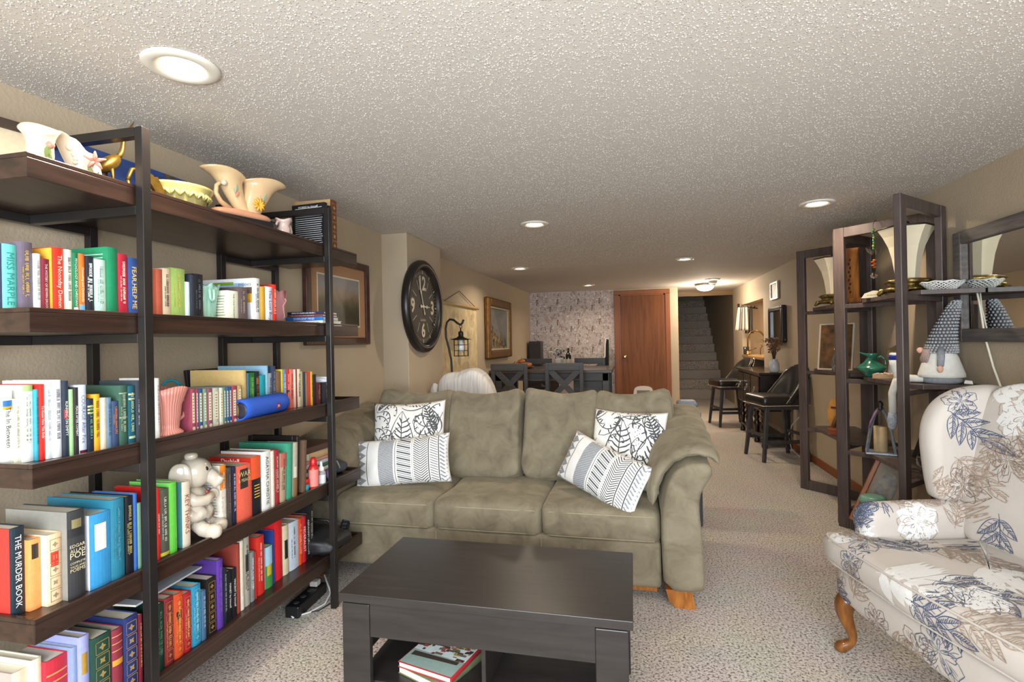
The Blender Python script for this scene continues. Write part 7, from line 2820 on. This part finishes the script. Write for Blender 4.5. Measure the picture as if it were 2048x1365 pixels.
def xchair(loc, rz, label):
    t = thing('dining_chair', label, 'chair', loc, rz, 'charcoal X-back counter chairs')
    # faces +y (toward the table); back at -y
    for sx in (-1, 1):
        MB().bar((sx * .205, -.18, 0), (sx * .205, -.205, 1.0), .045, .035, up=(0, 1, 0)).build('rear_leg', M_gr, t, bevel=.004)
        MB().bar((sx * .19, .2, 0), (sx * .19, .2, .48), .042, .042).build('front_leg', M_gr, t, bevel=.004)
    MB().box(-.228, .228, -.218, -.188, .915, 1.005).build('top_rail', M_gr, t, bevel=.006)
    MB().box(-.183, .183, -.205, -.18, .535, .575).build('lower_rail', M_gr, t, bevel=.004)
    for sg, y in ((1, -.196), (-1, -.2)):
        MB().bar((-sg * .175, y, .565), (sg * .175, y, .925), .018, .066, up=(sg, 0, -1)).build('cross_slat', M_gr, t)
    m = MB()
    soft_box(m, 0, .02, .50, .22, .21, .03, .25, .4, nu=36, nv=12)
    m.build('seat', mat('grey_seat_pad', '5a5450', .7), t)
    for sx in (-1, 1):
        MB().bar((sx * .195, -.18, .25), (sx * .19, .2, .25), .02, .035).build('side_stretcher', M_gr, t)
    MB().bar((-.19, .2, .2), (.19, .2, .2), .02, .035).build('foot_rail', M_gr, t)
    return t


xchair((-1.46, 6.40, 0), 0, 'charcoal X-back chair nearest the gold painting on the sofa side of the table')
xchair((-.79, 6.40, 0), 0, 'charcoal X-back chair nearest the door on the sofa side of the table')
xchair((-1.42, 7.72, 0), pi, 'charcoal chair across the table behind the orange gourds')
xchair((-.62, 7.72, 0), pi, 'charcoal chair across the table near the black guitar case')
t = thing('gourd_platter', 'platter of orange gourds on the dining table', 'centrepiece', (-1.46, 6.93, .9055))
MB().lathe([(.10, 0), (.15, .012), (.17, .03), (.16, .03), (.1, .014), (.001, .01)], 32).build('platter', mat('wood_platter', '6a4428', .4), t)
for k in range(7):
    a = k * 2 * pi / 6
    rr = .095 if k < 6 else 0
    m = MB()
    m.lathe([(.012, -.03), (.045, -.02), (.05, .0), (.042, .022), (.012, .03)], 24, f=lambda A, r, z, k=k: (rr * cos(a) + r * (1 + .07 * cos(8 * A)) * cos(A), rr * sin(a) + r * (1 + .07 * cos(8 * A)) * sin(A), z + .05 + (.045 if rr == 0 else 0)))
    o = m.build('gourd', mat('gourd_orange', 'b06a34', .45, noise=(12, .4)), t)
    MB().tube([(rr * cos(a), rr * sin(a), .078 + (.045 if rr == 0 else 0)), (rr * cos(a) + .006, rr * sin(a), .1 + (.045 if rr == 0 else 0))], [.006, .004], 6).build('stem', mat('gourd_stem', '5a4426', .7), o)
t = thing('flower_pot', 'white pot with purple and white flowers on the dining table', 'potted plant', (-.98, 7.16, .9055))
MB().lathe([(.05, 0), (.055, .01), (.068, .11), (.072, .12), (.06, .118)], 24).build('pot', mat('white_pot', 'd0ccc4', .4), t)
m = MB()
for k in range(90):
    a, r = rg.uniform(0, 6.28), rg.uniform(0, .13)
    c = Vector((r * cos(a), r * sin(a), .13 + rg.uniform(0, .14 - r * .3)))
    u = Vector((rg.uniform(-1, 1), rg.uniform(-1, 1), rg.uniform(-.3, 1))).normalized() * .022
    v = u.cross(Vector((.4, .2, .9))).normalized() * .014
    m.add([c - u, c - v, c + u, c + v], [(0, 1, 2, 3)], 0 if k % 5 < 2 else (1 if c.z < .2 else 2))
m.build('blossoms', [mat('plant_green', '34442c', .6), mat('petal_purple', '55508c', .6), mat('petal_white', 'c8ccc0', .6)], t)['kind'] = 'stuff'
t = thing('wine_bottle', 'dark bottle with pale label on the dining table', 'bottle', (-.83, 7.0, .9055))
MB().lathe([(.036, 0), (.038, .006), (.038, .16), (.03, .19), (.014, .215), (.013, .27), (.015, .272), (.015, .285)], 24).build('glass_body', mat('dark_glass', '1c1a18', .1), t)
MB().lathe([(.0385, .04), (.0385, .12)], 24, cap0=False, cap1=False).build('label_wrap', flat('b0a490'), t)
MB().lathe([(.0155, .265), (.0155, .29), (.01, .292)], 16).build('foil', flat('d0ccc0', .4), t)


def wicker(x, y, z, label):
    t = thing('wicker_basket', label, 'basket', (x, y, z), 0, 'wicker baskets under the dining table')
    m = MB()
    w_, d_, h_ = .30, .26, .22
    for i in range(10):
        zz = .01 + h_ * i / 10
        pts = []
        for k in range(48):
            f = k / 48 * 4
            s = int(f)
            q = f - s
            c = [(-w_ / 2, -d_ / 2), (w_ / 2, -d_ / 2), (w_ / 2, d_ / 2), (-w_ / 2, d_ / 2)]
            a_, b_ = c[s], c[(s + 1) % 4]
            wv = .005 * (1 if (k + i) % 2 else -1)
            x_, y_ = a_[0] + (b_[0] - a_[0]) * q, a_[1] + (b_[1] - a_[1]) * q
            l_ = hypot(x_, y_)
            pts.append((x_ + x_ / l_ * wv, y_ + y_ / l_ * wv, zz))
        m.tube(pts, .011, 6, closed=True)
    m.build('woven_side', mat('wicker', '9c7848', .6, noise=(30, .25)), t)['kind'] = 'stuff'
    MB().box(-w_ / 2, w_ / 2, -d_ / 2, d_ / 2, 0, .012).build('basket_floor', mat('wicker', '9c7848'), t)


wicker(-1.38, 6.80, .3255, 'wicker basket under the table nearest the left wall')
wicker(-1.07 - .14, 7.2, .3255, 'wicker basket under the table behind the other one')
t = thing('green_tray', 'teal plastic tray under the dining table', 'tray', (-1.2, 6.72, .3255))
MB().box(-.04, .10, -.05, .05, 0, .02).build('tray_body', mat('teal_tray', '1c7a6c', .5), t, bevel=.006)
# speaker tower and guitar case by the far wall
t = thing('tower_speaker', 'tall slim black tower speaker in the far corner', 'speaker', (-1.60, 8.84, 0))
MB().box(-.10, .10, -.13, .13, .03, 1.27).build('cabinet', mat('black_ash', '201c1e', .35, wood=((30, 30, 3), '181416')), t, bevel=.004)
MB().box(-.09, .09, -.137, -.131, .3, 1.24).build('grille', mat('grille_cloth', '35302f', .8, noise=(200, .3)), t, bevel=.003)
MB().box(-.13, .13, -.16, .16, 0, .03).build('plinth', mat('black_ash', '201c1e'), t)
t = thing('guitar_case', 'black guitar case with white piping leaning by the wallpaper', 'guitar case', (-.53, 8.72, 0))
t.rotation_euler = (radians(-4), 0, 0)
P_ = [(-.17, .05), (-.12, 0), (.1, 0), (.16, .06), (.165, .3), (.13, .45), (.15, .6), (.155, .9), (.16, 1.28), (.12, 1.3), (.10, 1.2), (.095, 1.0), (.02, .88), (-.10, .76), (-.15, .6), (-.12, .45), (-.17, .3)]
MB().prism(P_, -.05, .05, mtx=Matrix.Rotation(pi / 2, 4, 'X')).build('shell', mat('black_case', '0e0e0e', .5, spec=.2), t, bevel=.012, seg=3)
m = MB()
m.tube([(x, -.052, z) for x, z in P_[8:15]], .013, 8)
m.build('piping', mat('white_piping', 'd8d4c8', .4), t)
# pet flap in the door, dehumidifier behind the sofa
t = thing('pet_flap', 'white framed pet door with grey flap set in the oak door', 'pet door', (.175, YF - .012, 0))
fl = MB()
P_ = smooth_poly([(-.165, .10), (.165, .10), (.165, .40), (.12, .49), (-.12, .49), (-.165, .40)], 2)
fl.prism(P_, 0, .03, mtx=Matrix.Rotation(pi / 2, 4, 'X'))
fl.build('frame', mat('pet_door_white', 'd4ccc0', .45), t, bevel=.005)
MB().box(-.105, .105, -.034, -.03, .15, .42).build('flap', mat('grey_flap', '6c6862', .3), t, bevel=.002)
t = thing('dehumidifier', 'grey dehumidifier with black control panel behind the sofa arm', 'appliance', (.255, 3.84, 0))
M_dg = mat('grey_plastic', '6d7480', .5)
MB().box(-.19, .19, -.14, .16, 0, .735).build('body', mat('dark_grey_plastic', '3a3e46', .5), t, bevel=.012, seg=3)
MB().box(-.19, .19, -.15, .16, .735, .775).build('top_cover', M_dg, t, bevel=.01, seg=3)
MB().box(.05, .19, .0, .15, .775, .83).build('top_tank', M_dg, t, bevel=.03, seg=3)
MB().box(-.17, .17, -.156, -.15, .69, .765).build('control_panel', mat('panel_black', '17181c', .3), t, bevel=.002)
MB().box(-.175, -.06, -.158, -.1565, .68, .725).build('sticker', flat('d8dce4', .5), t)
m = MB()
m.lathe([(.012, 0), (.012, .004), (.006, .006)], 14, mtx=Matrix.Translation((.125, -.156, .712)) @ Matrix.Rotation(pi / 2, 4, 'X'))
m.build('dial', flat('c8ccd0', .4), t)
for k in range(3):
    MB().box(.02 + .04 * k, .035 + .04 * k, -.158, -.1562, .745, .752).build('button', flat('b8bcc4', .4), t)
